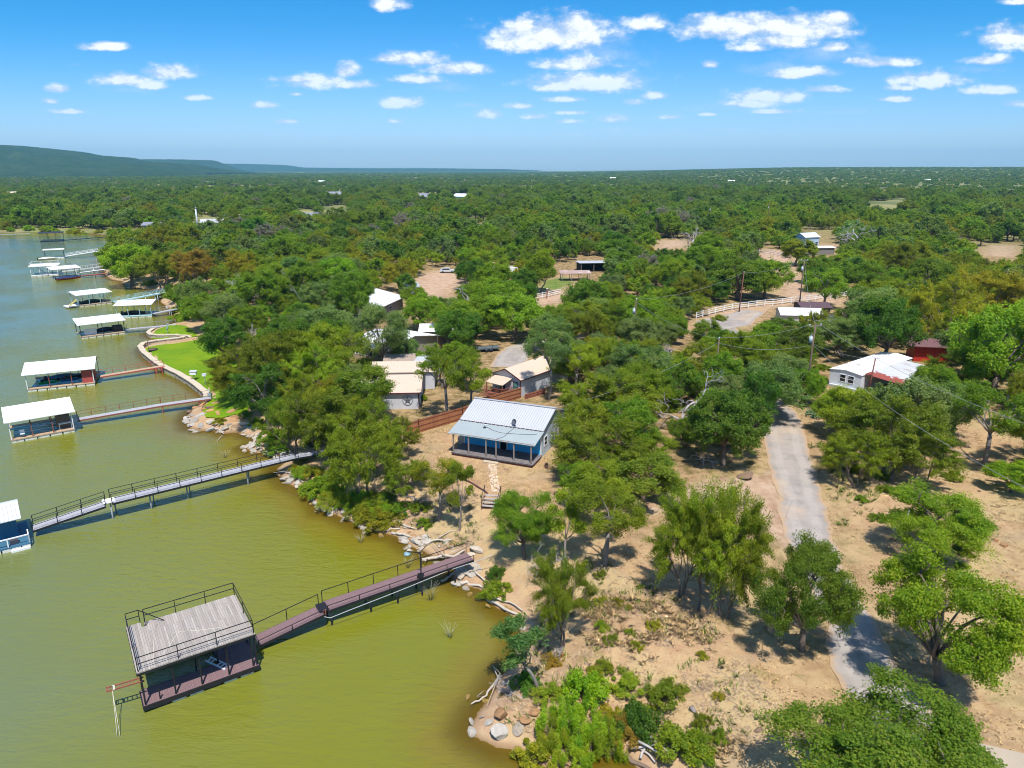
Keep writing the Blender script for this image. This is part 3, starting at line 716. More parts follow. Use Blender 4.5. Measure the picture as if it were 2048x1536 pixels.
def tree_px(kind, tn, base, width, vtop, label, var=None, group=None, rz=None):
    """a tree whose foot stands at photo pixel base; crown width and top give its real size"""
    b = G(*base); th_ = np.linspace(0, 2 * math.pi, 40)
    def outline(rad, h):      # top of the crown ellipsoid as seen from the drone
        return P(np.stack([np.full(40, b.x), b.y + rad * np.cos(th_), b.z + h * .62 + h * .38 * np.sin(th_)], -1))[1].min()
    h = 6.0
    for _ in range(6):
        zc = P_depth((b.x, b.y, b.z + .62 * h)); rad = width / 2 * zc / FPX
        lo, hi = 1.0, 20.0
        for _ in range(24):
            mid = (lo + hi) / 2
            if outline(rad, mid) > vtop: lo = mid
            else: hi = mid
        h = max(lo, rad * .95)
    return tree(kind, tn, b, rad, h, label, group, var, rz)
def shrub(kind, tn, base, r, h, label, group=None, var=None):
    b = G(*base) if len(base) == 2 else Vector(base); protos = PROTO[kind]; k = int(gt.integers(len(protos))) if var is None else var % len(protos)
    root = thing('shrub', label, 'shrub', b, gt.uniform(0, 6.28), group); root.scale = (r, r, h / (1.2 if kind == 'leafy' else 1.5))
    put('stem', protos[k][0], root); c = put('foliage', protos[k][1], root); c.color = tone(tn, gt); return root
# ------------------------------------------------------------------ trees placed one by one (photo pixels: foot, crown width, top)
T = tree_px
# right foreground
T('oak_near','dark green',(1810,1600),420,1362,'huge dark spreading oak cut by the bottom edge, hiding the end of the road',0)
T('oak_near','bright green',(1885,1366),278,1112,'big bright oak throwing its dappled shadow across the road',1)
T('oak_near','dark green',(1606,1302),212,1078,'oak with one thick straight trunk on the left verge of the road',2)
T('mesq_near','olive',(1362,1192),165,985,'olive mesquite with several grey trunks, leftmost of the near roadside clump',0)
T('mesq_near','yellow-green',(1402,1222),180,975,'yellowish mesquite in the middle of the near roadside clump',1)
T('mesq_near','olive',(1448,1235),180,985,'olive mesquite nearest the road in the near roadside clump',2)
T('tall','yellow-green',(1209,1132),155,962,'light green elm with a dark straight trunk right of the stone steps',0)
T('slim','yellow-green',(1135,1140),75,985,'thin sparse sapling left of the light green elm',0)
T('oak_near','fresh green',(1050,1118),140,985,'round glossy oak at the shore end of the mauve gangway',3)
T('mesq_near','olive',(1125,1300),135,1112,'dense olive tree leaning over the bank below the round glossy oak',3)
T('slim','blue-green',(1074,1378),118,1232,'blue-green willowy tree leaning out over the water on a bare trunk',1).rotation_euler = (R(-8), R(-20), R(10))
T('dead','olive',(1098,1165),85,1085,'leafless grey bush beside the shore end of the mauve gangway',0)
# around the blue house
T('tall','golden',(876,1040),110,915,'small golden-green tree on the bank left of the stone steps',1)
T('slim','olive',(918,1062),58,928,'thin lone tree with a bare lower stem by the stone steps',1)
T('mesquite','yellow-green',(812,985),100,915,'low yellowish mesquite behind the small golden-green bank tree',0)
T('mesquite','olive',(733,992),150,845,'leaning olive mesquite on the bank left of the blue house',1)
T('mesquite','olive',(658,928),170,782,'large dark mesquite above the landing of the grey gangway',2)
T('mesquite','yellow-green',(738,938),135,802,'feathery yellow-green mesquite in front of the star wall',3)
T('mesquite','olive',(596,908),120,800,'mesquite with leaning trunks left of the grey gangway landing',0)
T('mesquite','olive',(700,900),150,800,'mesquite between the dark mesquite and the star wall',1)
T('elm','deep green',(540,850),130,735,'pale-trunked tree at the edge of the lawn cove rocks',2)
T('mesquite','olive',(480,800),130,700,'broad mesquite shading the right edge of the bright lawn',3)
T('mesquite','olive',(560,790),160,660,'tall olive mesquite in the thicket right of the bright lawn',0)
T('mesquite','yellow-green',(640,770),170,650,'largest yellow-green mesquite in the thicket right of the bright lawn',1)
T('oak','deep green',(450,730),90,640,'dark oak hanging over the inner edge of the bright lawn',0)
T('tall','fresh green',(893,838),115,690,'leafy tree with two pale trunks behind the brown plank fence',0)
T('tall','yellow-green',(940,826),85,718,'ragged tree between the plank fence and the wooden porch',2)
T('tall','grey-green',(1096,800),100,662,'tall airy elm shading the grey gable wall behind the blue house',1)
T('tall','yellow-green',(1150,785),95,680,'airy elm at the back corner of the grey gable house',0)
T('mesquite','olive',(1218,972),185,838,'broad olive mesquite right of the blue house',2)
T('mesquite','yellow-green',(1215,862),190,745,'wide mesquite behind the right gable of the blue house',3)
T('oak','dark green',(1290,1002),165,905,'low dark oak beside the sandy drive',1)
T('oak','deep green',(1446,932),165,790,'dark round oak between the bleached dead tree and the road',2)
T('elm','deep green',(1512,868),85,750,'dark tree crowding the left edge of the road',0)
T('mesquite','yellow-green',(1300,830),140,730,'yellowish mesquite left of the bleached dead tree',0)
T('dead','olive',(1360,868),150,742,'bleached dead tree with bare white limbs left of the road',1)
T('elm','yellow-green',(1195,1040),120,925,'bright elm on the near side of the sandy drive',1)
T('mesquite','olive',(1318,930),100,862,'olive scrub mesquite under the bleached dead tree',1)
# right of the road
T('mesquite','olive',(1765,960),230,800,'wide olive mesquite on the right verge of the road',0)
T('mesquite','olive',(1850,975),150,865,'lower olive mesquite joined to the wide roadside mesquite',2)
T('oak_near','fresh green',(1858,1112),205,965,'green oak standing over the white swing frame',3)
T('oak','grey-green',(1815,905),160,758,'grey-green oak in front of the rusty porch roof',1)
T('elm','yellow-green',(1690,880),120,772,'yellow-green tree behind the prickly pear',2)
T('tall','fresh green',(1967,932),165,768,'lone oak with a pale straight trunk in the dry field',2)
T('oak','bright green',(2022,985),95,920,'small bright oak at the right edge of the dry field',0)
T('mesquite','golden',(2060,920),90,840,'golden mesquite cut by the right edge of the picture',1)
T('oak','fresh green',(1985,800),180,612,'tall full oak in front of the small white house',1)
T('mesquite','olive',(1900,790),110,700,'mesquite at the far end of the rusty porch roof',3)
T('oak','deep green',(1760,730),120,600,'tall deep green oak behind the white trailer house',0)
T('mesquite','grey-green',(1690,715),150,640,'sparse grey-green mesquite behind the white trailer house',1)
T('mesquite','olive',(1590,760),90,690,'mesquite over the bend of the road',2)
T('mesquite','golden',(1880,690),140,560,'golden mesquite on the rise behind the red shed',3)
T('mesquite','golden',(1960,655),170,540,'broad golden mesquite at the right behind the tall full oak',0)
T('oak','dark green',(1560,690),90,635,'small dark oak beside the grey lot',3)
# towards the back, around the neighbours' roofs
T('elm','grey-green',(768,742),115,612,'tall spreading tree over the white roof with the window row',1)
T('oak','grey-green',(660,700),120,615,'grey-green oak left of the white roof with the window row',2)
T('oak','dark green',(712,655),85,545,'dark oak hiding the corner of the pale shed roof',0)
T('oak','fresh green',(845,660),80,590,'green oak right of the pale shed roof',1)
T('oak','deep green',(920,705),100,620,'deep green oak beside the parked flat trailer',3)
T('oak','fresh green',(1025,680),120,590,'oak over the yard gate near the curved side road',0)
T('oak','fresh green',(990,640),110,560,'green oak behind the curved side road',1)
T('oak','bright green',(262,575),110,492,'bright oak overhanging the water on the wooded point',2)
T('mesquite','golden',(330,580),90,505,'golden-brown mesquite on the wooded point',1)
T('mesquite','rusty',(395,575),95,500,'rusty mesquite next to the golden-brown mesquite on the point',2)
T('oak','grey-green',(400,640),80,558,'grey-green oak on the point above the teal gangway',3)
T('elm','grey-green',(455,680),80,590,'half-bare tree on the bank above the grass point',1)
T('elm','yellow-green',(1078,585),62,500,'slender pale tree on the green yard by the lean-to',0)
T('oak','dark green',(1478,600),125,520,'broad oak in the horse paddock',1)
T('oak','fresh green',(1528,598),95,522,'second broad oak in the horse paddock, nearer the white rails',2)
T('oak','deep green',(1385,607),115,560,'bushy oak before the white rails on their left',0)
T('mesquite','deep green',(1432,606),80,562,'small dark mesquite against the white rails',3)
T('oak','yellow-green',(1590,532),70,480,'round yellowish oak alone in the sandy paddock lane',0)
T('dead','olive',(1385,505),70,455,'grey leafless tree in the wood before the tan clearing',2)
T('dead','olive',(1715,505),80,440,'tall grey leafless tree left of the far right clearing',0)
T('dead','olive',(1705,640),60,578,'bare pale tree beside the brown roofs',1)
T('dead','olive',(470,610),60,550,'bare grey tree on the wooded shore',2)
T('dead','olive',(1340,735),90,695,'grey thorn thicket left of the road bend',2)
T('mesquite','yellow-green',(1180,905),120,800,'yellowish mesquite close against the right wall of the blue house',1)
T('elm','fresh green',(1255,915),110,800,'fresh green tree in the middle of the thicket right of the blue house',0)
T('mesquite','grey-green',(1265,790),130,690,'grey-green mesquite behind the thicket right of the blue house',2)
T('mesquite','yellow-green',(1395,770),120,690,'yellow-green mesquite just behind the bleached dead tree',3)
T('oak','fresh green',(1445,800),90,710,'small fresh oak behind the brown utility pole',0)
T('elm','yellow-green',(1668,868),95,782,'yellow-green tree nearest the road below the prickly pear',1)
T('mesquite','yellow-green',(1712,975),115,868,'low yellowish mesquite at the road side of the wide olive mesquite',2)
T('mesquite','olive',(2040,868),110,742,'olive mesquite at the right edge before the small white house',1)
T('elm','grey-green',(1905,880),95,770,'grey-green tree between the rusty porch roof and the lone straight-trunked oak',2)
T('elm','fresh green',(1148,1010),75,925,'small fresh tree at the left end of the sandy drive',0)
HAND = len(TREES)

# ------------------------------------------------------------------ wood that fills the land behind: Poisson-like scatter, nearest 300 trees as things
def zone(px): return GP(px)
KEEP = [road_poly, LOT, CURVE, SANDY, DIRTRD, HORSE, APRON, FIELD, NEARL, YARD, LAWN, POINT] + STRAW + GRASSY
for px in ([(690,735),(690,655),(735,600),(790,552),(815,600),(800,640),(862,668),(800,740)], [(700,840),(705,760),(850,745),(870,800),(935,835),(930,875),(820,880)], [(965,800),(975,740),(1060,728),(1135,770),(1080,810)],
           [(1630,800),(1655,720),(1770,690),(1915,722),(1925,790),(1800,835),(1690,825)], [(1995,830),(2000,760),(2090,740),(2090,830)], [(1555,655),(1560,620),(1780,615),(1780,670)],
           [(1100,560),(1110,530),(1160,515),(1215,515),(1215,545)], [(940,720),(945,685),(1000,680),(1000,720)], [(1590,505),(1600,460),(1680,460),(1680,505)], [(560,845),(700,915),(780,1000),(560,960)], [(1020,700),(1040,680),(1100,675),(1070,720)],
           [(645,400),(648,384),(695,384),(698,400)], [(832,402),(835,388),(880,388),(882,402)], [(900,402),(903,390),(942,390),(944,402)], [(585,440),(588,420),(630,420),(632,440)], [(385,465),(390,440),(440,440),(445,465)], [(255,480),(262,458),(345,458),(350,480)],
           [(865,560),(870,535),(1035,530),(1035,560)], [(820,740),(820,650),(900,655),(900,740)]):
    KEEP.append(zone(px))
gs = np.random.default_rng(5)
cand = []
VIS = [np.array(p, float) for p in ([(1510,498),(1570,500),(1600,540),(1615,585),(1690,588),(1640,625),(1400,645),(1393,625),(1550,600),(1560,560)], [(1400,640),(1500,620),(1535,640),(1450,668)], [(845,560),(905,546),(905,580),(860,596)],
  [(1053,602),(1110,573),(1168,558),(1130,592)], [(1078,577),(1130,548),(1152,560),(1110,582)], [(1112,513),(1205,513),(1205,552),(1112,555)], [(745,568),(800,578),(797,607),(752,622)], [(703,668),(782,688),(782,730),(703,712)], [(830,663),(882,663),(882,686),(838,692)],
  [(1000,693),(1048,686),(1052,722),(988,732)], [(953,688),(992,688),(992,708),(953,708)], [(1652,713),(1820,697),(1908,722),(1845,755),(1720,788),(1652,768)], [(1603,455),(1668,455),(1668,504),(1603,502)], [(1572,624),(1628,624),(1628,637),(1572,637)],
  [(1308,477),(1382,477),(1382,498),(1308,498)], [(648,406),(692,406),(692,432),(648,432)], [(650,376),(694,376),(694,392),(650,392)], [(836,382),(872,382),(872,394),(836,394)], [(902,384),(938,384),(938,396),(902,396)], [(586,414),(624,414),(624,430),(586,430)], [(388,424),(438,424),(438,452),(388,452)],
  [(0,370),(48,370),(48,386),(0,386)], [(1738,396),(1815,396),(1810,412),(1738,412)], [(870,526),(915,526),(915,545),(870,545)], [(1590,530),(1605,530),(1605,620),(1590,620)], [(1962,498),(2040,495),(2040,512),(1962,514)], [(205,560),(250,560),(345,610),(345,640),(300,660)], [(795,788),(862,752),(862,815),(795,822)], [(985,742),(1092,742),(1092,792),(1040,800),(975,797)])]
def clear_view(x, y, z, rad, h):
    u, v = P(np.array([(x, y, z + h), (x, y, z + h * .6)] + [(x + rad * a, y, z + h * b) for a in (-.85, -.45, .45, .85) for b in (.45, .65, .85) if abs(a) < .6 or b < .8]))
    return not any(inside(u, v, p).any() for p in VIS)
def ok_points(X, Y, dmin=2.0):
    d = sdist(X, Y); good = d > dmin
    for k in KEEP: good &= ~inside(X, Y, k)
    return good
N = 9000
r_ = np.sqrt(gs.uniform(75 ** 2, 330 ** 2, N)); a_ = gs.uniform(R(-41), R(41), N)
X, Y = r_ * np.sin(a_), r_ * np.cos(a_)
good = ok_points(X, Y); X, Y = X[good], Y[good]
pts = [(tx, ty, tr_) for tx, ty, tr_, _ in TREES]
PX = np.array([p[0] for p in pts]); PY = np.array([p[1] for p in pts]); PR = np.array([p[2] for p in pts])
sel = []
for x, y in zip(X, Y):
    rad = float(np.clip(np.exp(gs.normal(1.12, .34)), 1.6, 5.6))
    if mnoise.noise(Vector((x * .03, y * .03, 11))) > .36 and gs.random() < .6: continue
    if len(PX) and (np.hypot(PX - x, PY - y) < (PR + rad) * 0.63).any(): continue
    if not clear_view(x, y, tz(x, y), rad, rad * 1.6 + .6): continue
    PX = np.append(PX, x); PY = np.append(PY, y); PR = np.append(PR, rad); sel.append((x, y, rad))
sel.sort(key=lambda p: math.hypot(p[0], p[1]) / (p[2] + 2))
NEAR_N = max(0, 298 - HAND)
def species(x, y, g):
    n = mnoise.noise(Vector((x * .016, y * .016, 2.0))) + g.normal() * .28
    az = x / max(y, 1)
    if az > .42: n += .22
    if n > .26: return 'mesquite', g.choice(['olive', 'yellow-green', 'golden', 'yellow-green'])
    if n > .12: return 'elm', g.choice(['yellow-green', 'fresh green', 'grey-green'])
    if n < -.62: return 'dead', 'olive'
    return 'oak', g.choice(['dark green', 'deep green', 'fresh green', 'fresh green', 'grey-green'])
def region(u, v):
    if u < 560 and v < 640: return 'on the wooded point'
    if u < 700 and v >= 640: return 'in the thicket right of the bright lawn'
    if v < 545 and u < 900: return 'in the wood behind the wooded point'
    if u < 820: return 'left of the pale shed roof'
    if u < 1060 and v >= 600: return 'between the shed roof and the side road'
    if u < 1060: return 'around the sandy lot'
    if v < 545 and u < 1330: return 'behind the dark open shed'
    if u < 1300 and v < 640: return 'between the open shed and the white rails'
    if u < 1560 and v >= 640: return 'in the scrub left of the road bend'
    if u < 1620 and v < 640: return 'around the horse paddock'
    if v < 560: return 'in the wood beyond the blue-white house'
    return 'on the rise behind the white trailer house'
plan = []
for (x, y, rad) in sel[:NEAR_N]:
    kd, tn = species(x, y, gs); z = tz(x, y); u, v = P((x, y, z + 2))
    plan.append([kd, str(tn), x, y, z, rad, float(u), float(v)])
groups = {}
for p_ in plan:
    size = 'small' if p_[5] < 3.1 else ('large' if p_[5] > 4.3 else 'mid-sized')
    groups.setdefault((p_[0], p_[1], size, region(p_[6], p_[7])), []).append(p_)
ORD = ['', 'second', 'third', 'fourth', 'fifth', 'sixth', 'seventh', 'eighth', 'ninth', 'tenth', 'eleventh', 'twelfth']
for (kd, tn, size, reg), mem in groups.items():
    mem.sort(key=lambda p: p[6])
    for i, p_ in enumerate(mem):
        nm = KINDNAME[kd][1]; what = f'{size} leafless grey tree' if kd == 'dead' else f'{size} {tn} {nm}'
        if len(mem) == 1: lab = f'{what} {reg}, the only one there'
        elif i == 0: lab = f'leftmost {what} {reg}'
        elif i == len(mem) - 1: lab = f'rightmost {what} {reg}'
        else: lab = f'{ORD[min(i, 11)]} {what} from the left {reg}'
        h = p_[5] * gs.uniform(1.4, 1.8) + .8
        tree(kd, tn, (p_[2], p_[3], p_[4]), p_[5], h, lab, 'trees of the wood behind the lake shore')
print('individual trees', len(TREES), 'hand', HAND, 'rest', len(sel) - NEAR_N)

# everything farther: one mass of woodland
far_pts = [(x, y, rad, 0) for x, y, rad in sel[NEAR_N:]]
N = 26000
r_ = np.sqrt(gs.uniform(330 ** 2, 1000 ** 2, N)); a_ = gs.uniform(R(-44), R(44), N)
X, Y = r_ * np.sin(a_), r_ * np.cos(a_); good = ok_points(X, Y, 6); X, Y = X[good], Y[good]
dens = np.array([mnoise.noise(Vector((x * .006, y * .006, 9))) + .4 * mnoise.noise(Vector((x * .03, y * .03, 4))) for x, y in zip(X, Y)])
cell = {}
for x, y, dn in zip(X, Y, dens):
    if dn < -.22 and gs.random() < .85: continue
    rad = float(np.clip(np.exp(gs.normal(1.28, .32)), 1.8, 6.4)); key = (int(x // 5.4), int(y // 5.4))
    if key in cell: continue
    if not clear_view(x, y, 3.0, rad, 6.5): continue
    cell[key] = 1; far_pts.append((x, y, rad, 0))
N = 60000
r_ = np.exp(gs.uniform(math.log(1000), math.log(6500), N)); a_ = gs.uniform(R(-46), R(46), N)
X, Y = r_ * np.sin(a_), r_ * np.cos(a_)
cell = {}
for x, y in zip(X, Y):
    dn = mnoise.noise(Vector((x * .0022, y * .0035, 5))) + .5 * mnoise.noise(Vector((x * .011, y * .011, 3)))
    if dn < -.18 and gs.random() < .8: continue
    rr = math.hypot(x, y); cs = 17 if rr < 2500 else 30
    key = (int(x // cs), int(y // cs), cs)
    if key in cell: continue
    cell[key] = 1; far_pts.append((x, y, 4.0 * cs / 17 ** 1 * gs.uniform(.6, 1.45) / 1.0, 1))
FPT = np.array(far_pts)
zz = terr(FPT[:, 0], FPT[:, 1])
far_me = bpy.data.meshes.new('far_woods'); far_me.vertices.add(len(FPT))
far_me.vertices.foreach_set('co', np.stack([FPT[:, 0], FPT[:, 1], zz], -1).astype(np.float32).ravel())
def addattr(nm, ty, arr):
    at = far_me.attributes.new(nm, ty, 'POINT'); at.data.foreach_set({'FLOAT': 'value', 'INT': 'value', 'FLOAT_COLOR': 'color', 'FLOAT_VECTOR': 'vector'}[ty], arr.ravel())
nF = len(FPT)
cols = np.zeros((nF, 4), np.float32); kinds = np.zeros(nF, np.int32)
for i in range(nF):
    x, y = FPT[i, 0], FPT[i, 1]; kd, tn = species(x, y, gs)
    if kd == 'dead' and gs.random() < .6: kd, tn = 'oak', 'grey-green'
    kinds[i] = 0 if kd in ('oak', 'elm') else 1
    if kd == 'dead': cols[i] = (.24, .22, .20, 1)
    else:
        cc = np.array(tone(tn, gs)); k = min(1, max(0, (math.hypot(x, y) - 250) / 500)) * .45
        dull = np.array([.125, .205, .045, 1]) * gs.uniform(.55, 1.3); cols[i] = cc * (1 - k) + dull * k
rot = np.zeros((nF, 3), np.float32); rot[:, 2] = gs.uniform(0, 6.28, nF)
scl = np.zeros((nF, 3), np.float32); s0 = FPT[:, 2] / 4.0; scl[:, 0] = scl[:, 1] = s0; scl[:, 2] = np.where(FPT[:, 3] > 0, gs.uniform(.6, 1.4, nF), s0 * gs.uniform(.8, 1.12, nF))
inst = np.where(FPT[:, 3] > 0, 4 + gs.integers(0, 3, nF), np.where(kinds == 0, gs.integers(0, 2, nF), 2 + gs.integers(0, 2, nF))).astype(np.int32)
addattr('leaf_col', 'FLOAT_COLOR', cols); addattr('rot', 'FLOAT_VECTOR', rot); addattr('scl', 'FLOAT_VECTOR', scl); addattr('pick', 'INT', inst)
far_col = bpy.data.collections.new('woodland_sources')
src = []
for i, (kd, sd__) in enumerate([('oak', 11), ('oak', 12), ('mesquite', 13), ('mesquite', 14)]):
    wm, cm_ = tree_proto(kd, sd__, .28, LEAF_FAR); wm.materials.append(BARK)
    bm = bmesh.new(); bm.from_mesh(cm_); n0 = len(bm.faces); bm.from_mesh(wm); bm.faces.ensure_lookup_table()
    for f in bm.faces[n0:]: f.material_index = 1
    me = bpy.data.meshes.new('woodland_tree'); bm.to_mesh(me); bm.free(); me.materials.append(LEAF_FAR); me.materials.append(BARK); src.append(me)
for i in range(3):   # a patch of about nine crowns for the far plain
    g = np.random.default_rng(70 + i); cents, bias, tints = [], [], []
    for k in range(11):
        a = g.uniform(0, 6.28); rr = math.sqrt(g.random()) * 3.9; cx_, cy_, hh_ = math.cos(a) * rr, math.sin(a) * rr, g.uniform(3.0, 6.3)
        m_ = 120; d = g.normal(size=(m_, 3)); d /= np.linalg.norm(d, axis=1, keepdims=True); d[:, 2] = np.abs(d[:, 2]) * 1.0 - .25
        cents.append(np.array([cx_, cy_, hh_ * .45]) + d * np.array([1.15, 1.15, hh_ * .5]) * g.uniform(.8, 1.05, (m_, 1))); bias.append(d * .8 + np.array([0, 0, .4])); tints.append(np.full(m_, g.uniform(.15, .85)) + g.normal(size=m_) * .12)
    src.append(crown_mesh('woodland_patch', cents, bias, .95, .75, tints, g, LEAF_FAR))
for i, me in enumerate(src):
    o = bpy.data.objects.new(f'woodland_source_{i}', me); far_col.objects.link(o)
far = put('far_woods', far_me); tag(far, kind='stuff')
ng = bpy.data.node_groups.new('woodland', 'GeometryNodeTree')
ng.interface.new_socket('Geometry', in_out='INPUT', socket_type='NodeSocketGeometry'); ng.interface.new_socket('Geometry', in_out='OUTPUT', socket_type='NodeSocketGeometry')
N_ = ng.nodes; L_ = ng.links
gi, go = N_.new('NodeGroupInput'), N_.new('NodeGroupOutput')
iop = N_.new('GeometryNodeInstanceOnPoints'); ci = N_.new('GeometryNodeCollectionInfo')
ci.inputs['Collection'].default_value = far_col; ci.inputs['Separate Children'].default_value = True; ci.inputs['Reset Children'].default_value = True
def nattr(nm, ty):
    n = N_.new('GeometryNodeInputNamedAttribute'); n.data_type = ty; n.inputs[0].default_value = nm
    return [o for o in n.outputs if o.enabled and o.name == 'Attribute'][0]
L_.new(gi.outputs[0], iop.inputs['Points']); L_.new(ci.outputs[0], iop.inputs['Instance']); iop.inputs['Pick Instance'].default_value = True
L_.new(nattr('pick', 'INT'), iop.inputs['Instance Index']); L_.new(nattr('rot', 'FLOAT_VECTOR'), iop.inputs['Rotation']); L_.new(nattr('scl', 'FLOAT_VECTOR'), iop.inputs['Scale'])
L_.new(iop.outputs[0], go.inputs[0])
far.modifiers.new('woodland', 'NODES').node_group = ng
print('woodland points', nF)
# ------------------------------------------------------------------ materials for built things
BLACKM = M('black_painted_steel', (0.018, 0.018, 0.022), 0.2, 2, 0.5)
WHITEM = M('white_metal_roof', (0.80, 0.81, 0.83), 0.06, 0.6, 0.45, stripes=(0, 0.4, 0.35))
WHITEP = M('white_paint', (0.76, 0.76, 0.77), 0.08, 1.5, 0.6)
GREYM = M('grey_steel', (0.30, 0.32, 0.34), 0.2, 2, 0.5)
GALV = M('galvanised_sheet', (0.45, 0.47, 0.50), 0.15, 0.7, 0.45, stripes=(0, 0.3, 0.4))
REDP = M('faded_red_paint', (0.40, 0.075, 0.065), 0.25, 1.2, 0.7)
RUSTB = M('rusty_red_steel', (0.25, 0.085, 0.06), 0.35, 2.5, 0.85)
TANW = M('tan_deck_boards', (0.42, 0.30, 0.20), 0.3, 2.5, 0.9)
TEALP = M('teal_paint', (0.36, 0.55, 0.60), 0.15, 1.5, 0.6)
BLUEM = M('blue_steel_wall', (0.025, 0.13, 0.24), 0.15, 1.0, 0.5, stripes=(0, 0.25, 0.5))
FOAM = M('white_foam', (0.66, 0.65, 0.60), 0.2, 4, 0.9, stain=(0.25, 0.22, 0.14))
GREYDECK = plank_mat('grey_deck_boards', [(0.33, 0.33, 0.36), (0.40, 0.40, 0.43), (0.29, 0.29, 0.32), (0.42, 0.42, 0.45)], 1.3, 0.14, gap=(0.2, 0.2, 0.22))
MAUVE = plank_mat('mauve_composite_boards', [(0.190, 0.118, 0.122), (0.215, 0.135, 0.138), (0.17, 0.11, 0.115), (0.24, 0.16, 0.16)], 6, 0.145, gap=(0.06, 0.035, 0.04))
WEATHERED = plank_mat('weathered_grey_planks', [(0.25, 0.22, 0.195), (0.41, 0.365, 0.325), (0.31, 0.26, 0.225), (0.43, 0.40, 0.37)], 0.15, 2.9, gap=(0.08, 0.07, 0.06), axis=1)
NAVY = M('navy_canvas', (0.015, 0.03, 0.10), 0.2, 2, 0.8)
BLUET = M('blue_tarp', (0.02, 0.14, 0.36), 0.2, 2, 0.5)
GREENP = M('green_gelcoat', (0.02, 0.28, 0.07), 0.1, 2, 0.25)
DARKH = M('dark_hull', (0.02, 0.025, 0.035), 0.2, 2, 0.35)
WHITEG = M('white_gelcoat', (0.75, 0.76, 0.78), 0.05, 2, 0.3)
YELP = M('yellow_plastic', (0.70, 0.58, 0.16), 0.1, 2, 0.5)
GLASS = M('dark_window_glass', (0.012, 0.016, 0.022), 0.2, 1, 0.08, spec=0.6)
ROPE = M('pale_rope', (0.55, 0.5, 0.42), 0.2, 5, 0.9)

def frame2(A, B):
    d = B - A; return A, math.atan2(d.y, d.x), Vector((d.x, d.y, 0)).length
def between(mbp, p, q): return Vector(p).lerp(Vector(q), .5)

# ------------------------------------------------------------------ the near two-deck dock
A, rz, L = frame2(W(288, 1413, .5), W(518, 1330, .5)); A.z = 0
D = 5.6
dk = thing('boat_dock', 'two-deck boat dock with weathered plank roof deck, black railing and mauve lower deck', 'boat dock', A, rz)
lower = MB()
lower.box(0, L, 0, 1.75, .36, .52).box(L - 2.3, L, 1.75, D, .36, .52).box(0, L - 2.3, D - 1.1, D, .36, .52)
lower.build('lower_deck', MAUVE, dk)
fr = MB(); fr.box(-.06, L + .06, -.07, -.003, .18, .50).box(L + .003, L + .07, 0, D, .18, .50).box(-.07, -.003, 0, 1.75, .18, .5).box(.003, L - 2.3, 1.753, 1.81, .18, .5).box(L - 2.36, L - 2.303, 1.82, D - 1.1, .18, .5).box(0, L, D + .003, D + .07, .18, .5)
fr.build('deck_frame', BLACKM, dk)
for k in range(6):
    f = MB(); f.box(.55 + k * 1.1, 1.42 + k * 1.1, .02, 1.1, -.25, .175); f.build('float', FOAM if k % 3 else DARKH, dk)
for k in range(4): MB().box(L - 1.9, L - .2, 1.9 + k * .95, 2.7 + k * .95, -.25, .34).build('float', DARKH, dk)
RZ = 3.12
for (x, y) in [(.12, .1), (1.95, .1), (3.6, .1), (5.35, .1), (L - .35, .1), (L - .1, .12), (L - .1, 2.9), (L - .1, D - .1), (L - 2.35, 1.85), (.1, D - .1), (2.6, D - .1), (4.9, D - .1), (.12, 1.62), (3.55, 1.9)]:
    MB().beam((x, y, .3), (x, y, RZ - .14), .1).build('post', BLACKM, dk)
MB().beam((1.0, .15, .5), (1.0, .15, 1.35), .08).build('cleat_post', BLACKM, dk)
top = MB(); ov = .08
poly = [(-ov, -ov), (L - .02, -ov), (L - .02, D + .0), (1.05, D), (1.05, D - .55), (.85, D - .55), (.85, D + .1), (-ov, D + .1)]
top.prism(poly, RZ - .04, RZ + .04); top.build('roof_deck', WEATHERED, dk)
jo = MB()
for a_, b_ in zip(poly, poly[1:] + poly[:1]): jo.beam((a_[0], a_[1], RZ - .13), (b_[0], b_[1], RZ - .13), .05, .16)
for k in range(8): jo.beam((.4 + k * .86, 0, RZ - .13), (.4 + k * .86, D - .58, RZ - .13), .05, .15)
jo.build('roof_frame', BLACKM, dk)
r_ = MB(); z = RZ + .03
rail(r_, [(.02, .02, z), (L - .1, .02, z), (L - .1, D - .05, z), (1.1, D - .05, z), (1.1, D - .55, z)], 1.05, 2.4, .05, (1.0, .55), .045)
rail(r_, [(.02, .02, z), (.0, D + .05, z), (.82, D + .05, z)], 1.05, 2.8, .05, (1.0, .55), .045)
r_.beam((.82, D + .05, z), (.82, D + .05, z + 1.05), .05).beam((.82, D + .05, z + 1.05), (2.3, D - .6, z + .02), .045)
r_.build('railing', BLACKM, dk)
def on_dock(x, y, z): return dk_mat @ Vector((x, y, z))
dk_mat = Matrix.Translation(A) @ Matrix.Rotation(rz, 4, 'Z')
# ladder lying on the lower deck
ld = thing('ladder', 'white ladder lying on the shaded lower deck of the two-deck dock', 'ladder', on_dock(L - 1.75, .95, .56), rz + R(118))
s = MB(); s.beam((0, 0, 0), (2.0, 0, 0), .09).beam((0, .42, 0), (2.0, .42, 0), .09); s.build('side_rail', WHITEP, ld)
for k in range(6):
    if k != 3: MB().beam((.16 + k * .33, .04, .01), (.16 + k * .33, .38, .01), .07).build('rung', WHITEP, ld)
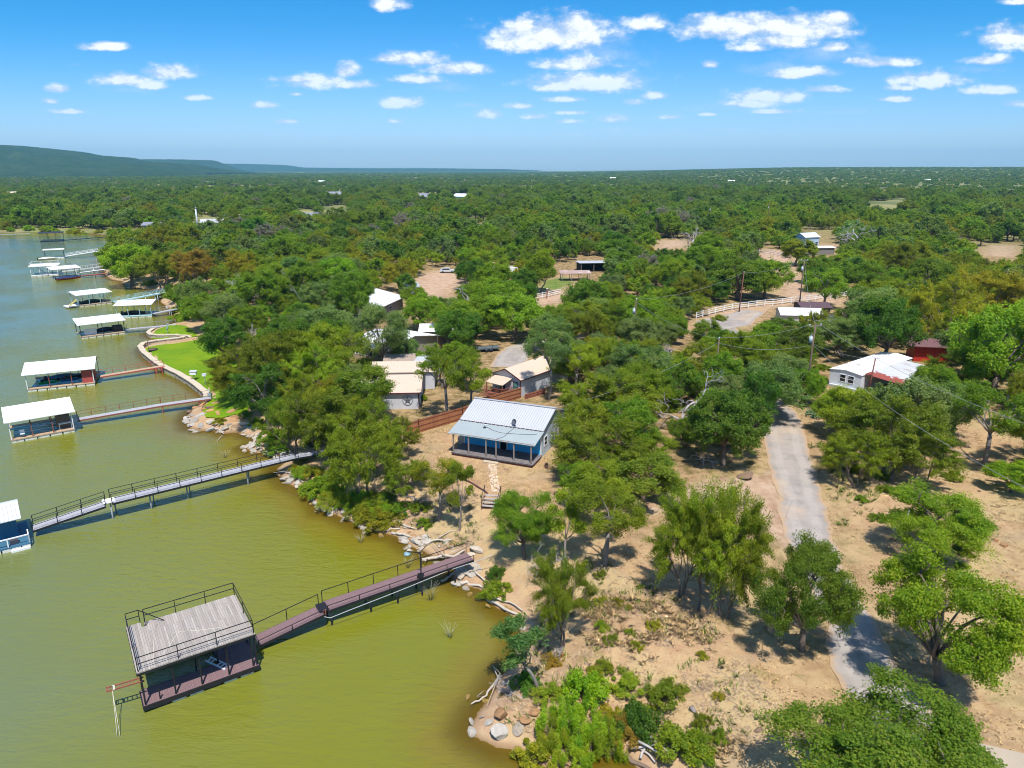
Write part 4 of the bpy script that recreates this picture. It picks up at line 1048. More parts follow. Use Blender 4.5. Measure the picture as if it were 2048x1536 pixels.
# rusty boom ladder sticking out from the left end and its ropes
bl = thing('boom_ladder', 'rusty red ladder boom sticking out over the water from the two-deck dock', 'ladder', on_dock(.1, .9, 1.75), rz)
s = MB(); s.beam((.2, 0, 0), (-1.95, .2, 0), .08).beam((.2, .42, 0), (-1.95, .62, 0), .08)
for k in range(7): s.beam((-.15 - k * .28, .03 + k * .028, 0), (-.15 - k * .28, .4 + k * .028, 0), .05)
s.beam((-1.95, .2, 0), (-1.95, .62, 0), .08); s.build('frame', RUSTB, bl)
s = MB(); s.tube([(-1.55, .1, .02), (-1.5, .35, .09), (-1.6, .62, .02)], .07, 6); s.build('rope_coil', ROPE, bl)
rp = MB(); p0 = on_dock(-1.55, 1.05, 1.75); p1 = on_dock(-1.75, -1.4, .02)
rp.tube([p0, p0.lerp(p1, .4) - Vector((0, 0, .25)), p1], .016, 5); q1 = p1 + Vector((.16, .05, 0)); rp.tube([p0, p0.lerp(q1, .5) - Vector((0, 0, .15)), q1], .016, 5)
tag(rp.build('rope', ROPE), 'pale rope hanging from the rusty ladder boom to the water', 'rope')
rp = MB()
rp.tube([on_dock(1.3, .3, RZ + .06), on_dock(2.0, 1.6, RZ + .05), on_dock(2.95, 3.0, RZ + .06), on_dock(4.2, 2.4, RZ + .05), on_dock(6.3, 1.6, RZ + .06)], .022, 5)
rp.tube([on_dock(1.0, .4, RZ + .06), on_dock(1.25, 2.5, RZ + .05), on_dock(1.75, 4.8, RZ + .06)], .02, 5)
tag(rp.build('rope', ROPE), 'loose pale rope lying zigzag on the weathered roof deck', 'rope')

# ------------------------------------------------------------------ gangways
def gangway(label, secs, width, deckm, railm, h=.95, rails=(1.0, .5), step=1.8, piles=(), sides=(1, -1), cat='gangway', pile_mat=None, truss=False, skirt=True):
    """secs: list of (P0, P1) centre lines of level or sloping sections"""
    o = secs[0][0].copy(); o.z = 0
    t_ = thing('gangway', label, cat, o)
    for (a, b) in secs:
        a = a - o; b = b - o; d = (b - a); n = Vector((-d.y, d.x, 0)).normalized() * (width / 2)
        ang_ = math.atan2(d.y, d.x); Ls = math.hypot(d.x, d.y)
        s = MB(); s.slab([(0, -width/2, 0), (Ls, -width/2, b.z - a.z), (Ls, width/2, b.z - a.z), (0, width/2, 0)], .07)
        s.build('deck', deckm, t_, a, ang_)
        s = MB()
        for sg in (1, -1): s.beam(a + n * sg * 1.02 - Vector((0, 0, .12)), b + n * sg * 1.02 - Vector((0, 0, .12)), .07, .2)
        s.build('side_beam', railm, t_)
        for sg in sides:
            s = MB(); q0, q1 = a + n * sg * 1.05, b + n * sg * 1.05
            rail(s, [q0, q1], h, step, .055, rails, .045)
            if truss:
                k = max(2, round(Ls / 1.3))
                for i in range(k): s.beam(q0.lerp(q1, i / k) + Vector((0, 0, h if i % 2 else 0)), q0.lerp(q1, (i + 1) / k) + Vector((0, 0, 0 if i % 2 else h)), .05)
            s.build('railing', railm, t_)
    for (p, ztop) in piles:
        p = p - o
        s = MB()
        for sg in (1, -1):
            e = p + Vector((0, 0, 0)) ; d = (secs[-1][1] - secs[-1][0]); n = Vector((-d.y, d.x, 0)).normalized() * (width * .46) * sg
            s.tube([(e.x + n.x, e.y + n.y, -1.2), (e.x + n.x, e.y + n.y, ztop - .12)], .075, 8)
        s.build('piling', pile_mat or railm, t_)
    return t_
m1 = [(W(513, 1281, .55), W(643, 1219, 1.35)), (W(650, 1212, 1.4), W(940, 1112, 1.9))]
gw = gangway('mauve plank gangway with black railing from the two-deck dock to the shore', m1, 1.35, MAUVE, BLACKM,
             rails=(1.0,), sides=(1,), piles=[(m1[1][0].lerp(m1[1][1], f), 1.4 + .5 * f) for f in (.02, .27, .45, .62, .86)], step=2.3)
for a, b in m1:
    d = (b - a); n = Vector((d.y, -d.x, 0)).normalized() * .71
    o = gw.location; s = MB(); rail(s, [a + n - o, b + n - o], .42, 2.4, .06, (1.0,), .04); s.build('low_railing', BLACKM, gw)
pp = MB(); off = [W(643, 1232, 1.2), W(660, 1236, 1.0), W(700, 1220, 1.15), W(800, 1181, 1.4), W(900, 1140, 1.6), W(955, 1122, 1.9), W(985, 1110, 2.4)]
pp.tube(off, .03, 6); tag(pp.build('water_pipe', M('grey_plastic_pipe', (.42, .42, .41), .15, 3, .6)), 'white pipe running along the near side of the mauve gangway', 'pipe')
md = (m1[0][1] + m1[1][0]) / 2
jt = thing('gangway_joint', 'black hinge plate joining the two lengths of the mauve gangway', 'hinge plate', (md.x, md.y, 0), math.atan2((m1[1][1] - m1[1][0]).y, (m1[1][1] - m1[1][0]).x))
MB().box(-.45, .3, -.55, .6, 1.39, 1.47).build('plate', BLACKM, jt); MB().box(-.2, .0, -.75, -.56, 1.2, 1.6).build('bracket', RUSTB, jt)
lp_b = m1[1][0].lerp(m1[1][1], .62); d = (m1[1][1] - m1[1][0]); n = Vector((d.y, -d.x, 0)).normalized() * .55
lp = thing('lamp_post', 'black lamp post with a hanging blue-grey lamp on the mauve gangway', 'lamp post', lp_b + n)
s = MB(); s.beam((0, 0, 0), (0, 0, 2.3), .09).beam((0, 0, 2.25), (-1.1, .2, 2.25), .06); s.build('pole', BLACKM, lp)
s = MB(); s.tube([(-1.1, .2, 2.2), (-1.1, .2, 2.1), (-1.1, .2, 1.98)], [.08, .26, .34], 12); s.build('lamp_shade', M('blue_grey_enamel', (.2, .32, .36), .2, 3, .4), lp)
MB().box(-.3, .2, -.25, .25, 0, .22).build('base', BLACKM, lp)

g1 = [(W(66, 1055, .75), W(211, 1006, 1.75)), (W(222, 1001, 1.85), W(592, 911, 2.05)), (W(592, 911, 2.05), W(705, 893, 2.5))]
o = g1[0][0].copy()
gangway('long grey gangway with black railings from the blue dock to the wooded bank', g1, 1.45, GREYDECK, BLACKM, rails=(1.0, .55), step=2.05,
        piles=[(W(224, 1001, 1.7), 1.8), (W(301, 981, 1.8), 1.9), (W(374, 962, 1.8), 1.9), (W(494, 934, 1.9), 2.0)], pile_mat=GREYM)
c0 = (g1[0][1] + g1[1][0]) / 2
MB().box(-.7, .75, -.72, .72, 1.77, 1.83)
br = thing('bridge_plate', 'pale flap plate between the two lengths of the long grey gangway', 'flap plate', (c0.x, c0.y, 0), math.atan2((g1[1][1] - g1[1][0]).y, (g1[1][1] - g1[1][0]).x))
MB().box(-.5, .6, -.6, .6, 1.88, 1.92).build('plate', WHITEP, br); MB().box(.5, .58, -.6, .6, 1.8, 1.875).build('hinge', GREYM, br)

# ------------------------------------------------------------------ covered docks farther along the shore
def dock(label, a_px, b_px, depth, roof_h, rise, roofm, deckm, postm, ridge=.5, ov=.35, nposts=4, slip=True, deck_z=.45, front=1.1, lift=True, walls=None, trim=None, flat=False):
    A, rz, L = frame2(W(*a_px, .35), W(*b_px, .35)); A.z = 0
    t_ = thing('covered_dock', label, 'boat dock', A, rz)
    s = MB(); s.box(0, L, 0, front, deck_z - .14, deck_z)
    if slip: s.box(L - 1.2, L, front, depth, deck_z - .14, deck_z).box(0, L - 1.2, depth - .9, depth, deck_z - .14, deck_z)
    else: s.box(0, L, front, depth, deck_z - .14, deck_z)
    s.build('deck', deckm, t_)
    s = MB()
    k = max(3, int(L / 1.3))
    for i in range(k): s.box(i * L / k + .08, (i + 1) * L / k - .08, .05, front, -.25, deck_z - .143)
    s.build('floats', DARKH if flat else FOAM, t_)
    for i in range(nposts):
        for y in (.1, depth - .1):
            x = .1 + (L - .2) * i / (nposts - 1); MB().beam((x, y, deck_z - .2), (x, y, roof_h - .08), .11).build('post', postm if i % (nposts - 1) else (trim or postm), t_)
    yr = depth * ridge
    r = MB()
    if rise <= .02: r.slab([(-ov, -ov, roof_h), (L + ov, -ov, roof_h), (L + ov, depth + ov, roof_h), (-ov, depth + ov, roof_h)], .12)
    elif ridge >= 1: r.slab([(-ov, -ov, roof_h), (L + ov, -ov, roof_h), (L + ov, depth + ov, roof_h + rise), (-ov, depth + ov, roof_h + rise)], .1)
    else:
        r.slab([(-ov, -ov, roof_h), (L + ov, -ov, roof_h), (L + ov, yr, roof_h + rise), (-ov, yr, roof_h + rise)], .1)
        r.slab([(-ov, yr + .003, roof_h + rise), (L + ov, yr + .003, roof_h + rise), (L + ov, depth + ov, roof_h), (-ov, depth + ov, roof_h)], .1)
    r.build('roof', roofm, t_)
    tr = MB()
    for x in (.1, L - .1):
        tr.beam((x, .1, roof_h - .12), (x, depth - .1, roof_h - .12), .08)
        if rise > .1 and ridge < 1: tr.beam((x, .3, roof_h - .1), (x, yr, roof_h + rise - .16), .06).beam((x, depth - .3, roof_h - .1), (x, yr, roof_h + rise - .16), .06)
    for y in (.1, depth - .1): tr.beam((.1, y, roof_h - .12), (L - .1, y, roof_h - .12), .08)
    tr.build('roof_frame', postm, t_)
    mt = Matrix.Translation(A) @ Matrix.Rotation(rz, 4, 'Z')
    return t_, mt, rz, L
def boat(label, mt, rz, x, y, z, L, hullm, covm, cat='boat', name='motor_boat', canopy=False):
    t_ = thing(name, label, cat, mt @ Vector((x, y, z)), rz)
    n = 9; vs = []; hw = L * .17
    for i in range(n):
        f = i / (n - 1); w = hw * (1 - max(0, (f - .55) / .45) ** 2.2) ; sh = .55 + .2 * f * f
        vs += [(f * L, -w, sh), (f * L, -w * .62, .08), (f * L, w * .62, .08), (f * L, w, sh)]
    h = MB(); fs = []
    for i in range(n - 1): fs += [(i*4+j, (i+1)*4+j, (i+1)*4+j+1, i*4+j+1) for j in range(3)]
    fs += [(0, 1, 2, 3)]; h.add(vs, fs, False); h.build('hull', hullm, t_)
    c = MB(); cv = []
    for i in range(n):
        f = i / (n - 1); w = hw * (1 - max(0, (f - .55) / .45) ** 2.2) * 1.03; sh = .56 + .2 * f * f; pk = sh + .42 * math.sin(math.pi * min(1, f * 1.15)) ** .7
        cv += [(f * L, -w, sh), (f * L, -w * .4, pk), (f * L, w * .4, pk), (f * L, w, sh)]
    c.add(cv, [(i*4+j, (i+1)*4+j, (i+1)*4+j+1, i*4+j+1) for i in range(n-1) for j in range(3)] + [(3, 2, 1, 0)], True); c.build('cover', covm, t_)
    MB().box(-.35, 0, -.22, .22, .15, .95).build('outboard_motor', DARKH, t_)
    return t_
def jetski(label, mt, rz, x, y, z, colm):
    t_ = thing('jet_ski', label, 'jet ski', mt @ Vector((x, y, z)), rz)
    h = MB(); n = 7; vs = []
    for i in range(n):
        f = i / (n - 1); w = .5 * (1 - max(0, (f - .5) / .5) ** 2); vs += [(f*2.7, -w, .45), (f*2.7, -w*.5, .05), (f*2.7, w*.5, .05), (f*2.7, w, .45)]
    h.add(vs, [(i*4+j, (i+1)*4+j, (i+1)*4+(j+1)%4, i*4+(j+1)%4) for i in range(n-1) for j in range(4)] + [(0,1,2,3)]); h.build('hull', colm, t_)
    s = MB(); s.tube([(.3, 0, .55), (.9, 0, .72), (1.4, 0, .62)], [.2, .22, .16], 8); s.build('seat', DARKH, t_)
    MB().beam((1.55, -.35, .95), (1.55, .35, .95), .06).beam((1.6, 0, .5), (1.55, 0, .95), .12).build('handlebar', DARKH, t_); return t_

t5, m5, r5, L5 = dock('white-roofed dock with orange decking, second white roof up the shore from the blue dock', (22, 882), (150, 859), 6.6, 2.95, .75, WHITEM, TANW, RUSTB, ridge=.72, trim=WHITEP)
for k in range(3): MB().tube([(.3 + .1 * k, 1.6 + k * .8, .75 + .35 * (k == 2)), (L5 - 1.6, 1.6 + k * .8, .75 + .35 * (k == 2))], .09, 8).build('lift_beam', TEALP, t5)
MB().box(L5 - 1.9, L5 - .3, 1.3, 3.2, .46, 2.2).build('storage_box', M('brown_wall', (.16, .12, .10), .2, 2, .8), t5)
ch = thing('deck_chair', 'pale swivel fishing chair on the orange decking of the white-roofed dock', 'chair', m5 @ Vector((1.35, .5, .45)), r5)
MB().beam((0, 0, 0), (0, 0, .42), .07).build('pedestal', GREYM, ch); MB().box(-.26, .26, -.26, .26, .42, .52).build('seat', WHITEG, ch); MB().box(-.26, .26, .2, .27, .52, .95).build('backrest', WHITEG, ch)
tb = thing('work_table', 'white bench table at the right end of the orange-decked dock', 'table', m5 @ Vector((L5 - 1.7, .45, .45)), r5)
MB().box(0, 1.5, 0, .5, .8, .88).build('table_top', WHITEP, tb)
for x in (.06, 1.44): MB().beam((x, .25, 0), (x, .25, .8), .08).build('leg', WHITEP, tb)
gangway('rusty-railed grey walkway from the orange-decked dock to the stone seawall corner', [(W(155, 838, .9), W(322, 809, 1.2)), (W(322, 809, 1.2), W(421, 795, 1.3))], 1.15, GREYDECK, RUSTB, rails=(1.0, .5), sides=(1,), piles=[(W(324, 810, 1.1), 1.2), (W(398, 799, 1.2), 1.25)])

t6, m6, r6, L6 = dock('white-roofed dock with a red cabin end and red posts', (54, 780), (190, 766), 7.6, 2.85, 1.1, WHITEM, TANW, RUSTB, trim=WHITEP)
MB().box(L6 - 1.75, L6 - .25, .35, .42, .46, 2.75).box(L6 - .24, L6 - .17, .35, 4.5, .46, 2.75).build('cabin_wall', REDP, t6)
jetski('green jet ski under the white roof beside the red cabin', m6, r6 + .1, 1.3, 2.2, .45, GREENP)
jetski('blue jet ski under the white roof beside the red cabin', m6, r6 + .1, 4.3, 2.6, .45, BLUET)
boat('boat under a blue tarp on the red-cabin dock', m6, r6, 2.2, 4.2, .35, 5.0, DARKH, BLUET)
gangway('red-railed tan walkway from the red-cabin dock to the lawn seawall', [(W(200, 752, .9), W(328, 731, 1.15))], 1.05, TANW, REDP, rails=(1.0, .5), sides=(1,), piles=[(W(310, 735, 1.1), 1.1), (W(322, 733, 1.1), 1.15)])
t7, m7, r7, L7 = dock('low white flat-roofed dock with a white half wall, nearest the green grass point', (162, 675), (251, 664), 6.2, 3.0, .5, WHITEM, TANW, DARKH, ridge=.9, nposts=3)
MB().box(.9, 3.2, 1.15, 1.22, .46, 1.75).build('half_wall', WHITEP, t7); MB().box(L7 - 2.0, L7 - .2, 1.2, 3.0, .46, 1.6).build('storage_box', M('dark_brown_box', (.05, .035, .035), .2, 2, .8), t7)
boat('boat under a navy cover behind the white half wall', m7, r7, 3.2, 3.2, .3, 4.2, DARKH, NAVY)
gangway('pale walkway from the white half-wall dock to the green grass point', [(W(253, 658, .8), W(352, 649, 1.0))], 1.1, GREYDECK, GREYM, rails=(1.0,), sides=(1,), piles=[(W(335, 652, .9), .95)])
t8, m8, r8, L8 = dock('white-roofed dock with pale blue posts, midway between the half-wall dock and the slide dock', (233, 634), (304, 631), 5.6, 3.1, .45, WHITEM, TEALP, TEALP, ridge=.85, nposts=4)
boat('dark covered boat between pale blue posts', m8, r8, .8, 2.4, .3, 5.0, DARKH, DARKH)
gangway('weathered ramp from the pale blue dock up to the rocky bank', [(W(306, 627, .8), W(384, 610, 1.6))], 1.2, GREYDECK, GREYM, sides=(1,), piles=[(W(340, 621, 1.2), 1.2)])
t9, m9, r9, L9 = dock('silver-roofed dock with a yellow water slide on its swim deck', (157, 612), (224, 604), 6.0, 3.1, .35, WHITEM, TANW, TEALP, ridge=.9, nposts=4)
MB().box(-2.6, -.003, .2, 3.2, .2, .42).build('swim_deck', WHITEP, t9)
sl_ = thing('water_slide', 'yellow water slide on the swim deck of the silver-roofed dock', 'slide', m9 @ Vector((-.3, -.1, .45)), r9)
s = MB(); s.slab([(-1.9, -.3, .15), (.1, -.3, 1.5), (.1, .3, 1.5), (-1.9, .3, .15)], .1); s.beam((-1.9, -.33, .3), (.1, -.33, 1.65), .07).beam((-1.9, .33, .3), (.1, .33, 1.65), .07); s.build('chute', YELP, sl_)
s = MB(); s.beam((.15, -.28, -.1), (.15, -.28, 1.9), .07).beam((.15, .28, -.1), (.15, .28, 1.9), .07); s.build('frame', TEALP, sl_)
boat('boat under a dark green cover on the slide dock', m9, r9, 1.2, 2.2, .3, 5.0, DARKH, M('dark_green_canvas', (.01, .06, .06), .2, 2, .8))
gangway('teal truss gangway from the slide dock to the rocky point', [(W(226, 603, .9), W(288, 592, 1.5)), (W(288, 592, 1.5), W(330, 584, 1.7))], 1.3, TEALP, TEALP, truss=True, piles=[(W(288, 593, 1.4), 1.45), (W(312, 589, 1.6), 1.6)])
t10, m10, r10, L10 = dock('white-roofed dock with a red striped boat, behind the slide dock', (107, 558), (162, 553), 6.0, 3.3, .4, WHITEM, GREYDECK, DARKH, ridge=.9, nposts=3)
boat('dark boat with a red stripe under the white roof', m10, r10, .5, -1.2, 0.0, 7.0, REDP, NAVY)
gangway('red-edged walkway behind the slide dock', [(W(164, 551, .8), W(212, 547, 1.0))], 1.2, REDP, DARKH, rails=(1.0,), sides=(1,), piles=[(W(190, 549, .9), .9)])
t11, m11, r11, L11 = dock('open white dock with a flat white top deck and a slanting stair', (62, 552), (117, 549), 7.0, 3.4, .0, WHITEP, WHITEP, WHITEP, nposts=4)
s = MB(); s.beam((1.5, 1.0, 3.3), (4.6, 1.0, .5), .5, .12); s.build('stair', GREYM, t11)
s = MB(); rail(s, [(0, 0, 3.4), (L11, 0, 3.4), (L11, 7, 3.4), (0, 7, 3.4), (0, 0, 3.4)], .9, 2.4, .05, (1.0,), .05); s.build('railing', WHITEP, t11)
gangway('white-railed walkway reaching the wooded point behind the open white dock', [(W(120, 543, 1.0), W(215, 531, 1.4))], 1.3, GREYDECK, WHITEP, rails=(1.0,), piles=[(W(150, 540, 1.1), 1.1), (W(185, 536, 1.2), 1.2)])
gangway('low pale walkway between the white-railed walkway and the red-edged walkway', [(W(160, 545, .8), W(212, 538, 1.0))], 1.2, WHITEP, GREYM, rails=(1.0,), sides=(1,), piles=[(W(190, 541, .9), .9)])
t12, m12, r12, L12 = dock('small platform dock with a thin flat canopy and a white tender', (90, 517), (129, 515), 4.2, 3.6, 0, WHITEP, WHITEP, DARKH, nposts=2, slip=False)
boat('white open boat beside the thin-canopied platform', m12, r12, -2.2, -1.4, 0, 6.6, WHITEG, WHITEG)
gangway('arched white gangway behind the thin-canopied platform', [(W(131, 512, .9), W(186, 503, 2.2)), (W(186, 503, 2.2), W(228, 500, 2.3))], 1.4, WHITEP, WHITEP, truss=True, piles=[(W(190, 504, 2.0), 2.1)])
t13, m13, r13, L13 = dock('dark steel dock with a black roof near the far shore', (80, 483), (128, 481), 8.0, 4.2, .0, M('black_roof', (.03, .035, .05), .2, 1, .6), DARKH, DARKH, nposts=4, flat=True)
gangway('dark walkway from the black-roofed dock to the far grassy shore', [(W(130, 480, .8), W(230, 472, 1.0))], 1.4, DARKH, DARKH, rails=(1.0,), sides=(1,), piles=[(W(160, 477, .8), .8), (W(195, 475, .8), .8)])
gangway('thin pier along the far left shore', [(W(-40, 470, 1.0), W(60, 467, 1.0))], 1.6, GREYDECK, GREYM, rails=(1.0,), sides=(1,), piles=[(W(0, 469, 1), 1), (W(30, 468, 1), 1)])

# blue dock cut by the left edge
A, rz, L = frame2(W(-60, 1116, .4), W(62, 1085, .4)); A.z = 0
bd = thing('boat_house', 'blue-walled boat house with a ribbed silver roof, cut by the left edge', 'boat house', A, rz)
D = 5.2
MB().box(0, L, 0, D, .28, .45).build('deck', M('blue_deck', (.05, .14, .22), .2, 2, .6), bd)
s = MB()
for i in range(6): s.box(i * L / 6 + .06, (i + 1) * L / 6 - .06, -.02, .7, -.25, .275)
s.build('floats', FOAM, bd)
MB().box(.2, L - .8, 1.6, D - .2, .453, 2.7).build('wall', BLUEM, bd)
MB().box(L - 4.4, L - 3.5, 1.55, 1.597, .5, 2.2).build('door', M('dark_doorway', (.006, .008, .012), .2, 2, .8), bd)
rf = MB(); h0, h1 = 2.75, 3.45
rf.slab([(-.3, .7, h0), (L - .35, .7, h0), (L - .35, 3.6, h1), (-.3, 3.6, h1)], .08); rf.slab([(-.3, 3.603, h1), (L - .35, 3.603, h1), (L - .35, D + .3, h0 + .1), (-.3, D + .3, h0 + .1)], .08)
ro = rf.build('roof', M('silver_roof', (.60, .63, .67), .08, .6, .4), bd)
rb = MB()
for i in range(14): rb.beam((-.2 + i * (L - .3) / 13.5, .72, h0 + .03), (-.2 + i * (L - .3) / 13.5, 3.58, h1 + .03), .05, .05)
rb.build('roof_rib', M('silver_rib', (.5, .53, .57), .08, .6, .4), ro)
s = MB(); rail(s, [(L - 3.4, .08, .45), (L - .08, .08, .45), (L - .08, 1.2, .45)], .8, 1.5, .09, (1.0,), .1); s.build('railing', WHITEP, bd)
MB().box(L - 1.6, L - .1, -.42, -.1, -.05, .2).box(L - 1.6, L - 1.45, -.1, .0, .0, .2).build('swim_step', WHITEP, bd)
MB().box(L - 1.6, L - .9, .5, .95, .452, .8).build('cooler_box', M('dark_gear', (.06, .06, .08), .4, 6, .6), bd)
# ------------------------------------------------------------------ materials for houses
ROOFL = M('pale_galvalume_roof', (0.47, 0.48, 0.50), 0.08, 0.5, 0.42, spec=0.4)
ROOFB = M('blue_grey_galvalume', (0.33, 0.375, 0.38), 0.07, 0.5, 0.42, spec=0.4, stripes=(0, 0.3, 0.3))
RIBM = M('roof_rib_metal', (0.36, 0.37, 0.39), 0.06, 0.5, 0.45)
BLUEW = M('blue_siding', (0.07, 0.50, 0.92), 0.06, 1.2, 0.7, stripes=(2, 0.2, 0.3))
GREYW = M('blue_grey_siding', (0.44, 0.52, 0.64), 0.08, 1.0, 0.75, stripes=(2, 0.2, 0.3))
TRIMW = M('white_trim', (0.72, 0.74, 0.77), 0.05, 2, 0.6)
PORCHW = plank_mat('grey_porch_boards', [(0.16, 0.14, 0.14), (0.22, 0.19, 0.19), (0.12, 0.11, 0.12), (0.25, 0.23, 0.23)], 0.14, 2.4, gap=(0.03, 0.03, 0.03), axis=1)
POSTW = M('weathered_post', (0.24, 0.205, 0.19), 0.25, 3, 0.9)
BRICKR = M('dark_red_skirting', (0.13, 0.06, 0.055), 0.4, 6, 0.9)
TANROOF = M('tan_metal_roof', (0.56, 0.45, 0.35), 0.07, 0.5, 0.5, stripes=(0, 0.5, 0.45))
MAROON = M('maroon_trim', (0.09, 0.03, 0.035), 0.15, 2, 0.6)
PALEW = M('pale_grey_siding', (0.52, 0.53, 0.57), 0.1, 0.8, 0.75, stripes=(0, 0.3, 0.25))
STONEW = M('tan_stone_wall', (0.38, 0.31, 0.20), 0.35, 2.5, 0.9)
CEDAR = plank_mat('cedar_fence_boards', [(0.33, 0.135, 0.055), (0.42, 0.18, 0.08), (0.28, 0.11, 0.05), (0.4, 0.2, 0.1)], 6, 0.14, gap=(0.08, 0.035, 0.02))
REDWOOD = M('red_stained_wood', (0.27, 0.10, 0.065), 0.25, 3, 0.8)
WOODP = M('utility_pole_wood', (0.15, 0.105, 0.075), 0.25, 2, 0.9)
BROWNP = M('red_brown_pole', (0.20, 0.075, 0.06), 0.25, 2, 0.85)
WHITER = M('sun_bleached_white_roof', (0.80, 0.80, 0.80), 0.08, 0.5, 0.6, stain=(0.45, 0.36, 0.30), stain_amt=0.25)

def win(parent, o, x, z, w, h, side='front', frame=TRIMW, pane=GLASS):
    """window on a wall plane: o = offset of the plane; side front (-y), right (+x), left (-x)"""
    s = MB(); p = MB(); e = .07
    bars = [(x - e, x + w + e, z - e, z), (x - e, x + w + e, z + h, z + h + e), (x - e, x, z, z + h), (x + w, x + w + e, z, z + h), (x, x + w, z + h / 2 - .025, z + h / 2 + .025)]
    for (a, b, c, d) in bars:
        if side == 'front': s.box(a, b, o - .06, o - .003, c, d)
        elif side == 'right': s.box(o + .003, o + .06, a, b, c, d)
        else: s.box(o - .06, o - .003, a, b, c, d)
    if side == 'front': p.box(x + .003, x + w - .003, o - .03, o - .006, z + .003, z + h - .003)
    elif side == 'right': p.box(o + .006, o + .03, x + .003, x + w - .003, z + .003, z + h - .003)
    else: p.box(o - .03, o - .006, x + .003, x + w - .003, z + .003, z + h - .003)
    f = s.build('window', frame, parent); p.build('pane', pane, f); return f
def gable_walls(mb, x0, x1, y0, y1, h, rise, ridge_along='x', z0=-.8):
    if ridge_along == 'x':
        ym = (y0 + y1) / 2
        for x, fl in ((x0, 1), (x1, 0)):
            mb.add([(x, y0, z0), (x, y1, z0), (x, y1, h), (x, ym, h + rise), (x, y0, h)], [(4, 3, 2, 1, 0) if fl else (0, 1, 2, 3, 4)])
        mb.add([(x0, y0, z0), (x1, y0, z0), (x1, y0, h), (x0, y0, h)], [(0, 1, 2, 3)]); mb.add([(x0, y1, z0), (x1, y1, z0), (x1, y1, h), (x0, y1, h)], [(3, 2, 1, 0)])
    else:
        xm = (x0 + x1) / 2
        mb.add([(x0, y0, z0), (x1, y0, z0), (x1, y0, h), (xm, y0, h + rise), (x0, y0, h)], [(0, 1, 2, 3, 4)]); mb.add([(x0, y1, z0), (x1, y1, z0), (x1, y1, h), (xm, y1, h + rise), (x0, y1, h)], [(4, 3, 2, 1, 0)])
        mb.add([(x0, y0, z0), (x0, y1, z0), (x0, y1, h), (x0, y0, h)], [(3, 2, 1, 0)]); mb.add([(x1, y0, z0), (x1, y1, z0), (x1, y1, h), (x1, y0, h)], [(0, 1, 2, 3)])
    return mb
def gable_roof(mb, x0, x1, y0, y1, h, rise, ov=.35, th=.1, ridge_along='x'):
    if ridge_along == 'x':
        ym = (y0 + y1) / 2; dz = rise * ov / ((y1 - y0) / 2)
        mb.slab([(x0 - ov, y0 - ov, h - dz + th), (x1 + ov, y0 - ov, h - dz + th), (x1 + ov, ym, h + rise + th), (x0 - ov, ym, h + rise + th)], th)
        mb.slab([(x0 - ov, ym + .002, h + rise + th), (x1 + ov, ym + .002, h + rise + th), (x1 + ov, y1 + ov, h - dz + th), (x0 - ov, y1 + ov, h - dz + th)], th)
    else:
        xm = (x0 + x1) / 2; dz = rise * ov / ((x1 - x0) / 2)
        mb.slab([(x0 - ov, y0 - ov, h - dz + th), (xm, y0 - ov, h + rise + th), (xm, y1 + ov, h + rise + th), (x0 - ov, y1 + ov, h - dz + th)], th)
        mb.slab([(xm + .002, y0 - ov, h + rise + th), (x1 + ov, y0 - ov, h - dz + th), (x1 + ov, y1 + ov, h - dz + th), (xm + .002, y1 + ov, h + rise + th)], th)
    return mb
def site(fl, fr, z=None):
    a, b = G(*fl), G(*fr); 
    zz_ = min(a.z, b.z) if z is None else z
    if z is not None: a, b = W(*fl, z), W(*fr, z)
    d = b - a; return Vector((a.x, a.y, zz_)), math.atan2(d.y, d.x), math.hypot(d.x, d.y)

# ------------------------------------------------------------------ the blue house
A = W(903, 904, 3.4); A.z = 3.0; rz = R(-22.2); HL = 9.77
hs_ = thing('blue_house', 'blue lake house with a pale ribbed metal roof and a full-width porch', 'house', A, rz)
hm_ = Matrix.Translation(A) @ Matrix.Rotation(rz, 4, 'Z')
w = MB(); y0, y1, x0, x1 = 3.05, 11.3, .15, 9.66
w.add([(x0, y0, -.9), (x1, y0, -.9), (x1, y0, 2.95), (x0, y0, 2.95)], [(0, 1, 2, 3)]); w.build('front_wall', BLUEW, hs_)
w = MB(); ym, ht = (y0 + y1) / 2, 4.42
w.add([(x1, y0, -.9), (x1, y1, -.9), (x1, y1, 2.85), (x1, ym, ht), (x1, y0, 2.95)], [(0, 1, 2, 3, 4)]); w.add([(x0, y0, -.9), (x0, y1, -.9), (x0, y1, 2.85), (x0, ym, ht), (x0, y0, 2.95)], [(4, 3, 2, 1, 0)])
w.add([(x0, y1, -.9), (x1, y1, -.9), (x1, y1, 2.85), (x0, y1, 2.85)], [(3, 2, 1, 0)]); w.build('side_wall', GREYW, hs_)
d_ = MB().box(-.05, HL, 0, y0 - .004, .26, .40).build('porch_deck', PORCHW, hs_)
MB().box(.0, HL - .05, .1, .16, -.9, .257).box(HL - .16, HL - .1, .165, y0 - .1, -.9, .257).build('skirting', BRICKR, hs_)
for x, y in [(.12, .28), (2.02, .28), (4.16, .28), (5.37, .28), (7.48, .28), (9.5, .28)]: MB().box(x - .065, x + .065, y - .065, y + .065, .403, 2.52).build('porch_post', POSTW, hs_)
MB().box(-.1, HL + .05, .2, .34, 2.522, 2.62).build('porch_beam', POSTW, hs_)
E0, J0, R0 = (0.12, 2.56), (3.15, 3.17), (7.17, 4.62); B0 = (11.75, 3.0)
pr = MB().slab([(-.5, E0[0], E0[1]), (9.95, E0[0], E0[1]), (9.95, J0[0], J0[1]), (-.5, J0[0], J0[1])], .06).build('porch_roof', ROOFB, hs_)
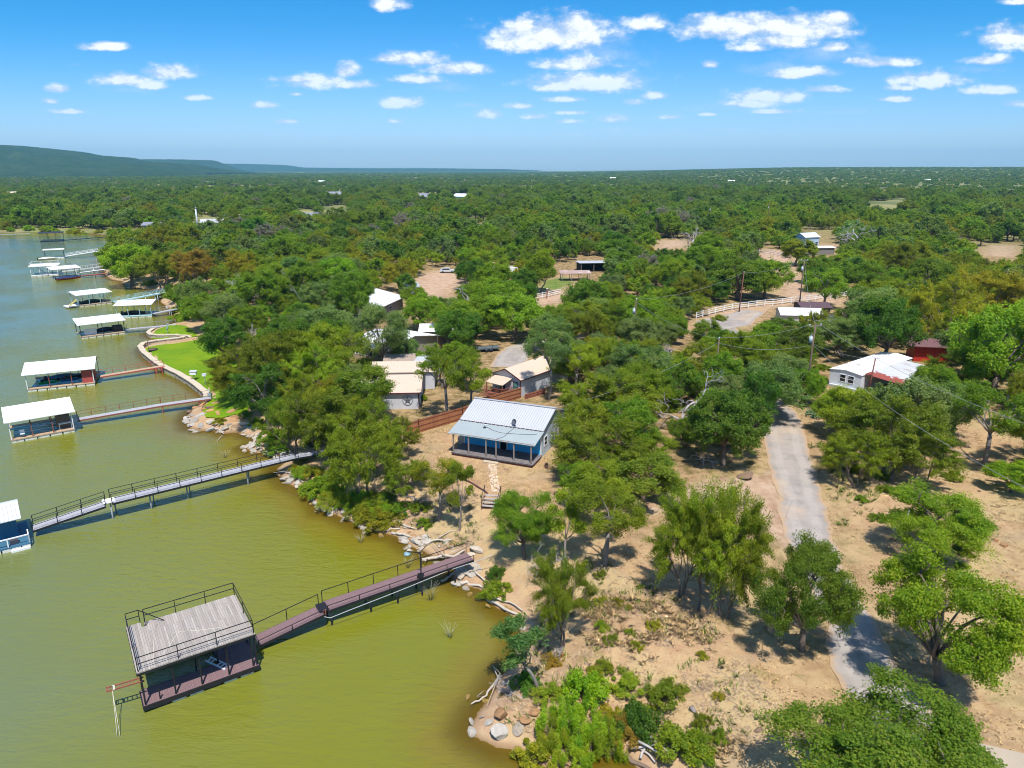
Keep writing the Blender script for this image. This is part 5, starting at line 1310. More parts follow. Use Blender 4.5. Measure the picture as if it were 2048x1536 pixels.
mr = MB().slab([(-.42, 3.05, 3.26), (9.92, 3.05, 3.26), (9.92, R0[0], R0[1]), (-.42, R0[0], R0[1])], .07).slab([(-.42, R0[0] + .003, R0[1]), (9.92, R0[0] + .003, R0[1]), (9.92, B0[0], B0[1]), (-.42, B0[0], B0[1])], .07).build('roof', ROOFL, hs_)
s = MB()
for i in range(36):
    x = -.36 + i * (10.2 / 35); s.beam((x, 3.07, 3.285), (x, R0[0] - .03, R0[1] + .02), .045, .04).beam((x, R0[0] + .03, R0[1] + .02), (x, B0[0] - .02, B0[1] + .02), .045, .04)
s.build('roof_rib', RIBM, mr)
MB().beam((-.43, R0[0], R0[1] + .05), (9.93, R0[0], R0[1] + .05), .35, .05).build('ridge_cap', RIBM, mr)
s = MB()
for i in range(20): s.box(-.35 + i * .51, -.02 + i * .51, 3.0, 3.046, 3.19, 3.255)
s.build('flashing', BRICKR, mr)
s = MB()
for i in range(33):
    x = -.45 + i * (10.3 / 32); s.beam((x, E0[0] + .02, E0[1] + .012), (x, J0[0] - .15, J0[1] - .02), .03, .025)
s.build('roof_rib', ROOFB, pr)
dr_ = MB().box(4.72, 5.48, 2.98, 3.04, .41, 2.4).build('door', GLASS, hs_); MB().box(4.6, 4.715, 2.96, 3.04, .41, 2.5).box(5.485, 5.6, 2.96, 3.04, .41, 2.5).box(4.72, 5.48, 2.96, 3.04, 2.405, 2.5).build('door_frame', TRIMW, dr_)
MB().box(x0 - .03, x0 + .1, 2.97, 3.046, .41, 2.9).box(x1 - .1, x1 + .03, 2.97, 3.046, .41, 2.9).build('corner_trim', TRIMW, hs_)
for xx, ww in ((1.0, 2.2), (6.3, 2.4)): win(hs_, 3.045, xx, 1.75, ww, .75)
dr_ = MB().box(x1 + .004, x1 + .05, 7.55, 8.45, .0, 2.1).build('door', TRIMW, hs_); MB().box(x1 + .052, x1 + .07, 7.65, 8.35, 1.0, 1.95).build('pane', M('pale_glass', (.4, .45, .5), .1, 2, .15), dr_)
win(hs_, x1, 8.9, .75, 1.9, 1.3, 'right'); win(hs_, x1, 4.0, 1.1, .0 + .9, 1.0, 'right')
MB().box(x1 + .003, x1 + .2, 6.0, 6.45, .9, 1.6).beam((x1 + .06, 5.75, .2), (x1 + .06, 5.75, 3.0), .06).build('electric_meter', GREYM, hs_)
MB().box(-.85, .1, 3.3, 4.1, -.5, .9).build('air_conditioner', M('beige_box', (.45, .42, .38), .1, 3, .7), hs_)
s = MB().box(4.1, 5.9, -.62, -.08, -.9, .16).box(4.2, 5.8, -1.15, -.623, -.9, -.02); s.build('porch_steps', M('tan_stone_step', (.45, .37, .27), .2, 3, .9), hs_)
def dish(x, y, z, r, label, m_):
    t_ = thing('satellite_dish', label, 'satellite dish', hm_ @ Vector((x, y, z)), rz + R(-25))
    s = MB(); n = 16; vs = [(0, .14, 0)]; 
    for ring in (.5, 1): vs += [(r * ring * math.cos(2*math.pi*k/n), .14 - .16 * ring * ring, r * ring * .9 * math.sin(2*math.pi*k/n)) for k in range(n)]
    fs = [(0, 1 + k, 1 + (k+1) % n) for k in range(n)] + [(1+k, 1+n+k, 1+n+(k+1)%n, 1+(k+1)%n) for k in range(n)]
    vs = [(a, b + c * .35, c + .55) for a, b, c in vs]; s.add(vs, fs, True); s.build('dish', m_, t_)
    MB().beam((0, .1, -.05), (0, .18, .5), .06).beam((0, .15, .15), (.02, -.42, .5), .03).build('mast', BLACKM, t_); MB().box(-.05, .07, -.5, -.38, .46, .56).build('feed_horn', GREYM, t_); return t_
dish(6.35, 3.15, 3.27, .36, 'dark satellite dish on the roof joint of the blue house', M('dark_dish', (.10, .11, .13), .1, 3, .5))
vt = thing('roof_vent', 'white bent vent pipe on the porch roof of the blue house', 'vent', hm_ @ Vector((3.1, 2.3, 2.98)), rz + .5)
MB().tube([(0, 0, -.05), (0, 0, .22), (.05, -.08, .34), (.14, -.25, .36)], [.07, .07, .09, .11], 8).build('pipe', WHITEP, vt); MB().box(-.16, .16, -.2, .16, 0, .05).build('flange', BLACKM, vt)
cb = MB(); rz0 = lambda y: E0[1] + (J0[1] - E0[1]) * (y - E0[0]) / (J0[0] - E0[0]) + .045
cb.tube([hm_ @ Vector((x, y, rz0(y))) for x, y in [(3.3, 2.4), (4.3, 1.9), (5.4, 1.65), (6.3, 1.75), (7.6, 1.9), (9.4, 2.3)]], .016, 4); cb.tube([hm_ @ Vector((x, y, rz0(y))) for x, y in [(6.4, 3.0), (6.2, 2.0), (6.0, 1.0), (5.4, .3)]], .016, 4)
tag(cb.build('cable', BLACKM), 'thin black cable looping over the porch roof of the blue house', 'cable')
# steps down the bank
sa = G(985, 1000); st = thing('bank_steps', 'weathered plank steps with black handrails down the bank', 'steps', (sa.x, sa.y, sa.z), R(-12))
STEPW = M('weathered_step', (.36, .31, .29), .25, 3, .9)
for k in range(4): MB().box(-.72, .72, -.36 * k - .33, -.36 * k, .52 - .2 * k, .57 - .2 * k).build('tread', STEPW, st)
for sx in (-.74, .74): MB().beam((sx, .1, .5), (sx, -1.45, -.35), .06, .22).build('stringer', BRICKR, st)
for sx in (-.8, .8):
    s = MB(); rail(s, [(sx, .1, .55), (sx, -1.35, -.2)], .95, 1.3, .05, (1.0,), .05); s.build('handrail', BLACKM, st)

# ------------------------------------------------------------------ plank fence
def fence(label, px, h, matr, cat='fence', name='plank_fence'):
    pts_ = [G(*p) for p in px]; o = pts_[0].copy(); t_ = thing(name, label, cat, o)
    for a, b in zip(pts_, pts_[1:]):
        d = b - a; n = max(1, round(d.length / 2.4)); 
        for i in range(n):
            p, q = a.lerp(b, i / n), a.lerp(b, (i + 1) / n); e = q - p; L = math.hypot(e.x, e.y)
            MB().add([(0, -.02, -.1), (L - .03, -.02, e.z - .1), (L - .03, -.02, e.z + h), (0, -.02, h), (0, .02, -.1), (L - .03, .02, e.z - .1), (L - .03, .02, e.z + h), (0, .02, h)],
                     [(0, 1, 2, 3), (7, 6, 5, 4), (3, 2, 6, 7), (0, 4, 5, 1), (1, 5, 6, 2), (4, 0, 3, 7)]).build('panel', matr, t_, p - o, math.atan2(e.y, e.x))
        s = MB()
        for i in range(n + 1): p = a.lerp(b, i / n) - o; s.beam(p - Vector((0, 0, .3)), p + Vector((0, 0, h + .06)), .1)
        for zz_ in (.35, h * .55, h - .15): 
            off = Vector((d.y, -d.x, 0)).normalized() * .05; s.beam(a - o + off + Vector((0, 0, zz_)), b - o + off + Vector((0, 0, zz_)), .04, .09)
        s.build('post_and_rail', REDWOOD, t_)
    return t_
fence('orange-brown plank fence running behind the blue house', [(812, 874), (838, 866), (925, 840), (978, 822)], 1.75, CEDAR)
fence('orange-brown plank fence piece below the wooden porch, ending at the grey gable house', [(968, 817), (1042, 796)], 1.6, CEDAR)
fence('low dry brown fence along the grey gable wall', [(1050, 799), (1090, 788)], .8, REDWOOD)

# ------------------------------------------------------------------ neighbours
A, rz, L = site((700, 822), (839, 818)); 
h2 = thing('tan_roofed_house', 'pale house with a tan ribbed roof and a star emblem on its wall', 'house', A, rz); Dp = 8.5
gable_walls(MB(), 0, L, 0, Dp, 2.5, 1.15).build('wall', PALEW, h2)
gable_roof(MB(), 0, L, 0, Dp, 2.5, 1.15, .35).build('roof', TANROOF, h2)
s = MB(); s.beam((-.35, -.37, 2.47), (L + .35, -.37, 2.47), .05, .16).beam((L + .37, -.35, 2.5), (L + .37, Dp / 2, 3.74), .05, .16).beam((L + .37, Dp / 2, 3.74), (L + .37, Dp + .35, 2.5), .05, .16).box(L - .12, L + .04, -.04, -.002, -.8, 2.4); s.build('trim', MAROON, h2)
win(h2, L, 1.2, .9, 1.1, 1.2, 'right'); win(h2, L, 4.4, .5, 1.0, 1.7, 'right')
s = MB(); cxs, czs = L - 1.55, 1.35
for k in range(10):
    a = math.pi / 2 + k * math.pi / 5; b = a + math.pi / 5; ra, rb_ = (.62, .25) if k % 2 == 0 else (.25, .62)
    s.add([(cxs, -.10, czs), (cxs + ra * math.cos(a), -.03, czs + ra * math.sin(a)), (cxs + rb_ * math.cos(b), -.03, czs + rb_ * math.sin(b))], [(0, 2, 1)])
s.tube([(cxs + .66 * math.cos(k * .2618), -.04, czs + .66 * math.sin(k * .2618)) for k in range(25)], .03, 5)
s.build('star_emblem', M('dark_grey_iron', (.10, .11, .13), .2, 3, .5), h2)
MB().box(L - 6.3, L - 5.9, Dp / 2 - .9, Dp / 2 - .6, 3.3, 3.95).box(L - 5.5, L - 5.1, Dp / 2 - .9, Dp / 2 - .6, 3.3, 3.95).build('roof_vent', BLACKM, h2)
b_ = Matrix.Translation(A) @ Matrix.Rotation(rz, 4, 'Z') @ Vector((2.0, Dp + .5, 0))
h2b = thing('tan_wing', 'long low tan-roofed wing just behind the star wall house', 'house', (b_.x, b_.y, tz(b_.x, b_.y)), rz)
gable_walls(MB(), 0, 9.0, 0, 5.5, 2.7, .8).build('wall', PALEW, h2b); gable_roof(MB(), 0, 9.0, 0, 5.5, 2.7, .8, .3).build('roof', TANROOF, h2b); win(h2b, 0, 4, .8, 1.2, 1.1)

A, rz, L = site((985, 781), (1041, 795))
h3 = thing('grey_gable_house', 'grey gable house with a tan roof, wooden stair porch and maroon corner trim', 'house', A, rz); Dp = 13
gable_walls(MB(), 0, L, 0, Dp, 2.7, 1.1, 'y').build('wall', PALEW, h3); gable_roof(MB(), 0, L, 0, Dp, 2.7, 1.1, .3, .1, 'y').build('roof', M('tan_smooth_roof', (.60, .46, .35), .06, .5, .55, stripes=(1, .5, .3)), h3)
xm = L / 2; s = MB(); s.beam((-.3, -.33, 2.6), (xm, -.33, 3.84), .05, .16).beam((xm, -.33, 3.84), (L + .3, -.33, 2.6), .05, .16).box(L - .1, L + .04, -.04, -.002, -.8, 2.6).beam((L + .33, -.3, 2.58), (L + .33, Dp + .3, 2.58), .05, .16); s.build('trim', MAROON, h3)
win(h3, 0, L - 1.25, .75, .75, 1.35, 'front', MAROON, M('green_glass', (.10, .28, .24), .1, 2, .1))
MB().slab([(L * .12, -2.3, 2.05), (L * .72, -2.3, 2.05), (L * .72, -.05, 2.62), (L * .12, -.05, 2.62)], .08).build('porch_roof', TANROOF, h3)
MB().box(L * .1, L * .74, -2.4, -.05, .42, .55).build('porch_deck', REDWOOD, h3)
for x in (L * .15, L * .7): MB().beam((x, -2.2, .5), (x, -2.2, 2.1), .12).build('porch_post', REDWOOD, h3)
s = MB(); 
for pth in ([(L * .4, -2.35, .55), (L * .73, -2.35, .55), (L * .73, -.1, .55)], [(L * .1, -2.35, .55), (L * .22, -2.35, .55)], [(L * .22, -2.35, .55), (L * .1, -4.0, -.6)], [(L * .4, -2.35, .55), (L * .3, -4.0, -.6)]): rail(s, pth, .85, .22, .04, (1.0, .12), .07)
s.build('railing', REDWOOD, h3)
s = MB()
for k in range(4): s.box(L * .2 - .12 * k, L * .42 - .12 * k, -2.42 - .4 * (k + 1), -2.42 - .4 * k, .2 - .25 * k, .26 - .25 * k)
s.build('porch_stair', REDWOOD, h3)
MB().box(L * .3, L * .3 + .85, -.06, -.004, .56, 2.4).build('door', M('dark_door', (.03, .025, .03), .1, 2, .6), h3)

A, rz, L = site((700, 716), (776, 733))
h4 = thing('white_roofed_house', 'tan house with a sun-white roof and a row of paired dark windows', 'house', A, rz); Dp = 13
gable_walls(MB(), 0, L, 0, Dp, 2.75, 1.2).build('wall', M('grey_tan_siding', (.30, .275, .22), .12, 1, .8), h4); gable_roof(MB(), 0, L, 0, Dp, 2.75, 1.2, .5).build('roof', WHITER, h4)
MB().box(-.02, L + .02, -.07, -.003, -.8, 1.0).build('stone_base', STONEW, h4)
for k in range(4):
    for j in (0, 1): win(h4, -.0, .75 + k * (L - 1.6) / 3.6 + j * .78, 1.25, .6, 1.15)
h4b = thing('brown_annex', 'brown-walled annex with a pale roof right of the window-row house', 'outbuilding', G(842, 690), rz + R(35))
gable_walls(MB(), 0, 6, 0, 6, 2.6, .7).build('wall', M('brown_stucco', (.20, .155, .125), .15, 1, .85), h4b); gable_roof(MB(), 0, 6, 0, 6, 2.6, .7, .4).build('roof', WHITER, h4b)
h4c = thing('brown_shed', 'low brown shed with a flat tan roof behind the brown annex', 'shed', G(872, 684), rz + R(10))
MB().box(0, 5, 0, 4, -.5, 2.3).build('wall', M('brown_boards', (.15, .10, .08), .2, 1, .85), h4c); MB().slab([(-.3, -.3, 2.35), (5.3, -.3, 2.35), (5.3, 4.3, 2.7), (-.3, 4.3, 2.7)], .1).build('roof', M('tan_felt_roof', (.42, .33, .28), .2, 1, .9), h4c)

A, rz, L = site((757, 641), (806, 618))
h5 = thing('pale_shed_roof_house', 'long building with a broad pale grey metal roof among the trees', 'house', A, rz); Dp = 13
gable_walls(MB(), 0, L, 0, Dp, 2.9, 1.5).build('wall', M('taupe_wall', (.24, .21, .20), .1, 1, .8), h5); gable_roof(MB(), 0, L, 0, Dp, 2.9, 1.5, .6).build('roof', M('pale_grey_roof', (.62, .62, .61), .05, .5, .5, stripes=(0, .6, .2)), h5)
win(h5, 0, 2, .9, 1.4, 1.1); win(h5, 0, 6, .9, 1.4, 1.1)
h5b = thing('small_pale_roof', 'small pale blue-grey roof peeping out behind the long pale roof', 'outbuilding', G(808, 590), R(20))
gable_walls(MB(), 0, 4, 0, 4, 2.0, .7).build('wall', GREYW, h5b); gable_roof(MB(), 0, 4, 0, 4, 2.0, .7, .3).build('roof', ROOFB, h5b)

A = G(775, 756); pg = thing('wood_shelter', 'rough timber lean-to with braced posts beside the grey tin shed', 'shelter', A, R(8))
MB().slab([(-.6, -.5, 2.3), (4.6, -.5, 2.3), (4.6, 4.2, 2.75), (-.6, 4.2, 2.75)], .12).build('roof', M('rotten_board_roof', (.34, .27, .22), .4, 2, .95, stripes=(0, .4, .6)), pg)
for x, y in ((.1, 0), (3.9, 0), (.1, 3.8), (3.9, 3.8)): MB().beam((x, y, -.4), (x, y, 2.35), .16).build('post', CEDAR, pg)
s = MB(); s.beam((-.4, 0, 2.12), (4.4, 0, 2.12), .12, .2).beam((3.9, 0, 1.4), (3.1, 0, 2.1), .1).beam((.1, 0, 1.4), (.9, 0, 2.1), .1); s.build('brace', CEDAR, pg)
A = G(832, 754); sh = thing('tin_shed', 'grey corrugated tin shed with a dark door beside the timber lean-to', 'shed', A, R(-4))
MB().box(0, 3.2, 0, 3.5, -.4, 2.5).build('wall', M('weathered_tin', (.36, .40, .46), .25, 1, .5, stripes=(0, .25, .5), stain=(.2, .16, .14)), sh); MB().slab([(-.2, -.2, 2.56), (3.4, -.2, 2.56), (3.4, 3.7, 2.75), (-.2, 3.7, 2.75)], .06).build('roof', GALV, sh); MB().box(1.6, 2.4, -.04, -.003, -.3, 1.9).build('door', MAROON, sh)

# right side: white trailer house
A, rz, L = site((1657, 769), (1719, 784))
h6 = thing('trailer_house', 'old white trailer house with a peeling roof and a half-rusted porch roof', 'house', A, rz); Dp = 16
gable_walls(MB(), 0, L, 0, Dp, 2.45, .3, 'y').build('wall', M('white_aluminium_siding', (.62, .65, .68), .12, 1, .6, stripes=(2, .2, .2)), h6)
gable_roof(MB(), 0, L, 0, Dp, 2.45, .3, .12, .08, 'y').build('roof', M('peeling_white_roof', (.70, .70, .70), .1, .5, .7, stain=(.30, .22, .18), stain_amt=.35), h6)
win(h6, 0, L * .34, 1.0, L * .17, 1.0, pane=GLASS); win(h6, 0, L * .6, 1.0, L * .17, 1.0)
m_, t, out = newmat('half_rusted_sheet'); co = t.new('ShaderNodeTexCoord').outputs['Object']; sx = t.new('ShaderNodeSeparateXYZ'); t.l.new(co, sx.inputs[0])
f = t.math('ADD', t.math('MULTIPLY', sx.outputs[1], -.16), t.math('MULTIPLY_ADD', t.noise(co, 1.2, 5, .65), 1.3, .35)); c = t.mix(t.smooth(f, .42, .56), srgb(190, 192, 196), srgb(150, 78, 66)); principled(t, out, c, .6, 0, .3, t.bump(t.math('SINE', t.math('MULTIPLY', sx.outputs[1], 18)), .3, .03))
py = 6.4
MB().slab([(L + .02, .8, 2.62), (L + py, .5, 2.2), (L + py, 7.6, 2.2), (L + .02, 7.6, 2.62)], .07).build('porch_roof', m_, h6)
MB().slab([(L + .02, 7.62, 2.55), (L + py + 1.5, 7.62, 2.08), (L + py + 1.5, 13.5, 2.08), (L + .02, 13.5, 2.55)], .07).build('porch_roof', M('streaked_sheet', (.52, .53, .55), .15, .6, .5, stain=(.35, .28, .25), stripes=(1, .35, .4)), h6)
for y in (.7, 4.0, 7.4, 10.5, 13.2): MB().beam((L + py - .1, y, -.5), (L + py - .1, y, 2.14), .1).build('porch_post', WHITEP, h6)
MB().box(L + py - .3, L + py - .22, 7.8, 13.0, -.5, 1.2).build('half_wall', WHITEP, h6)
MB().box(.3, L - .3, -.5, -.02, -.8, .35).build('skirting', M('pale_skirting', (.5, .52, .54), .2, 2, .8), h6)
A = G(1736, 786); rp_ = thing('lamp_pole', 'leaning red-brown pole with a white lamp in front of the white trailer house', 'pole', A, 0)
MB().tube([(0, 0, -.4), (.32, .0, 5.2)], [.12, .09], 8).build('pole', BROWNP, rp_); MB().tube([(.33, 0, 5.1), (.5, .1, 5.35), (.8, .15, 5.3)], .05, 6).tube([(.8, .15, 5.32), (.82, .15, 5.15)], [.06, .16], 8).build('lamp', WHITEG, rp_)
A = G(1826, 722); rs = thing('red_shed', 'dark red metal shed under the trees behind the trailer house', 'shed', A, R(-12))
MB().box(0, 5.5, 0, 4, -.4, 2.6).build('wall', M('deep_red_metal', (.42, .03, .018), .2, 1, .5, stripes=(0, .3, .4)), rs); MB().slab([(-1.3, -.9, 2.75), (5.9, -.9, 2.75), (5.9, 4.3, 3.2), (-1.3, 4.3, 3.2)], .1).build('roof', M('maroon_roof', (.16, .08, .08), .2, 1, .7), rs)
A, rz, L = site((2012, 806), (2085, 826)); h8 = thing('small_white_house', 'small white house with a dark window at the right edge', 'house', A, rz)
gable_walls(MB(), 0, L, 0, 9, 2.6, .8).build('wall', M('off_white_wall', (.62, .62, .60), .1, 1, .7), h8); gable_roof(MB(), 0, L, 0, 9, 2.6, .8, .4).build('roof', M('maroon_grey_roof', (.28, .22, .23), .15, 1, .8), h8); win(h8, 0, 1.0, .7, 1.5, 1.1); win(h8, 0, 3.6, .7, 1.2, 1.1)
def small_house(label, px, ang_, L, Dp, h, rise, wm, rm, name='house', cat='house', windows=1, chim=False):
    t_ = thing(name, label, cat, G(*px), R(ang_)); gable_walls(MB(), 0, L, 0, Dp, h, rise).build('wall', wm, t_); gable_roof(MB(), 0, L, 0, Dp, h, rise, .4).build('roof', rm, t_)
    for k in range(windows): win(t_, 0, (k + .5) * L / windows - .6, h * .35, 1.2, 1.2)
    return t_
BRN = M('brown_roof', (.24, .14, .12), .15, .6, .7, stripes=(0, .4, .3)); CRM = M('cream_wall', (.5, .47, .4), .1, 1, .8); GRN = M('green_white_roof', (.55, .64, .6), .1, .6, .5); SLT = M('slate_roof', (.22, .23, .27), .15, .6, .8); BLW = M('pale_blue_wall', (.36, .48, .60), .1, 1, .7)
small_house('low white-roofed building beside the grey lot', (1562, 652), -8, 8, 6, 2.4, .9, CRM, WHITER, 'white_roofed_shed', 'shed')
small_house('brown-roofed house behind the white-roofed building', (1690, 668), 10, 10, 8, 2.4, 1.0, CRM, BRN, 'brown_roofed_house', windows=2)
small_house('grey and brown porch roof in front of the brown-roofed house', (1672, 672), 24, 7, 4, 2.2, .4, CRM, GALV, 'porch_shelter', 'shelter')
small_house('small dark maroon roof behind the white-roofed building', (1603, 636), 0, 6, 5, 2.3, .7, M('dark_wall', (.08, .07, .07), .1, 1, .8), M('dark_maroon_roof', (.10, .06, .07), .1, 1, .7), 'maroon_shed', 'shed')
small_house('two-storey pale blue house in the wood beyond the paddock', (1608, 500), 20, 7, 6, 5.0, 1.4, BLW, GRN, 'blue_white_house', windows=3)
small_house('flat white carport roof in front of the two-storey pale blue house', (1610, 511), 3, 11, 6, 2.8, .3, M('carport_shade', (.2, .18, .17), .1, 1, .8), WHITEM, 'carport', 'carport', 0)
op = thing('open_shed', 'dark open-fronted shed with a grey tin roof at the yard end', 'shed', G(1160, 545), R(6))
MB().box(0, .15, 0, 6, -.4, 2.9).box(8.5, 8.65, 0, 6, -.4, 2.9).box(.153, 8.497, 5.9, 6, -.4, 2.9).build('wall', M('black_boards', (.03, .025, .022), .2, 1, .9), op); MB().slab([(-.5, -1, 3.1), (9.2, -1, 3.1), (9.2, 6.4, 2.9), (-.5, 6.4, 2.9)], .1).build('roof', GALV, op)
for x in (.2, 4.3, 8.4): MB().beam((x, -.6, -.4), (x, -.6, 3.0), .16).build('post', POSTW, op)
lt = thing('lean_to', 'rusty low lean-to on posts in front of the dark open shed', 'shelter', G(1124, 562), R(3))
MB().slab([(-.5, -.5, 2.2), (8.5, -.5, 2.2), (8.5, 3.8, 2.6), (-.5, 3.8, 2.6)], .1).build('roof', M('rusted_tin', (.38, .27, .23), .3, .6, .8, stain=(.5, .47, .45)), lt)
for x in (0, 2.7, 5.4, 8): MB().beam((x, -.3, -.4), (x, -.3, 2.25), .15).beam((x, 3.6, -.4), (x, 3.6, 2.6), .15).build('post', POSTW, lt)
# far houses
small_house('far grey-blue house with two gables in the woods', (652, 398), 5, 16, 13, 4, 3.5, BLW, SLT, 'gabled_house', windows=3)
small_house('far brown-grey house left of the pale green roof', (838, 400), -6, 15, 12, 3.5, 3.2, M('brown_wall_far', (.25, .2, .18), .1, 1, .8), SLT, 'brown_house', windows=2)
small_house('far barn with a pale green-white roof', (906, 402), -22, 17, 14, 4.5, 2.5, M('green_wall', (.12, .22, .18), .1, 1, .8), WHITEM, 'barn', 'barn', 2)
small_house('far grey roof left of the tan clearing', (590, 440), -24, 16, 7, 3, 1.6, CRM, SLT, 'grey_roofed_house', windows=2)
small_house('far white building beside the silver tower', (402, 458), 12, 12, 8, 3.5, 1.6, CRM, ROOFL, 'white_building', 'building', 3)
small_house('far dark house behind the grassy shore', (285, 462), 4, 9, 7, 3, 1.4, M('dark_blue_wall', (.06, .08, .12), .1, 1, .8), SLT, 'dark_house', windows=3)
small_house('far tan roof right of the white building', (447, 452), 4, 14, 9, 4, 1.5, CRM, M('tan_far_roof', (.5, .4, .32), .1, 1, .8), 'tan_roofed_building', 'building', 2)
small_house('tiny white house at the far left clearing', (8, 392), 4, 14, 9, 3, 2, CRM, M('sand_roof', (.62, .52, .42), .1, 1, .8), 'pale_house', windows=2)
small_house('tiny white building far off in the middle of the plain', (637, 366), 3, 14, 9, 3.5, 2, CRM, WHITER, 'white_far_building', 'building', 2)
small_house('tiny white barn far off right of the middle', (1220, 359), -4, 17, 10, 4, 2, CRM, WHITER, 'white_barn', 'barn', 2)
small_house('tiny white shed far off near the tall clouds', (1456, 366), -4, 15, 9, 4, 2, CRM, WHITER, 'white_shed', 'shed', 2)
small_house('tiny white building far off at the right', (1850, 364), 3, 14, 9, 4, 2, CRM, WHITER, 'pale_building', 'building', 2)
tw = thing('silo', 'slim silver tower rising beside the far white building', 'tower', G(396, 458), 0); MB().tube([(0, 0, -.5), (0, 0, 11)], [.5, .4], 12).build('shaft', M('silver_tank', (.55, .6, .62), .1, 1, .4), tw); MB().tube([(0, 0, 11), (0, 0, 12)], [.5, .1], 12).build('cap', GREYM, tw)

# ------------------------------------------------------------------ vehicles
def vehicle(label, px, ang_, L, wd, h, bodym, kind='car', name='parked_car'):
    t_ = thing(name, label, kind, G(*px), R(ang_)); s = MB()
    if kind == 'camper':
        s.prism([(0, 0), (L, 0), (L, wd), (0, wd)], .55, h); s.build('body', bodym, t_)
        MB().box(L, L + 1.2, .1, wd - .1, 1.6, h - .1).build('cab_over', bodym, t_)
        for x in (1.2, 4.0): MB().box(x, x + 1.0, -.03, -.003, 1.4, 2.1).build('window', GLASS, t_)
    else:
        s.add([(0, 0, .4), (L, 0, .4), (L, 0, .85), (L * .72, 0, .95), (L * .62, .12, h), (L * .2, .12, h), (L * .05, 0, .98), (0, 0, .9)] + [(0, wd, .4), (L, wd, .4), (L, wd, .85), (L * .72, wd, .95), (L * .62, wd - .12, h), (L * .2, wd - .12, h), (L * .05, wd, .98), (0, wd, .9)],
              [(7, 6, 5, 4, 3, 2, 1, 0)[::-1], tuple(range(15, 7, -1))] + [(i, i + 8, (i + 1) % 8 + 8, (i + 1) % 8) for i in range(8)]); s.build('body', bodym, t_)
        MB().add([(L*.6, -.01, h-.12), (L*.68, -.02, .98), (L*.12, -.02, .98), (L*.21, -.01, h-.12)], [(0, 1, 2, 3), (3, 2, 1, 0)]).build('window', GLASS, t_)
    for x in (L * .18, L * .8):
        for y in (.1, wd - .1): MB().tube([(x, y - .1, .33), (x, y + .1, .33)], .33, 12).build('wheel', DARKH, t_)
    return t_
vehicle('silver car parked at the sandy lot under the trees', (880, 546), 4, 4.6, 1.8, 1.5, M('silver_paint', (.5, .53, .57), .05, 1, .3))
vehicle('white camper parked right of the sandy lot', (985, 556), 8, 6.5, 2.3, 3.0, WHITEG, 'camper', 'camper_van')
vehicle('white car half hidden right of the white camper', (1060, 520), 3, 4.6, 1.8, 1.5, WHITEG)
ut = thing('utility_trailer', 'flat black utility trailer parked beside the curved side road', 'trailer', G(955, 706), R(18))
MB().box(0, 4.2, 0, 2.0, .55, .68).build('bed', M('dark_trailer_bed', (.10, .12, .13), .2, 1, .7), ut); s = MB(); rail(s, [(0, 0, .68), (4.2, 0, .68), (4.2, 2, .68), (0, 2, .68), (0, 0, .68)], .5, 1.4, .05, (1.0,), .05); s.beam((-1.2, 1, .55), (0, .4, .58), .08).beam((-1.2, 1, .55), (0, 1.6, .58), .08); s.build('frame', BLACKM, ut)
for x in (1.7, 2.5):
    for y in (-.12, 2.12): MB().tube([(x, y - .1, .34), (x, y + .1, .34)], .34, 12).build('wheel', DARKH, ut)

# ------------------------------------------------------------------ white pipe fences
def pipe_fence(label, px, h=1.4, nr=3):
    pts_ = [G(*p) for p in px]; o = pts_[0].copy(); t_ = thing('rail_fence', label, 'fence', o); pr_ = MB(); pm_ = MB().beam((0, 0, -.2), (0, 0, h), .16).mesh('post'); pm_.materials.append(WHITEP)
    for a, b in zip(pts_, pts_[1:]):
        d = b - a; n = max(1, round(d.length / 3))
        for i in range(n):
            p, q = a.lerp(b, i / n), a.lerp(b, (i + 1) / n); p.z = tz(p.x, p.y); q.z = tz(q.x, q.y)
            c_ = bpy.data.objects.new('post', pm_); COL.objects.link(c_); c_.parent = t_; c_.location = p - o
            for k in range(nr): zz_ = Vector((0, 0, h * (.95 - k * .33))); pr_.beam(p - o + zz_, q - o + zz_, .1)
    pr_.build('rails', WHITEP, t_); return t_
pipe_fence('long white pipe rail fence along the near side of the horse paddock', [(1392, 638), (1430, 627), (1480, 617), (1545, 610), (1600, 604), (1660, 597), (1700, 592)])
pipe_fence('white board fence closing the far end of the paddock lane', [(1508, 506), (1540, 510), (1580, 520)], 1.8, 4)
pipe_fence('short white rail fence by the dirt track behind the green yard', [(1052, 604), (1085, 596), (1122, 588)])
gp = thing('gate_post', 'brown gate post beside the short white rail fence', 'post', G(1093, 597), 0); MB().beam((0, 0, -.3), (.25, 0, 2.4), .25).build('post', RUSTB, gp); MB().box(-.15, .4, -.15, .15, 2.4, 2.5).build('cap', WHITEP, gp)

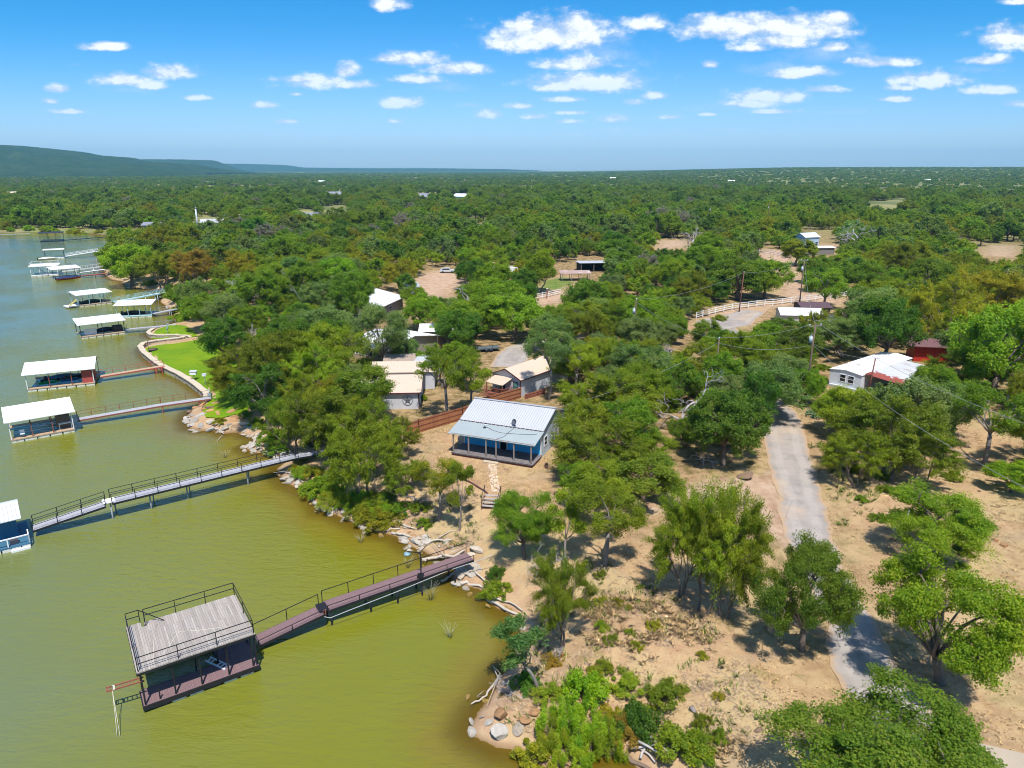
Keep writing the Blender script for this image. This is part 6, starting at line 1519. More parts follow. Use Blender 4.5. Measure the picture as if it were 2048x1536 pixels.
# ------------------------------------------------------------------ utility poles and wires
def upole(label, px, h, r=.15, arm=True, transf=False, lean=0.0, m_=None, meter=False):
    t_ = thing('utility_pole', label, 'utility pole', G(*px), R(10)); MB().tube([(0, 0, -.5), (lean, 0, h)], [r, r * .7], 10).build('pole', m_ or WOODP, t_)
    if arm: MB().beam((lean - .9, 0, h - .35), (lean + .9, 0, h - .35), .1).build('crossarm', POSTW, t_); 
    for k in ((-.8, 0, .8) if arm else (0,)): MB().tube([(lean + k, 0, h - (.3 if arm else 0)), (lean + k, 0, h - (.05 if arm else -.25))], [.05, .07], 6).build('insulator', WHITEG, t_)
    if transf: MB().tube([(-.38, -.1, h - 2.6), (-.38, -.1, h - 1.7)], .24, 12).tube([(-.38, -.1, h - 1.7), (-.38, -.1, h - 1.62)], [.24, .1], 12).tube([(-.3, -.1, h - 1.65), (-.3, -.1, h - 1.35)], .05, 6).build('transformer', M('grey_enamel', (.42, .47, .50), .05, 2, .4), t_)
    if meter: MB().box(-.28, .05, -.3, -.14, 1.0, 1.7).build('meter_box', GREYM, t_)
    return t_, t_.location + Vector((lean, 0, h))
u1, T1 = upole('tall utility pole with a grey transformer on the right verge of the road', (1609, 813), 11.6, .15, True, True, .1, meter=True)
u2, T2 = upole('shorter brown utility pole in the scrub left of the road', (1428, 795), 8.6, .13, False)
u3, T3 = upole('tall grey utility pole with a transformer beside the paddock rails', (1597, 622), 11.8, .16, True, True)
u4, T4 = upole('plain red-brown pole in front of the paddock oak', (1478, 624), 9.0, .14, False, False, .3, BROWNP)
u5, T5 = upole('utility pole with a grey can left of the road bend', (1268, 690), 8.5, .14, False, True)
u6, T6 = upole('white-topped pole among the golden mesquites at the right', (2003, 605), 8, .12, False)
u7, T7 = upole('thin distant pole left of the two-storey house', (1352, 470), 12, .16, True)
u8, T8 = upole('thin distant pole with a white can in the wood', (1418, 462), 13, .16, False, True)
u9, T9 = upole('thin distant pole right of the grey leafless tree', (1534, 455), 13, .16, False, True)
def wire(a, b, sag, label, r=.02):
    s = MB(); a, b = Vector(a), Vector(b); s.tube([a.lerp(b, i / 14) - Vector((0, 0, sag * 4 * (i / 14) * (1 - i / 14))) for i in range(15)], r, 4)
    tag(s.build('power_line', M('aluminium_wire', (.30, .30, .31), .05, 1, .5) if 'power_line' not in bpy.data.objects else bpy.data.objects['power_line'].data.materials[0]), label, 'power line')
far_r = G(2140, 1120) + Vector((0, 0, 10)); far_r2 = G(2100, 1260) + Vector((0, 0, 9))
wire(T1 + Vector((.7, 0, -.2)), far_r, 1.2, 'upper wire running from the transformer pole over the dry field to the right')
wire(T1 + Vector((0, 0, -2.9)), far_r2, 1.4, 'lower wire running from the transformer pole over the dry field to the right')
wire(T1 + Vector((-.7, 0, -.2)), T2 + Vector((0, 0, .2)), .5, 'upper wire between the transformer pole and the brown pole')
wire(T1 + Vector((0, 0, -2.9)), T2 + Vector((0, 0, -.6)), .8, 'lower wire between the transformer pole and the brown pole')
wire(T1 + Vector((0, 0, -.2)), T3 + Vector((0, 0, -.1)), 1.3, 'wire from the transformer pole back to the paddock pole')
wire(T2, T5 + Vector((0, 0, -.4)), 1.0, 'wire from the brown pole to the pole left of the road bend')
wire(T2 + Vector((0, 0, -.5)), hm_ @ Vector((9.6, 7.2, 4.6)), 1.0, 'service wire from the brown pole down to the blue house')
wire(T1 + Vector((0, 0, -2.8)), G(1736, 786) + Vector((.3, 0, 5.1)), .4, 'service wire from the transformer pole to the lamp pole')
wire(T3 + Vector((-.8, 0, -.2)), T4, .9, 'wire from the paddock pole to the plain red-brown pole')
wire(T4, T5, 1.2, 'wire from the plain red-brown pole to the pole left of the road bend')
# ------------------------------------------------------------------ stone seawalls
def stone_mat(name, c1, c2, mort, sc=1.6):
    m, t, out = newmat(name); geo = t.new('ShaderNodeNewGeometry').outputs['Position']
    ve = t.new('ShaderNodeTexVoronoi', feature='DISTANCE_TO_EDGE'); t.l.new(geo, ve.inputs['Vector']); ve.inputs['Scale'].default_value = sc
    vc = t.new('ShaderNodeTexVoronoi'); t.l.new(geo, vc.inputs['Vector']); vc.inputs['Scale'].default_value = sc; sx = t.new('ShaderNodeSeparateColor'); t.l.new(vc.outputs['Color'], sx.inputs[0])
    c = t.mix(sx.outputs[0], c1, c2); c = t.mix(t.smooth(ve.outputs['Distance'], .02, .08, 1, 0), c, mort); principled(t, out, c, .9, 0, .2, t.bump(t.smooth(ve.outputs['Distance'], 0, .12), .7, .05)); return m
STW = stone_mat('seawall_stone', (.36, .30, .22), (.48, .42, .33), (.16, .13, .09))
def seawall(label, px, top=.95, wd=.75):
    P_ = [W(u, v, 0) for u, v in px]; o = P_[0].copy(); t_ = thing('stone_seawall', label, 'seawall', o)
    pts = []
    for a, b in zip(P_, P_[1:]):
        n = max(1, int((b - a).length / 1.0)); pts += [a.lerp(b, i / n) for i in range(n)]
    pts.append(P_[-1]); s = MB(); cp = MB(); vs = []; vc = []
    for i, p in enumerate(pts):
        d = (pts[min(i+1, len(pts)-1)] - pts[max(i-1, 0)]).normalized(); n = Vector((-d.y, d.x, 0)); jt = .08 * mnoise.noise(p * .9)
        q = p - o + n * jt; z = top + .06 * mnoise.noise(p * .7)
        vs += [q + n * (-.25) + Vector((0, 0, -1)), q + n * -.12 + Vector((0, 0, z - .14)), q + n * (wd - .1) + Vector((0, 0, z - .14)), q + n * wd + Vector((0, 0, -.6))]
        vc += [q + n * -.2 + Vector((0, 0, z - .137)), q + n * -.2 + Vector((0, 0, z)), q + n * (wd + .04) + Vector((0, 0, z)), q + n * (wd + .04) + Vector((0, 0, z - .137))]
    m_ = len(pts)
    s.add(vs, [(i*4+j, (i+1)*4+j, (i+1)*4+j+1, i*4+j+1) for i in range(m_-1) for j in range(3)] + [(3,2,1,0), (m_*4-4, m_*4-3, m_*4-2, m_*4-1)]); s.build('wall', STW, t_)
    cp.add(vc, [(i*4+j, (i+1)*4+j, (i+1)*4+(j+1)%4, i*4+(j+1)%4) for i in range(m_-1) for j in range(4)] + [(3,2,1,0), (m_*4-4, m_*4-3, m_*4-2, m_*4-1)]); cp.build('coping', M('pale_coping' + str(len(px)), (.52, .44, .33), .25, 1.2, .9), t_)
    return t_
seawall('long curved stone seawall round the bright lawn', [(372,682.5),(350,686),(312,690),(291,694.5),(285,701),(293,713),(306,723.5),(323,737),(340,745),(362,756),(384,769),(402,782),(418,796),(420,803)][::-1], 1.0)
seawall('low stone seawall round the grass point', [(382,681),(375,678),(350,676),(318,677),(300,675),(295,671),(300,666),(309,661)][::1][::-1], .75, .6)

# ------------------------------------------------------------------ rocks
def rock_mesh(seed, flat=.62):
    g = np.random.default_rng(seed); bm = bmesh.new(); bmesh.ops.create_icosphere(bm, subdivisions=3, radius=1)
    pl = [(Vector(g.normal(size=3)).normalized(), g.uniform(.45, .8)) for _ in range(12)]
    for v in bm.verts:
        c = v.co.copy()
        for n, d in pl:
            e = c.dot(n) - d
            if e > 0: c -= n * e
        c += c.normalized() * .05 * mnoise.noise(v.co * 2.2 + Vector((seed, 0, 0))) + c.normalized() * .04 * mnoise.noise(v.co * 6 + Vector((seed, 3, 0)))
        v.co = Vector((c.x * 1.15, c.y * .9, c.z * flat))
    me = bpy.data.meshes.new('rock'); bm.to_mesh(me); bm.free(); return me
m, t, out = newmat('limestone_rock')
geo = t.new('ShaderNodeTexCoord').outputs['Object']; oc = t.new('ShaderNodeObjectInfo').outputs['Color']
n1 = t.noise(geo, 2.5, 5, .65); n2 = t.noise(geo, 9, 3, .6); k = t.new('ShaderNodeCombineColor'); kv = t.math('MULTIPLY_ADD', n1, .9, .5)
for i in range(3): t.l.new(kv, k.inputs[i])
c = t.mix(1.0, oc, k.outputs[0], 'MULTIPLY'); c = t.mix(t.smooth(n2, .58, .75, 0, .5), c, (.16, .12, .08))
wz = t.new('ShaderNodeSeparateXYZ'); t.l.new(t.new('ShaderNodeNewGeometry').outputs['Position'], wz.inputs[0]); c = t.mix(t.smooth(wz.outputs[2], .0, .16, .75, 0), c, (.13, .085, .03))
principled(t, out, c, .92, 0, .15, t.bump(n2, .8, .06)); ROCKM = m
ROCKS = [rock_mesh(i, .5 + .1 * (i % 3)) for i in range(7)]
for r_ in ROCKS: r_.materials.append(ROCKM)
ROCKC = {'pale': (.41, .375, .325), 'cream': (.44, .375, .30), 'orange': (.42, .24, .12), 'brown': (.24, .16, .11), 'wet': (.30, .20, .06)}
gr = np.random.default_rng(17)
def rock(loc, size, colr, label, group=None, flat=1.0, sink=.5, name='rock', cat='rock'):
    o = put(name, ROCKS[int(gr.integers(len(ROCKS)))]); tag(o, label, cat, group)
    o.scale = (size * gr.uniform(.85, 1.2), size * gr.uniform(.8, 1.15), size * flat * gr.uniform(.8, 1.2)); o.rotation_euler = (gr.normal() * .25, gr.normal() * .25, gr.uniform(0, 6.28))
    o.location = Vector(loc) + Vector((0, 0, size * (.5 - sink) * .5)); c0 = np.array(ROCKC[colr]) * gr.uniform(.82, 1.2); o.color = (*c0, 1); return o
def rock_px(u, v, wpx, colr, label, flat=1.0, sink=.28, z=None):
    p = G(u, v) if z is None else W(u, v, z); d = math.sqrt(p.x**2 + p.y**2 + CAM_H**2); return rock(p, wpx / 2 * d / FPX / 1.05, colr, label, None, flat, sink)
for a in [(1001,1468,48,'pale','largest pale boulder at the water edge in the foreground'),(1003,1432,44,'orange','flat orange-topped slab behind the largest pale boulder'),(979,1444,22,'pale','white rock left of the largest pale boulder'),(946,1447,18,'pale','white rock standing in the shallows at the far left of the foreground group'),
          (943,1464,26,'pale','pale rock in the shallows left of the largest boulder'),(966,1434,14,'cream','small pale rock in the shallows behind the white rock'),(1047,1440,30,'orange','orange rock under the willow bushes'),(1036,1462,34,'cream','cream rock between the largest boulder and the willow bushes'),(1070,1424,26,'orange','orange slab at the upper edge of the willow bushes'),
          (938,1190,26,'wet','yellowish rock just under the water below the gangway landing'),(975,1213,20,'wet','smaller drowned rock near the bank below the gangway'),(934,1396,22,'wet','brown drowned rock in the shallows by the bent driftwood'),
          (1484,955,36,'brown','dark brown boulder beside the left edge of the road'),(1466,966,14,'brown','small brown rock left of the dark roadside boulder'),(2008,1092,20,'orange','square orange stone lying in the dry field'),(1992,1082,14,'orange','flat orange stone behind the square orange stone'),
          (1518,1461,14,'brown','dark stone on the dry bank left of the huge oak'),(1542,1462,10,'orange','small orange stone beside the dark stone on the dry bank'),(1958,983,8,'brown','small black stump-like stone in the dry field'),
          (652,1022,24,'pale','tall pale rock at the foot of the yellow shore bush'),(671,1022,24,'cream','broad cream rock beside the tall pale rock on the shore'),(583,962,30,'pale','wide pale rock by the water below the grey gangway'),(687,1039,12,'pale','single pale rock standing in the water off the shore bushes'),
          (705,1041,13,'cream','single cream rock at the water edge off the shore bushes'),(560,951,16,'orange','yellowish rock in the water under the grey gangway'),(808,1078,16,'pale','pale flat rock in the water near the driftwood'),(955,1100,36,'cream','broad cream slab at the landing of the mauve gangway'),(1044,1258,14,'pale','white rock on the bank under the leaning trees')]:
    rock_px(*a, sink=.5 if a[3] == 'wet' else .25, flat=.75)
# riprap along the banks: individuals in stretches
def riprap(px, n, spread, sizes, cols, label, group):
    P_ = [W(u, v, 0) for u, v in px]; seg = [(b - a).length for a, b in zip(P_, P_[1:])]; tot = sum(seg)
    for i in range(n):
        s_ = gr.uniform(0, tot); k = 0
        while s_ > seg[k]: s_ -= seg[k]; k += 1
        a, b = P_[k], P_[k + 1]; p = a.lerp(b, s_ / seg[k]); d = (b - a).normalized(); nn_ = Vector((d.y, -d.x, 0)); nn_ = -nn_ if float(sdist(np.array([p.x + nn_.x * .6]), np.array([p.y + nn_.y * .6]))[0]) < float(sdist(np.array([p.x - nn_.x * .6]), np.array([p.y - nn_.y * .6]))[0]) else nn_; off = gr.uniform(-.45, spread) if gr.random() < .7 else gr.uniform(-.6, .3)
        q = p + nn_ * off; z = max(tz(q.x, q.y), -.12); rock((q.x, q.y, z), gr.uniform(*sizes), cols[int(gr.integers(len(cols)))], label, group)
riprap([(370,840),(377,857),(403,862),(438,862),(446,868),(473,864),(487,872),(506,874),(512,885),(489,897),(504,906),(545,907),(572,917)][::1], 84, 2.0, (.2, .8), ['pale', 'pale', 'cream'], 'pale limestone rock heaped along the cove right of the lawn', 'riprap of the cove')
riprap([(384,828),(400,820),(440,842),(480,852)], 20, 2.2, (.35, .8), ['orange', 'orange', 'brown'], 'orange rock on the slope between lawn and cove', 'orange rocks of the cove')
riprap([(558,952),(573,967),(598,979),(618,992),(630,1005),(642,1024),(663,1028),(689,1039),(717,1052),(753,1067),(786,1071)], 62, 1.0, (.18, .6), ['pale', 'cream', 'pale', 'wet'], 'pale rock lining the bank below the yellow bushes', 'bank rocks below the bushes')
riprap([(786,1071),(803,1082),(822,1095),(846,1103),(861,1112),(890,1122),(908,1138),(900,1160),(921,1172),(955,1178)], 52, 2.4, (.18, .65), ['pale', 'cream', 'orange', 'pale'], 'pale rock among the driftwood by the mauve gangway landing', 'rocks by the gangway landing')
riprap([(250,570),(262,576),(285,578),(305,579),(328,582),(325,592),(320,604),(332,612),(343,622)], 26, 2.5, (.5, 1.0), ['pale', 'cream', 'orange'], 'rock on the shore of the wooded point', 'rocks of the wooded point')
riprap([(970,1192),(980,1210),(1019,1230),(1040,1262),(1040,1295),(1026,1325),(1004,1345),(990,1370),(974,1400),(952,1425)], 22, .9, (.14, .34), ['wet', 'orange', 'cream', 'wet'], 'small brownish rock in the shallows of the foreground bank', 'rocks of the foreground bank')

# ------------------------------------------------------------------ driftwood and logs
DRIFT = M('bleached_driftwood', (.47, .41, .34), .25, 3, .9)
def log(label, px, r=.12, lift=.1, fork=False, matr=None, name='driftwood_log'):
    pts = []
    for u, v in px: p = G(u, v); pts.append(p + Vector((0, 0, lift)))
    o = pts[0].copy(); s = MB(); fine = []
    for a, b in zip(pts, pts[1:]): fine += [a.lerp(b, f) + Vector(gr.normal(size=3) * r * .5) for f in (0, .33, .66)]
    fine.append(pts[-1]); s.tube([p - o for p in fine], [r * (1 - .55 * i / len(fine)) for i in range(len(fine))], 7)
    if fork:
        for k in range(3): 
            b = fine[1 + k * 2 % (len(fine) - 1)] - o; s.tube([b, b + Vector((gr.normal() * .7, gr.normal() * .7, .35)), b + Vector((gr.normal() * 1.2, gr.normal() * 1.2, .5))], [r * .5, r * .35, r * .1], 5)
    return tag(s.build(name, matr or DRIFT, None, o), label, 'driftwood')
log('bent forked driftwood branch reaching into the shallows in the foreground', [(1003,1355),(985,1378),(968,1400),(942,1412)], .10, .15, True)
log('pale driftwood log on the bank under the leaning trees', [(973,1199),(1000,1215),(1035,1232)], .17, .15)
log('thinner driftwood pole just behind the log under the leaning trees', [(985,1200),(1020,1208),(1045,1225)], .09, .2)
log('thick white log at the water below the gangway landing', [(921,1166),(940,1170),(966,1177)], .18, .1)
log('straight bleached pole leaning down the rocks at the gangway landing', [(932,1130),(955,1152),(978,1170)], .11, .2)
log('curved driftwood limb in the water under the gangway landing', [(884,1165),(900,1155),(915,1146),(945,1142)], .12, .1)
log('long driftwood trunk with broken snags behind the gangway landing', [(846,1124),(875,1120),(910,1116),(930,1105)], .16, .25, True)
log('yellowish driftwood trunk half in the water left of the landing', [(783,1068),(800,1072),(825,1075),(838,1090)], .14, .12)
log('pale log lying on the bank above the yellowish driftwood', [(753,1062),(775,1062),(800,1060)], .15, .15)
log('slanting driftwood on the bank under the yellow bush', [(795,1045),(810,1053),(830,1060)], .12, .15)
log('driftwood limb between the rocks behind the landing', [(838,1095),(855,1090),(880,1085),(905,1083)], .12, .2, True)
log('short log beside the rocks right of the yellow shore bush', [(675,1015),(690,1022),(708,1035)], .13, .12)
log('twisted white roots on the bank below the grey gangway', [(566,945),(585,952),(600,962),(612,975)], .1, .2, True)
log('long bleached log beached in the lawn cove', [(478,850),(495,852),(524,860)], .16, .25)
log('dark wet branch sticking out of the water off the lawn cove', [(445,872),(438,880),(434,885)], .06, .1)
log('curved pale branch at the tip of the cove rocks', [(430,860),(440,863),(448,870)], .1, .2)
log('brown log across the water at the bottom edge', [(1216,1500),(1245,1515),(1280,1532),(1310,1550)], .2, .1, False, M('brown_wet_log', (.2, .14, .10), .3, 3, .9))
for i, (a, b) in enumerate([((1268,1490),(1310,1530)),((1280,1525),(1300,1488)),((1258,1510),(1320,1500)),((1300,1490),(1345,1525)),((1275,1500),(1335,1535))]):
    log(['grey plank on the heap at the bottom edge, pointing to the road', 'grey plank standing up in the heap at the bottom edge', 'grey plank lying flat across the heap at the bottom edge', 'grey plank at the right of the heap at the bottom edge', 'long plank under the heap at the bottom edge'][i], [a, b], .09, .2 + .12 * i, False, M(f'grey_driftwood_{i}', (.42, .38, .35), .25, 3, .9), 'drift_plank')
log('weathered grey stump plank in the dry grass left of the huge oak', [(1384,1420), (1398,1440)], .16, .1, False, POSTW, 'drift_plank')
log('thin log edging lying along the foot of the yard bank', [(930,960), (955,975), (975,988)], .12, .1, False, BRICKR, 'edging_log')
# drowned twigs
def twigs(label, px, h, w):
    b = W(*px, 0); s = MB()
    for k in range(16):
        a = gr.uniform(0, 6.28); e = Vector((math.cos(a) * w * gr.uniform(.3, 1), math.sin(a) * w * gr.uniform(.3, 1), h * gr.uniform(.5, 1))); s.tube([(0, 0, -.2), e * .5 + Vector((0, 0, h * .12)), e], [.014, .01, .006], 4)
    tag(s.build('drowned_shrub', M('bleached_twig', (.40, .38, .26), .2, 3, .9) if 'drowned_shrub' not in bpy.data.objects else bpy.data.objects['drowned_shrub'].data.materials[0], None, b), label, 'dead shrub')
twigs('dead shrub standing in the water below the mauve gangway', (862, 1200), 1.7, 1.0); twigs('dead shrub in the water between gangway and leaning trees', (900, 1275), 1.3, .9)
twigs('dead shrub in the water behind the gangway lamp', (815, 1135), 1.3, .9); twigs('dead shrub in the water of the lawn cove', (452, 915), 1.2, .9); twigs('faint dead shrub in the open water of the bay', (722, 1085), 1.2, .7)

# ------------------------------------------------------------------ shrubs
SH = [('willow','bright green',(1150,1470),2.1,2.5,'largest feathery willow bush in the bottom foreground'),('willow','bright green',(1195,1500),1.6,2.1,'feathery willow bush right of the largest willow bush'),('willow','yellow-green',(1105,1495),1.5,1.8,'feathery willow bush left of the largest willow bush'),('willow','bright green',(1150,1525),1.6,1.7,'feathery willow bush at the bottom edge'),
      ('leafy','bright green',(1165,1392),1.45,2.2,'tall bright bush above the willow bushes'),('leafy','golden',(1075,1512),1.3,1.3,'golden speckled bush on the point at the bottom edge'),('leafy','deep green',(1278,1458),1.3,2.1,'dark green upright bush in the middle of the foreground bank'),('leafy','rusty',(1245,1470),1.2,1.3,'rusty bush beside the dark upright bush'),
      ('leafy','golden',(1360,1500),1.7,1.7,'big golden bush at the lower bank'),('leafy','fresh green',(1395,1505),1.1,1.3,'green bush against the big golden bush'),('leafy','olive',(1330,1395),1.4,1.2,'olive and rusty bush on the upper foreground bank'),('leafy','yellow-green',(1250,1375),1.1,1.0,'low yellowish bush left of the olive bush'),('leafy','yellow-green',(1205,1345),.9,.8,'small yellowish bush on the dry bank'),
      ('leafy','deep green',(1055,1372),1.0,1.0,'dark green bush at the foot of the blue-green leaning tree'),('leafy','yellow-green',(1100,1395),1.0,.9,'yellow-green weeds between the leaning tree and the willow bushes'),('leafy','rusty',(1110,1325),.8,.7,'rusty dead bush beside the dark twiggy bush'),('leafy','bright green',(992,1190),1.3,1.3,'bright bush at the water below the gangway landing'),('leafy','deep green',(990,1155),.9,1.2,'dark bush between the landing and the bright bush'),
      ('leafy','yellow-green',(1292,1438),.9,1.0,'pale bush behind the dark upright bush'),('leafy','golden',(1225,1440),1.0,.9,'golden weeds left of the dark upright bush'),('leafy','olive',(1405,1450),.6,.8,'lone small olive bush in the dry grass'),('leafy','yellow-green',(1440,1480),.5,.9,'lone thin yellowish bush in the dry grass at the bottom'),
      ('leafy','bright green',(640,985),1.9,1.7,'lush bright bush on the bank below the grey gangway'),('leafy','fresh green',(668,968),1.7,1.6,'lush green bush under the large dark mesquite'),('leafy','bright green',(610,950),1.2,1.1,'bright bush at the grey gangway side'),('leafy','golden',(600,925),1.0,1.0,'golden bush against the grey gangway'),('leafy','yellow-green',(672,1008),1.8,1.5,'yellowish bush behind the tall pale rock'),
      ('leafy','golden',(760,1045),1.9,1.5,'large golden bush above the bank rocks'),('leafy','golden',(725,1035),1.5,1.3,'golden bush left of the large golden bush'),('leafy','yellow-green',(735,1010),1.6,1.3,'yellow-green bush behind the large golden bush'),('leafy','fresh green',(715,1000),1.2,1.2,'green bush on the bank behind the yellow-green bush'),('leafy','fresh green',(800,1022),1.2,1.1,'green bush right of the large golden bush'),
      ('leafy','fresh green',(850,1050),.9,.8,'low green bush on the bank under the golden-green tree'),('leafy','olive',(840,1020),1.1,1.0,'olive scrub under the golden-green tree'),('leafy','deep green',(770,1000),1.0,1.0,'dark scrub on the bank slope'),('leafy','bright green',(545,880),2.0,1.5,'vivid green bush in the lawn cove'),('leafy','bright green',(560,905),1.6,1.2,'vivid green bush above the cove rocks'),('leafy','yellow-green',(515,850),1.3,1.2,'yellowish bush among the cove rocks'),
      ('leafy','golden',(440,845),1.0,.7,'golden weeds growing through the orange cove rocks'),('leafy','bright green',(270,555),3.4,2.6,'bright bush on the tip of the wooded point'),('leafy','yellow-green',(300,570),2.2,1.6,'yellowish bush on the rocks of the wooded point'),('leafy','bright green',(335,592),2.6,2.2,'bright bush beside the teal gangway landing'),('leafy','bright green',(368,640),2.8,2.2,'bright bush between the grass point and the ramp'),('leafy','bright green',(350,625),2.0,1.6,'bright bush at the foot of the weathered ramp'),
      ('leafy','yellow-green',(1660,825),2.0,2.6,'yellow-green vine thicket before the white trailer house'),('leafy','yellow-green',(1625,790),1.0,2.4,'vine bush climbing beside the transformer pole'),('leafy','bright green',(728,740),2.0,2.4,'bright glossy bush below the window row'),('leafy','yellow-green',(1440,640),1.6,1.4,'yellowish scrub at the grey lot'),('leafy','bright green',(845,800),.8,.8,'small bright bush at the corner of the star wall house'),('leafy','olive',(1905,960),1.0,1.3,'small olive bush in the dry field')]
for a in SH: shrub(*a)
def brush(n, px, kinds, rr, label, group):
    poly = GP(px); x0, y0 = poly.min(0); x1, y1 = poly.max(0); k = 0
    while k < n:
        x, y = gr.uniform(x0, x1), gr.uniform(y0, y1)
        if not inside(np.array([x]), np.array([y]), poly)[0] or inside(np.array([x]), np.array([y]), road_poly)[0]: continue
        r = gr.uniform(*rr); shrub('leafy', kinds[int(gr.integers(len(kinds)))], (x, y, tz(x, y)), r, r * gr.uniform(.8, 1.3), label, group); k += 1
brush(34, [(1150,850),(1190,770),(1300,720),(1440,720),(1505,770),(1500,850),(1440,900),(1300,930),(1200,930)], ['olive', 'deep green', 'yellow-green', 'fresh green'], (.8, 2.0), 'scrub bush in the thicket between the blue house and the road', 'scrub between house and road')
brush(26, [(596,935),(680,950),(760,1000),(835,1035),(800,1058),(745,1050),(690,1025),(640,1000),(610,970)], ['yellow-green', 'bright green', 'fresh green', 'golden'], (.5, 1.2), 'leafy bush in the green cover on the bank left of the stone steps', 'green cover of the bank')
brush(24, [(588,940),(625,978),(660,1012),(720,1042),(790,1064),(800,1050),(740,1018),(660,975),(612,930)], ['bright green', 'golden', 'yellow-green', 'bright green'], (.5, 1.1), 'bright bush right behind the pale rocks of the bank', 'bushes behind the bank rocks')
brush(22, [(440,800),(560,780),(700,800),(720,880),(600,900),(500,850)], ['olive', 'deep green', 'fresh green'], (.8, 1.8), 'undergrowth bush in the thicket right of the bright lawn', 'undergrowth of the lawn thicket')
brush(14, [(1650,830),(1720,830),(1800,900),(1770,960),(1690,940)], ['yellow-green', 'olive', 'fresh green'], (.7, 1.6), 'bush under the wide olive mesquite on the right verge', 'bushes under the roadside mesquite')
brush(16, [(1560,700),(1650,690),(1650,760),(1600,790),(1570,750)], ['yellow-green', 'olive'], (.6, 1.4), 'scrub bush beside the road bend and the transformer pole', 'scrub at the road bend')
brush(16, [(1640,980),(1720,1000),(1800,1100),(1900,1180),(1960,1100),(1900,1000),(1780,970)], ['yellow-green', 'olive', 'fresh green'], (.35, .9), 'small bush in the dry grass around the green oak right of the road', 'small bushes right of the road')
brush(14, [(1160,1150),(1300,1170),(1420,1260),(1480,1360),(1400,1440),(1280,1340),(1180,1280)], ['yellow-green', 'olive', 'golden'], (.25, .6), 'small weed clump on the dry bank below the roadside mesquites', 'weed clumps on the dry bank')
brush(18, [(0,458),(120,459),(240,462),(240,466),(100,463),(0,463)], ['yellow-green', 'bright green', 'golden'], (1.5, 3.0), 'bush in the green strip along the far left shore', 'bushes of the far shore')
db = dead_proto(77, 1.2, 2.6, .35); 
tag(put('dead_shrub', PROTO['dead'][2], None, G(1112, 1318)), 'dark twiggy dead shrub on the bank under the olive tree', 'dead shrub').scale = (.28, .28, .18)
tag(put('dead_shrub', PROTO['dead'][1], None, G(832, 1005)), 'grey twiggy shrub under the golden-green bank tree', 'dead shrub').scale = (.5, .5, .3)
tag(put('dead_shrub', PROTO['dead'][0], None, G(1025, 1390)), 'grey fallen brush on the foreground bank behind the orange slab', 'dead shrub').scale = (.4, .4, .16)
tag(put('dead_shrub', PROTO['dead'][1], None, G(1408, 930)), 'grey dead brush under the dark round oak', 'dead shrub').scale = (.5, .5, .35)
# prickly pear
PEAR = M('prickly_pear_skin', (.15, .25, .14), .2, 4, .7)
pc = thing('prickly_pear', 'sprawling blue-green prickly pear beside the transformer pole', 'cactus', G(1637, 833)); pads = MB(); padl = MB()
for k in range(110):
    a = gr.uniform(0, 6.28); r0 = math.sqrt(gr.random()) * 1.5; c = Vector((math.cos(a) * r0 * 1.15, math.sin(a) * r0, gr.uniform(.1, .95) * (1.15 - .5 * r0 / 1.5))); n = Vector(gr.normal(size=3)).normalized(); n.z *= .4; n.normalize(); x = n.orthogonal().normalized(); y = n.cross(x)
    R_ = gr.uniform(.13, .2); ring = [c + (x * math.cos(i * math.pi / 5) + y * math.sin(i * math.pi / 5) * 1.3) * R_ for i in range(10)]
    (pads if k % 2 else padl).add([c + n * .05] + ring + [c - n * .05], [(0, 1 + i, 1 + (i + 1) % 10) for i in range(10)] + [(11, 1 + (i + 1) % 10, 1 + i) for i in range(10)], True)
pads.build('pads', PEAR, pc)['kind'] = 'stuff'; padl.build('trunk', M('prickly_pear_old', (.12, .19, .10), .25, 4, .8), pc)

# ------------------------------------------------------------------ odds and ends
sw = thing('swing_frame', 'white pipe swing frame under the green oak right of the road', 'swing frame', G(1788, 1062), R(-20))
s = MB(); s.beam((0, 0, -.2), (0, 0, 1.9), .1).beam((2.2, -.2, -.2), (2.2, -.2, 1.9), .1); s.build('post', WHITEP, sw); s = MB(); s.beam((0, 0, 1.3), (2.2, -.2, 1.1), .09).beam((.9, .1, .6), (.9, .1, 2.3), .1).beam((0, 0, .9), (.9, .1, 1.6), .08); s.build('crossbar', WHITEP, sw)
def birdbox(label, px, h, w):
    t_ = thing('bird_house', label, 'bird house', G(*px)); MB().beam((0, 0, -.2), (0, 0, h), .07).build('pole', GREYM, t_); MB().box(-w, w, -w * .6, w * .6, h, h + w * .9).build('box', WHITEP, t_); MB().slab([(-w*1.15, -w*.75, h + w), (w*1.15, -w*.75, h + w), (w*1.15, w*.75, h + w*1.3), (-w*1.15, w*.75, h + w*1.3)], .04).build('roof', GALV, t_)
birdbox('white bird house on a pole on the bright lawn by the seawall', (389, 764), 1.3, .5); birdbox('smaller bird house on a thin pole on the bright lawn', (411, 770), 1.5, .3)
fp = thing('fire_pit', 'round dark fire bowl with a hook pole on the lawn corner', 'fire pit', G(306, 702)); MB().tube([(0, 0, .1), (0, 0, .3), (0, 0, .42)], [.35, .8, .85], 14).build('bowl', M('rusty_bowl', (.13, .09, .07), .3, 3, .8), fp); MB().tube([(-.9, .2, -.1), (-.9, .2, 1.9), (-.5, .1, 1.95)], .04, 6).build('hook_pole', BLACKM, fp)
hr = thing('heron_statue', 'grey-green heron statue on the grass point', 'statue', G(336, 667)); HM = M('verdigris', (.25, .36, .34), .2, 3, .6)
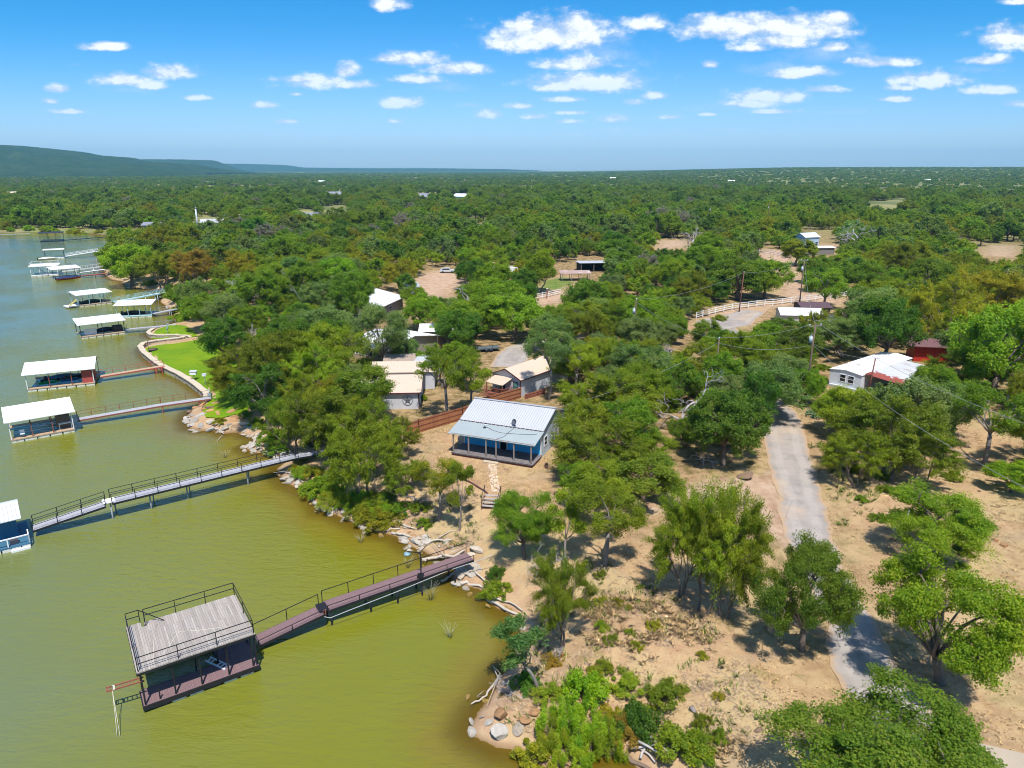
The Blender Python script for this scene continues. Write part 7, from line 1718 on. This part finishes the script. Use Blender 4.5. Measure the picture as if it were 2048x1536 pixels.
MB().tube([(0, 0, -.1), (0, 0, .9)], .05, 6).tube([(-.35, 0, .75), (-.1, 0, .95), (.1, 0, 1.25), (.12, 0, 1.6), (.05, 0, 1.95), (.2, 0, 2.1), (.55, 0, 2.05)], [.05, .22, .2, .1, .08, .09, .02], 8).build('body', HM, hr); MB().box(-.3, .3, -.3, .3, -.05, .08).build('base', GREYM, hr)
pb = thing('pump_box', 'blue-grey pump box at the corner of the lawn seawall', 'box', G(421, 800)); MB().box(-.25, .25, -.2, .2, -.1, 1.1).build('cabinet', GREYM, pb); MB().tube([(.0, 0, 1.1), (0, 0, 1.5), (-.3, 0, 1.6)], .07, 6).build('pipe', TEALP, pb)
cr_ = thing('stone_crate', 'small dark garden figure beside the porch corner of the blue house', 'ornament', G(1093, 936)); MB().prism([(-.18, -.15), (.18, -.15), (.22, .18), (-.22, .18)], 0, .35).build('base', BRICKR, cr_); MB().tube([(0, 0, .35), (0, 0, .5), (0, 0, .62)], [.14, .17, .05], 8).build('head', BLACKM, cr_)
sd2 = thing('garden_shed', 'white pump shelter on the rocky bank above the ramp', 'shelter', G(404, 632), R(10)); MB().box(0, 2, 0, 1.4, -.3, 1.0).build('wall', WHITEP, sd2); MB().slab([(-.3, -.3, 1.05), (2.3, -.3, 1.05), (2.3, 1.7, 1.45), (-.3, 1.7, 1.45)], .08).build('roof', WHITEM, sd2)
edge = [G(u, v) for u, v in [(1788,1080),(1780,1110),(1778,1140),(1790,1165)]]
for i, p in enumerate(edge): rock(p, .3, 'brown', 'dark edging stone in the row under the green oak', 'edging stones under the green oak')

# ------------------------------------------------------------------ dry grass, weeds and twigs on the bare ground (uncountable)
gg = np.random.default_rng(31)
def tufts(name, n, polys, hgt, wid, colm, blades=7, rmax=150, lay=.9, dmin=1.2):
    out = []
    bb = [(p[:, 0].min(), p[:, 0].max(), p[:, 1].min(), p[:, 1].max()) for p in polys]; ar = np.array([(b[1]-b[0])*(b[3]-b[2]) for b in bb]); ar /= ar.sum()
    for p, b, a in zip(polys, bb, ar):
        k = int(n * a); X = gg.uniform(b[0], b[1], k); Y = gg.uniform(b[2], b[3], k)
        ok = inside(X, Y, p) & (np.hypot(X, Y) < rmax) & ~inside(X, Y, road_poly); X, Y = X[ok], Y[ok]
        cl = np.array([mnoise.noise(Vector((x * .33, y * .33, 1))) + .6 * mnoise.noise(Vector((x * 1.3, y * 1.3, 6))) for x, y in zip(X, Y)]); ok = cl > gg.uniform(-.5, .55, len(X)); out.append(np.stack([X[ok], Y[ok]], -1))
    C = np.concatenate(out); C = C[sdist(C[:, 0], C[:, 1]) > dmin]; Z = terr(C[:, 0], C[:, 1]); m_ = len(C) * blades
    base = np.repeat(np.column_stack([C, Z]), blades, 0) + np.column_stack([gg.normal(size=(m_, 2)) * wid * 2.2, np.zeros(m_)])
    a = gg.uniform(0, 6.28, m_); h = hgt * gg.uniform(.4, 1.3, m_) ; l = h * lay * gg.uniform(.3, 1.6, m_)
    tip = base + np.column_stack([np.cos(a) * l, np.sin(a) * l, h]); sd3 = np.column_stack([-np.sin(a), np.cos(a), np.zeros(m_)]) * wid * .5; mid = (base + tip) / 2 + np.column_stack([np.zeros((m_, 2)), h * .22])
    base[:, 2] -= .02
    Vv = np.stack([base - sd3, base + sd3, mid + sd3 * .9, tip, mid - sd3 * .9], 1).reshape(-1, 3); Fq = np.arange(m_ * 5).reshape(m_, 5)
    o = put(name, fast_mesh(name, Vv, Fq, {'tint': ('FLOAT', np.repeat(gg.random(m_), 5))})); o.data.materials.append(colm); tag(o, kind='stuff'); return o
def grassmat(name, a, b, c3):
    m, t, out = newmat(name); ti = t.attr('tint').outputs['Fac']; c = t.mix(t.smooth(ti, 0, .7), a, b); c = t.mix(t.smooth(ti, .82, .9), c, c3); principled(t, out, c, .9, 0, .1, t.vmath('NORMALIZE', t.vmath('ADD', t.new('ShaderNodeNewGeometry').outputs['Normal'], (0, 0, 2.2)))); return m
DRY = grassmat('dry_grass', srgb(226, 196, 142), srgb(200, 164, 116), srgb(150, 120, 90)); WEED = grassmat('green_weeds', (.11, .17, .03), (.16, .19, .04), (.26, .22, .08)); GREYT = grassmat('grey_straw', srgb(212, 188, 160), srgb(184, 156, 134), srgb(226, 200, 150))
BANK = GP([(1000,1370),(1050,1330),(1060,1180),(1180,1110),(1420,1240),(1500,1330),(1560,1420),(1460,1600),(1280,1540),(1090,1540),(1000,1470)])
SLOPE = GP([(600,960),(700,905),(830,930),(980,1000),(960,1090),(860,1105),(740,1060),(640,1010)])
RIGHT = FIELD
tufts('dry_grass', 42000, [NEARL, RIGHT], .09, .022, DRY, 6, 120, 2.0)
tufts('grey_straw', 26000, [BANK, SLOPE], .06, .018, GREYT, 7, 100, 4.0)
tufts('tall_dry_grass', 1500, [GP([(1380,1480),(1500,1480),(1520,1600),(1400,1600)]), GP([(1140,1200),(1330,1210),(1450,1300),(1300,1340),(1150,1290)])], .3, .025, DRY, 10, 100, 1.2)
tufts('green_weeds', 2600, [BANK, SLOPE, GP([(1600,900),(1700,850),(1760,1000),(1680,1060)])], .3, .06, WEED, 8, 110, .8)
tufts('yard_grass', 9000, [YARD], .10, .03, DRY, 5, 110)
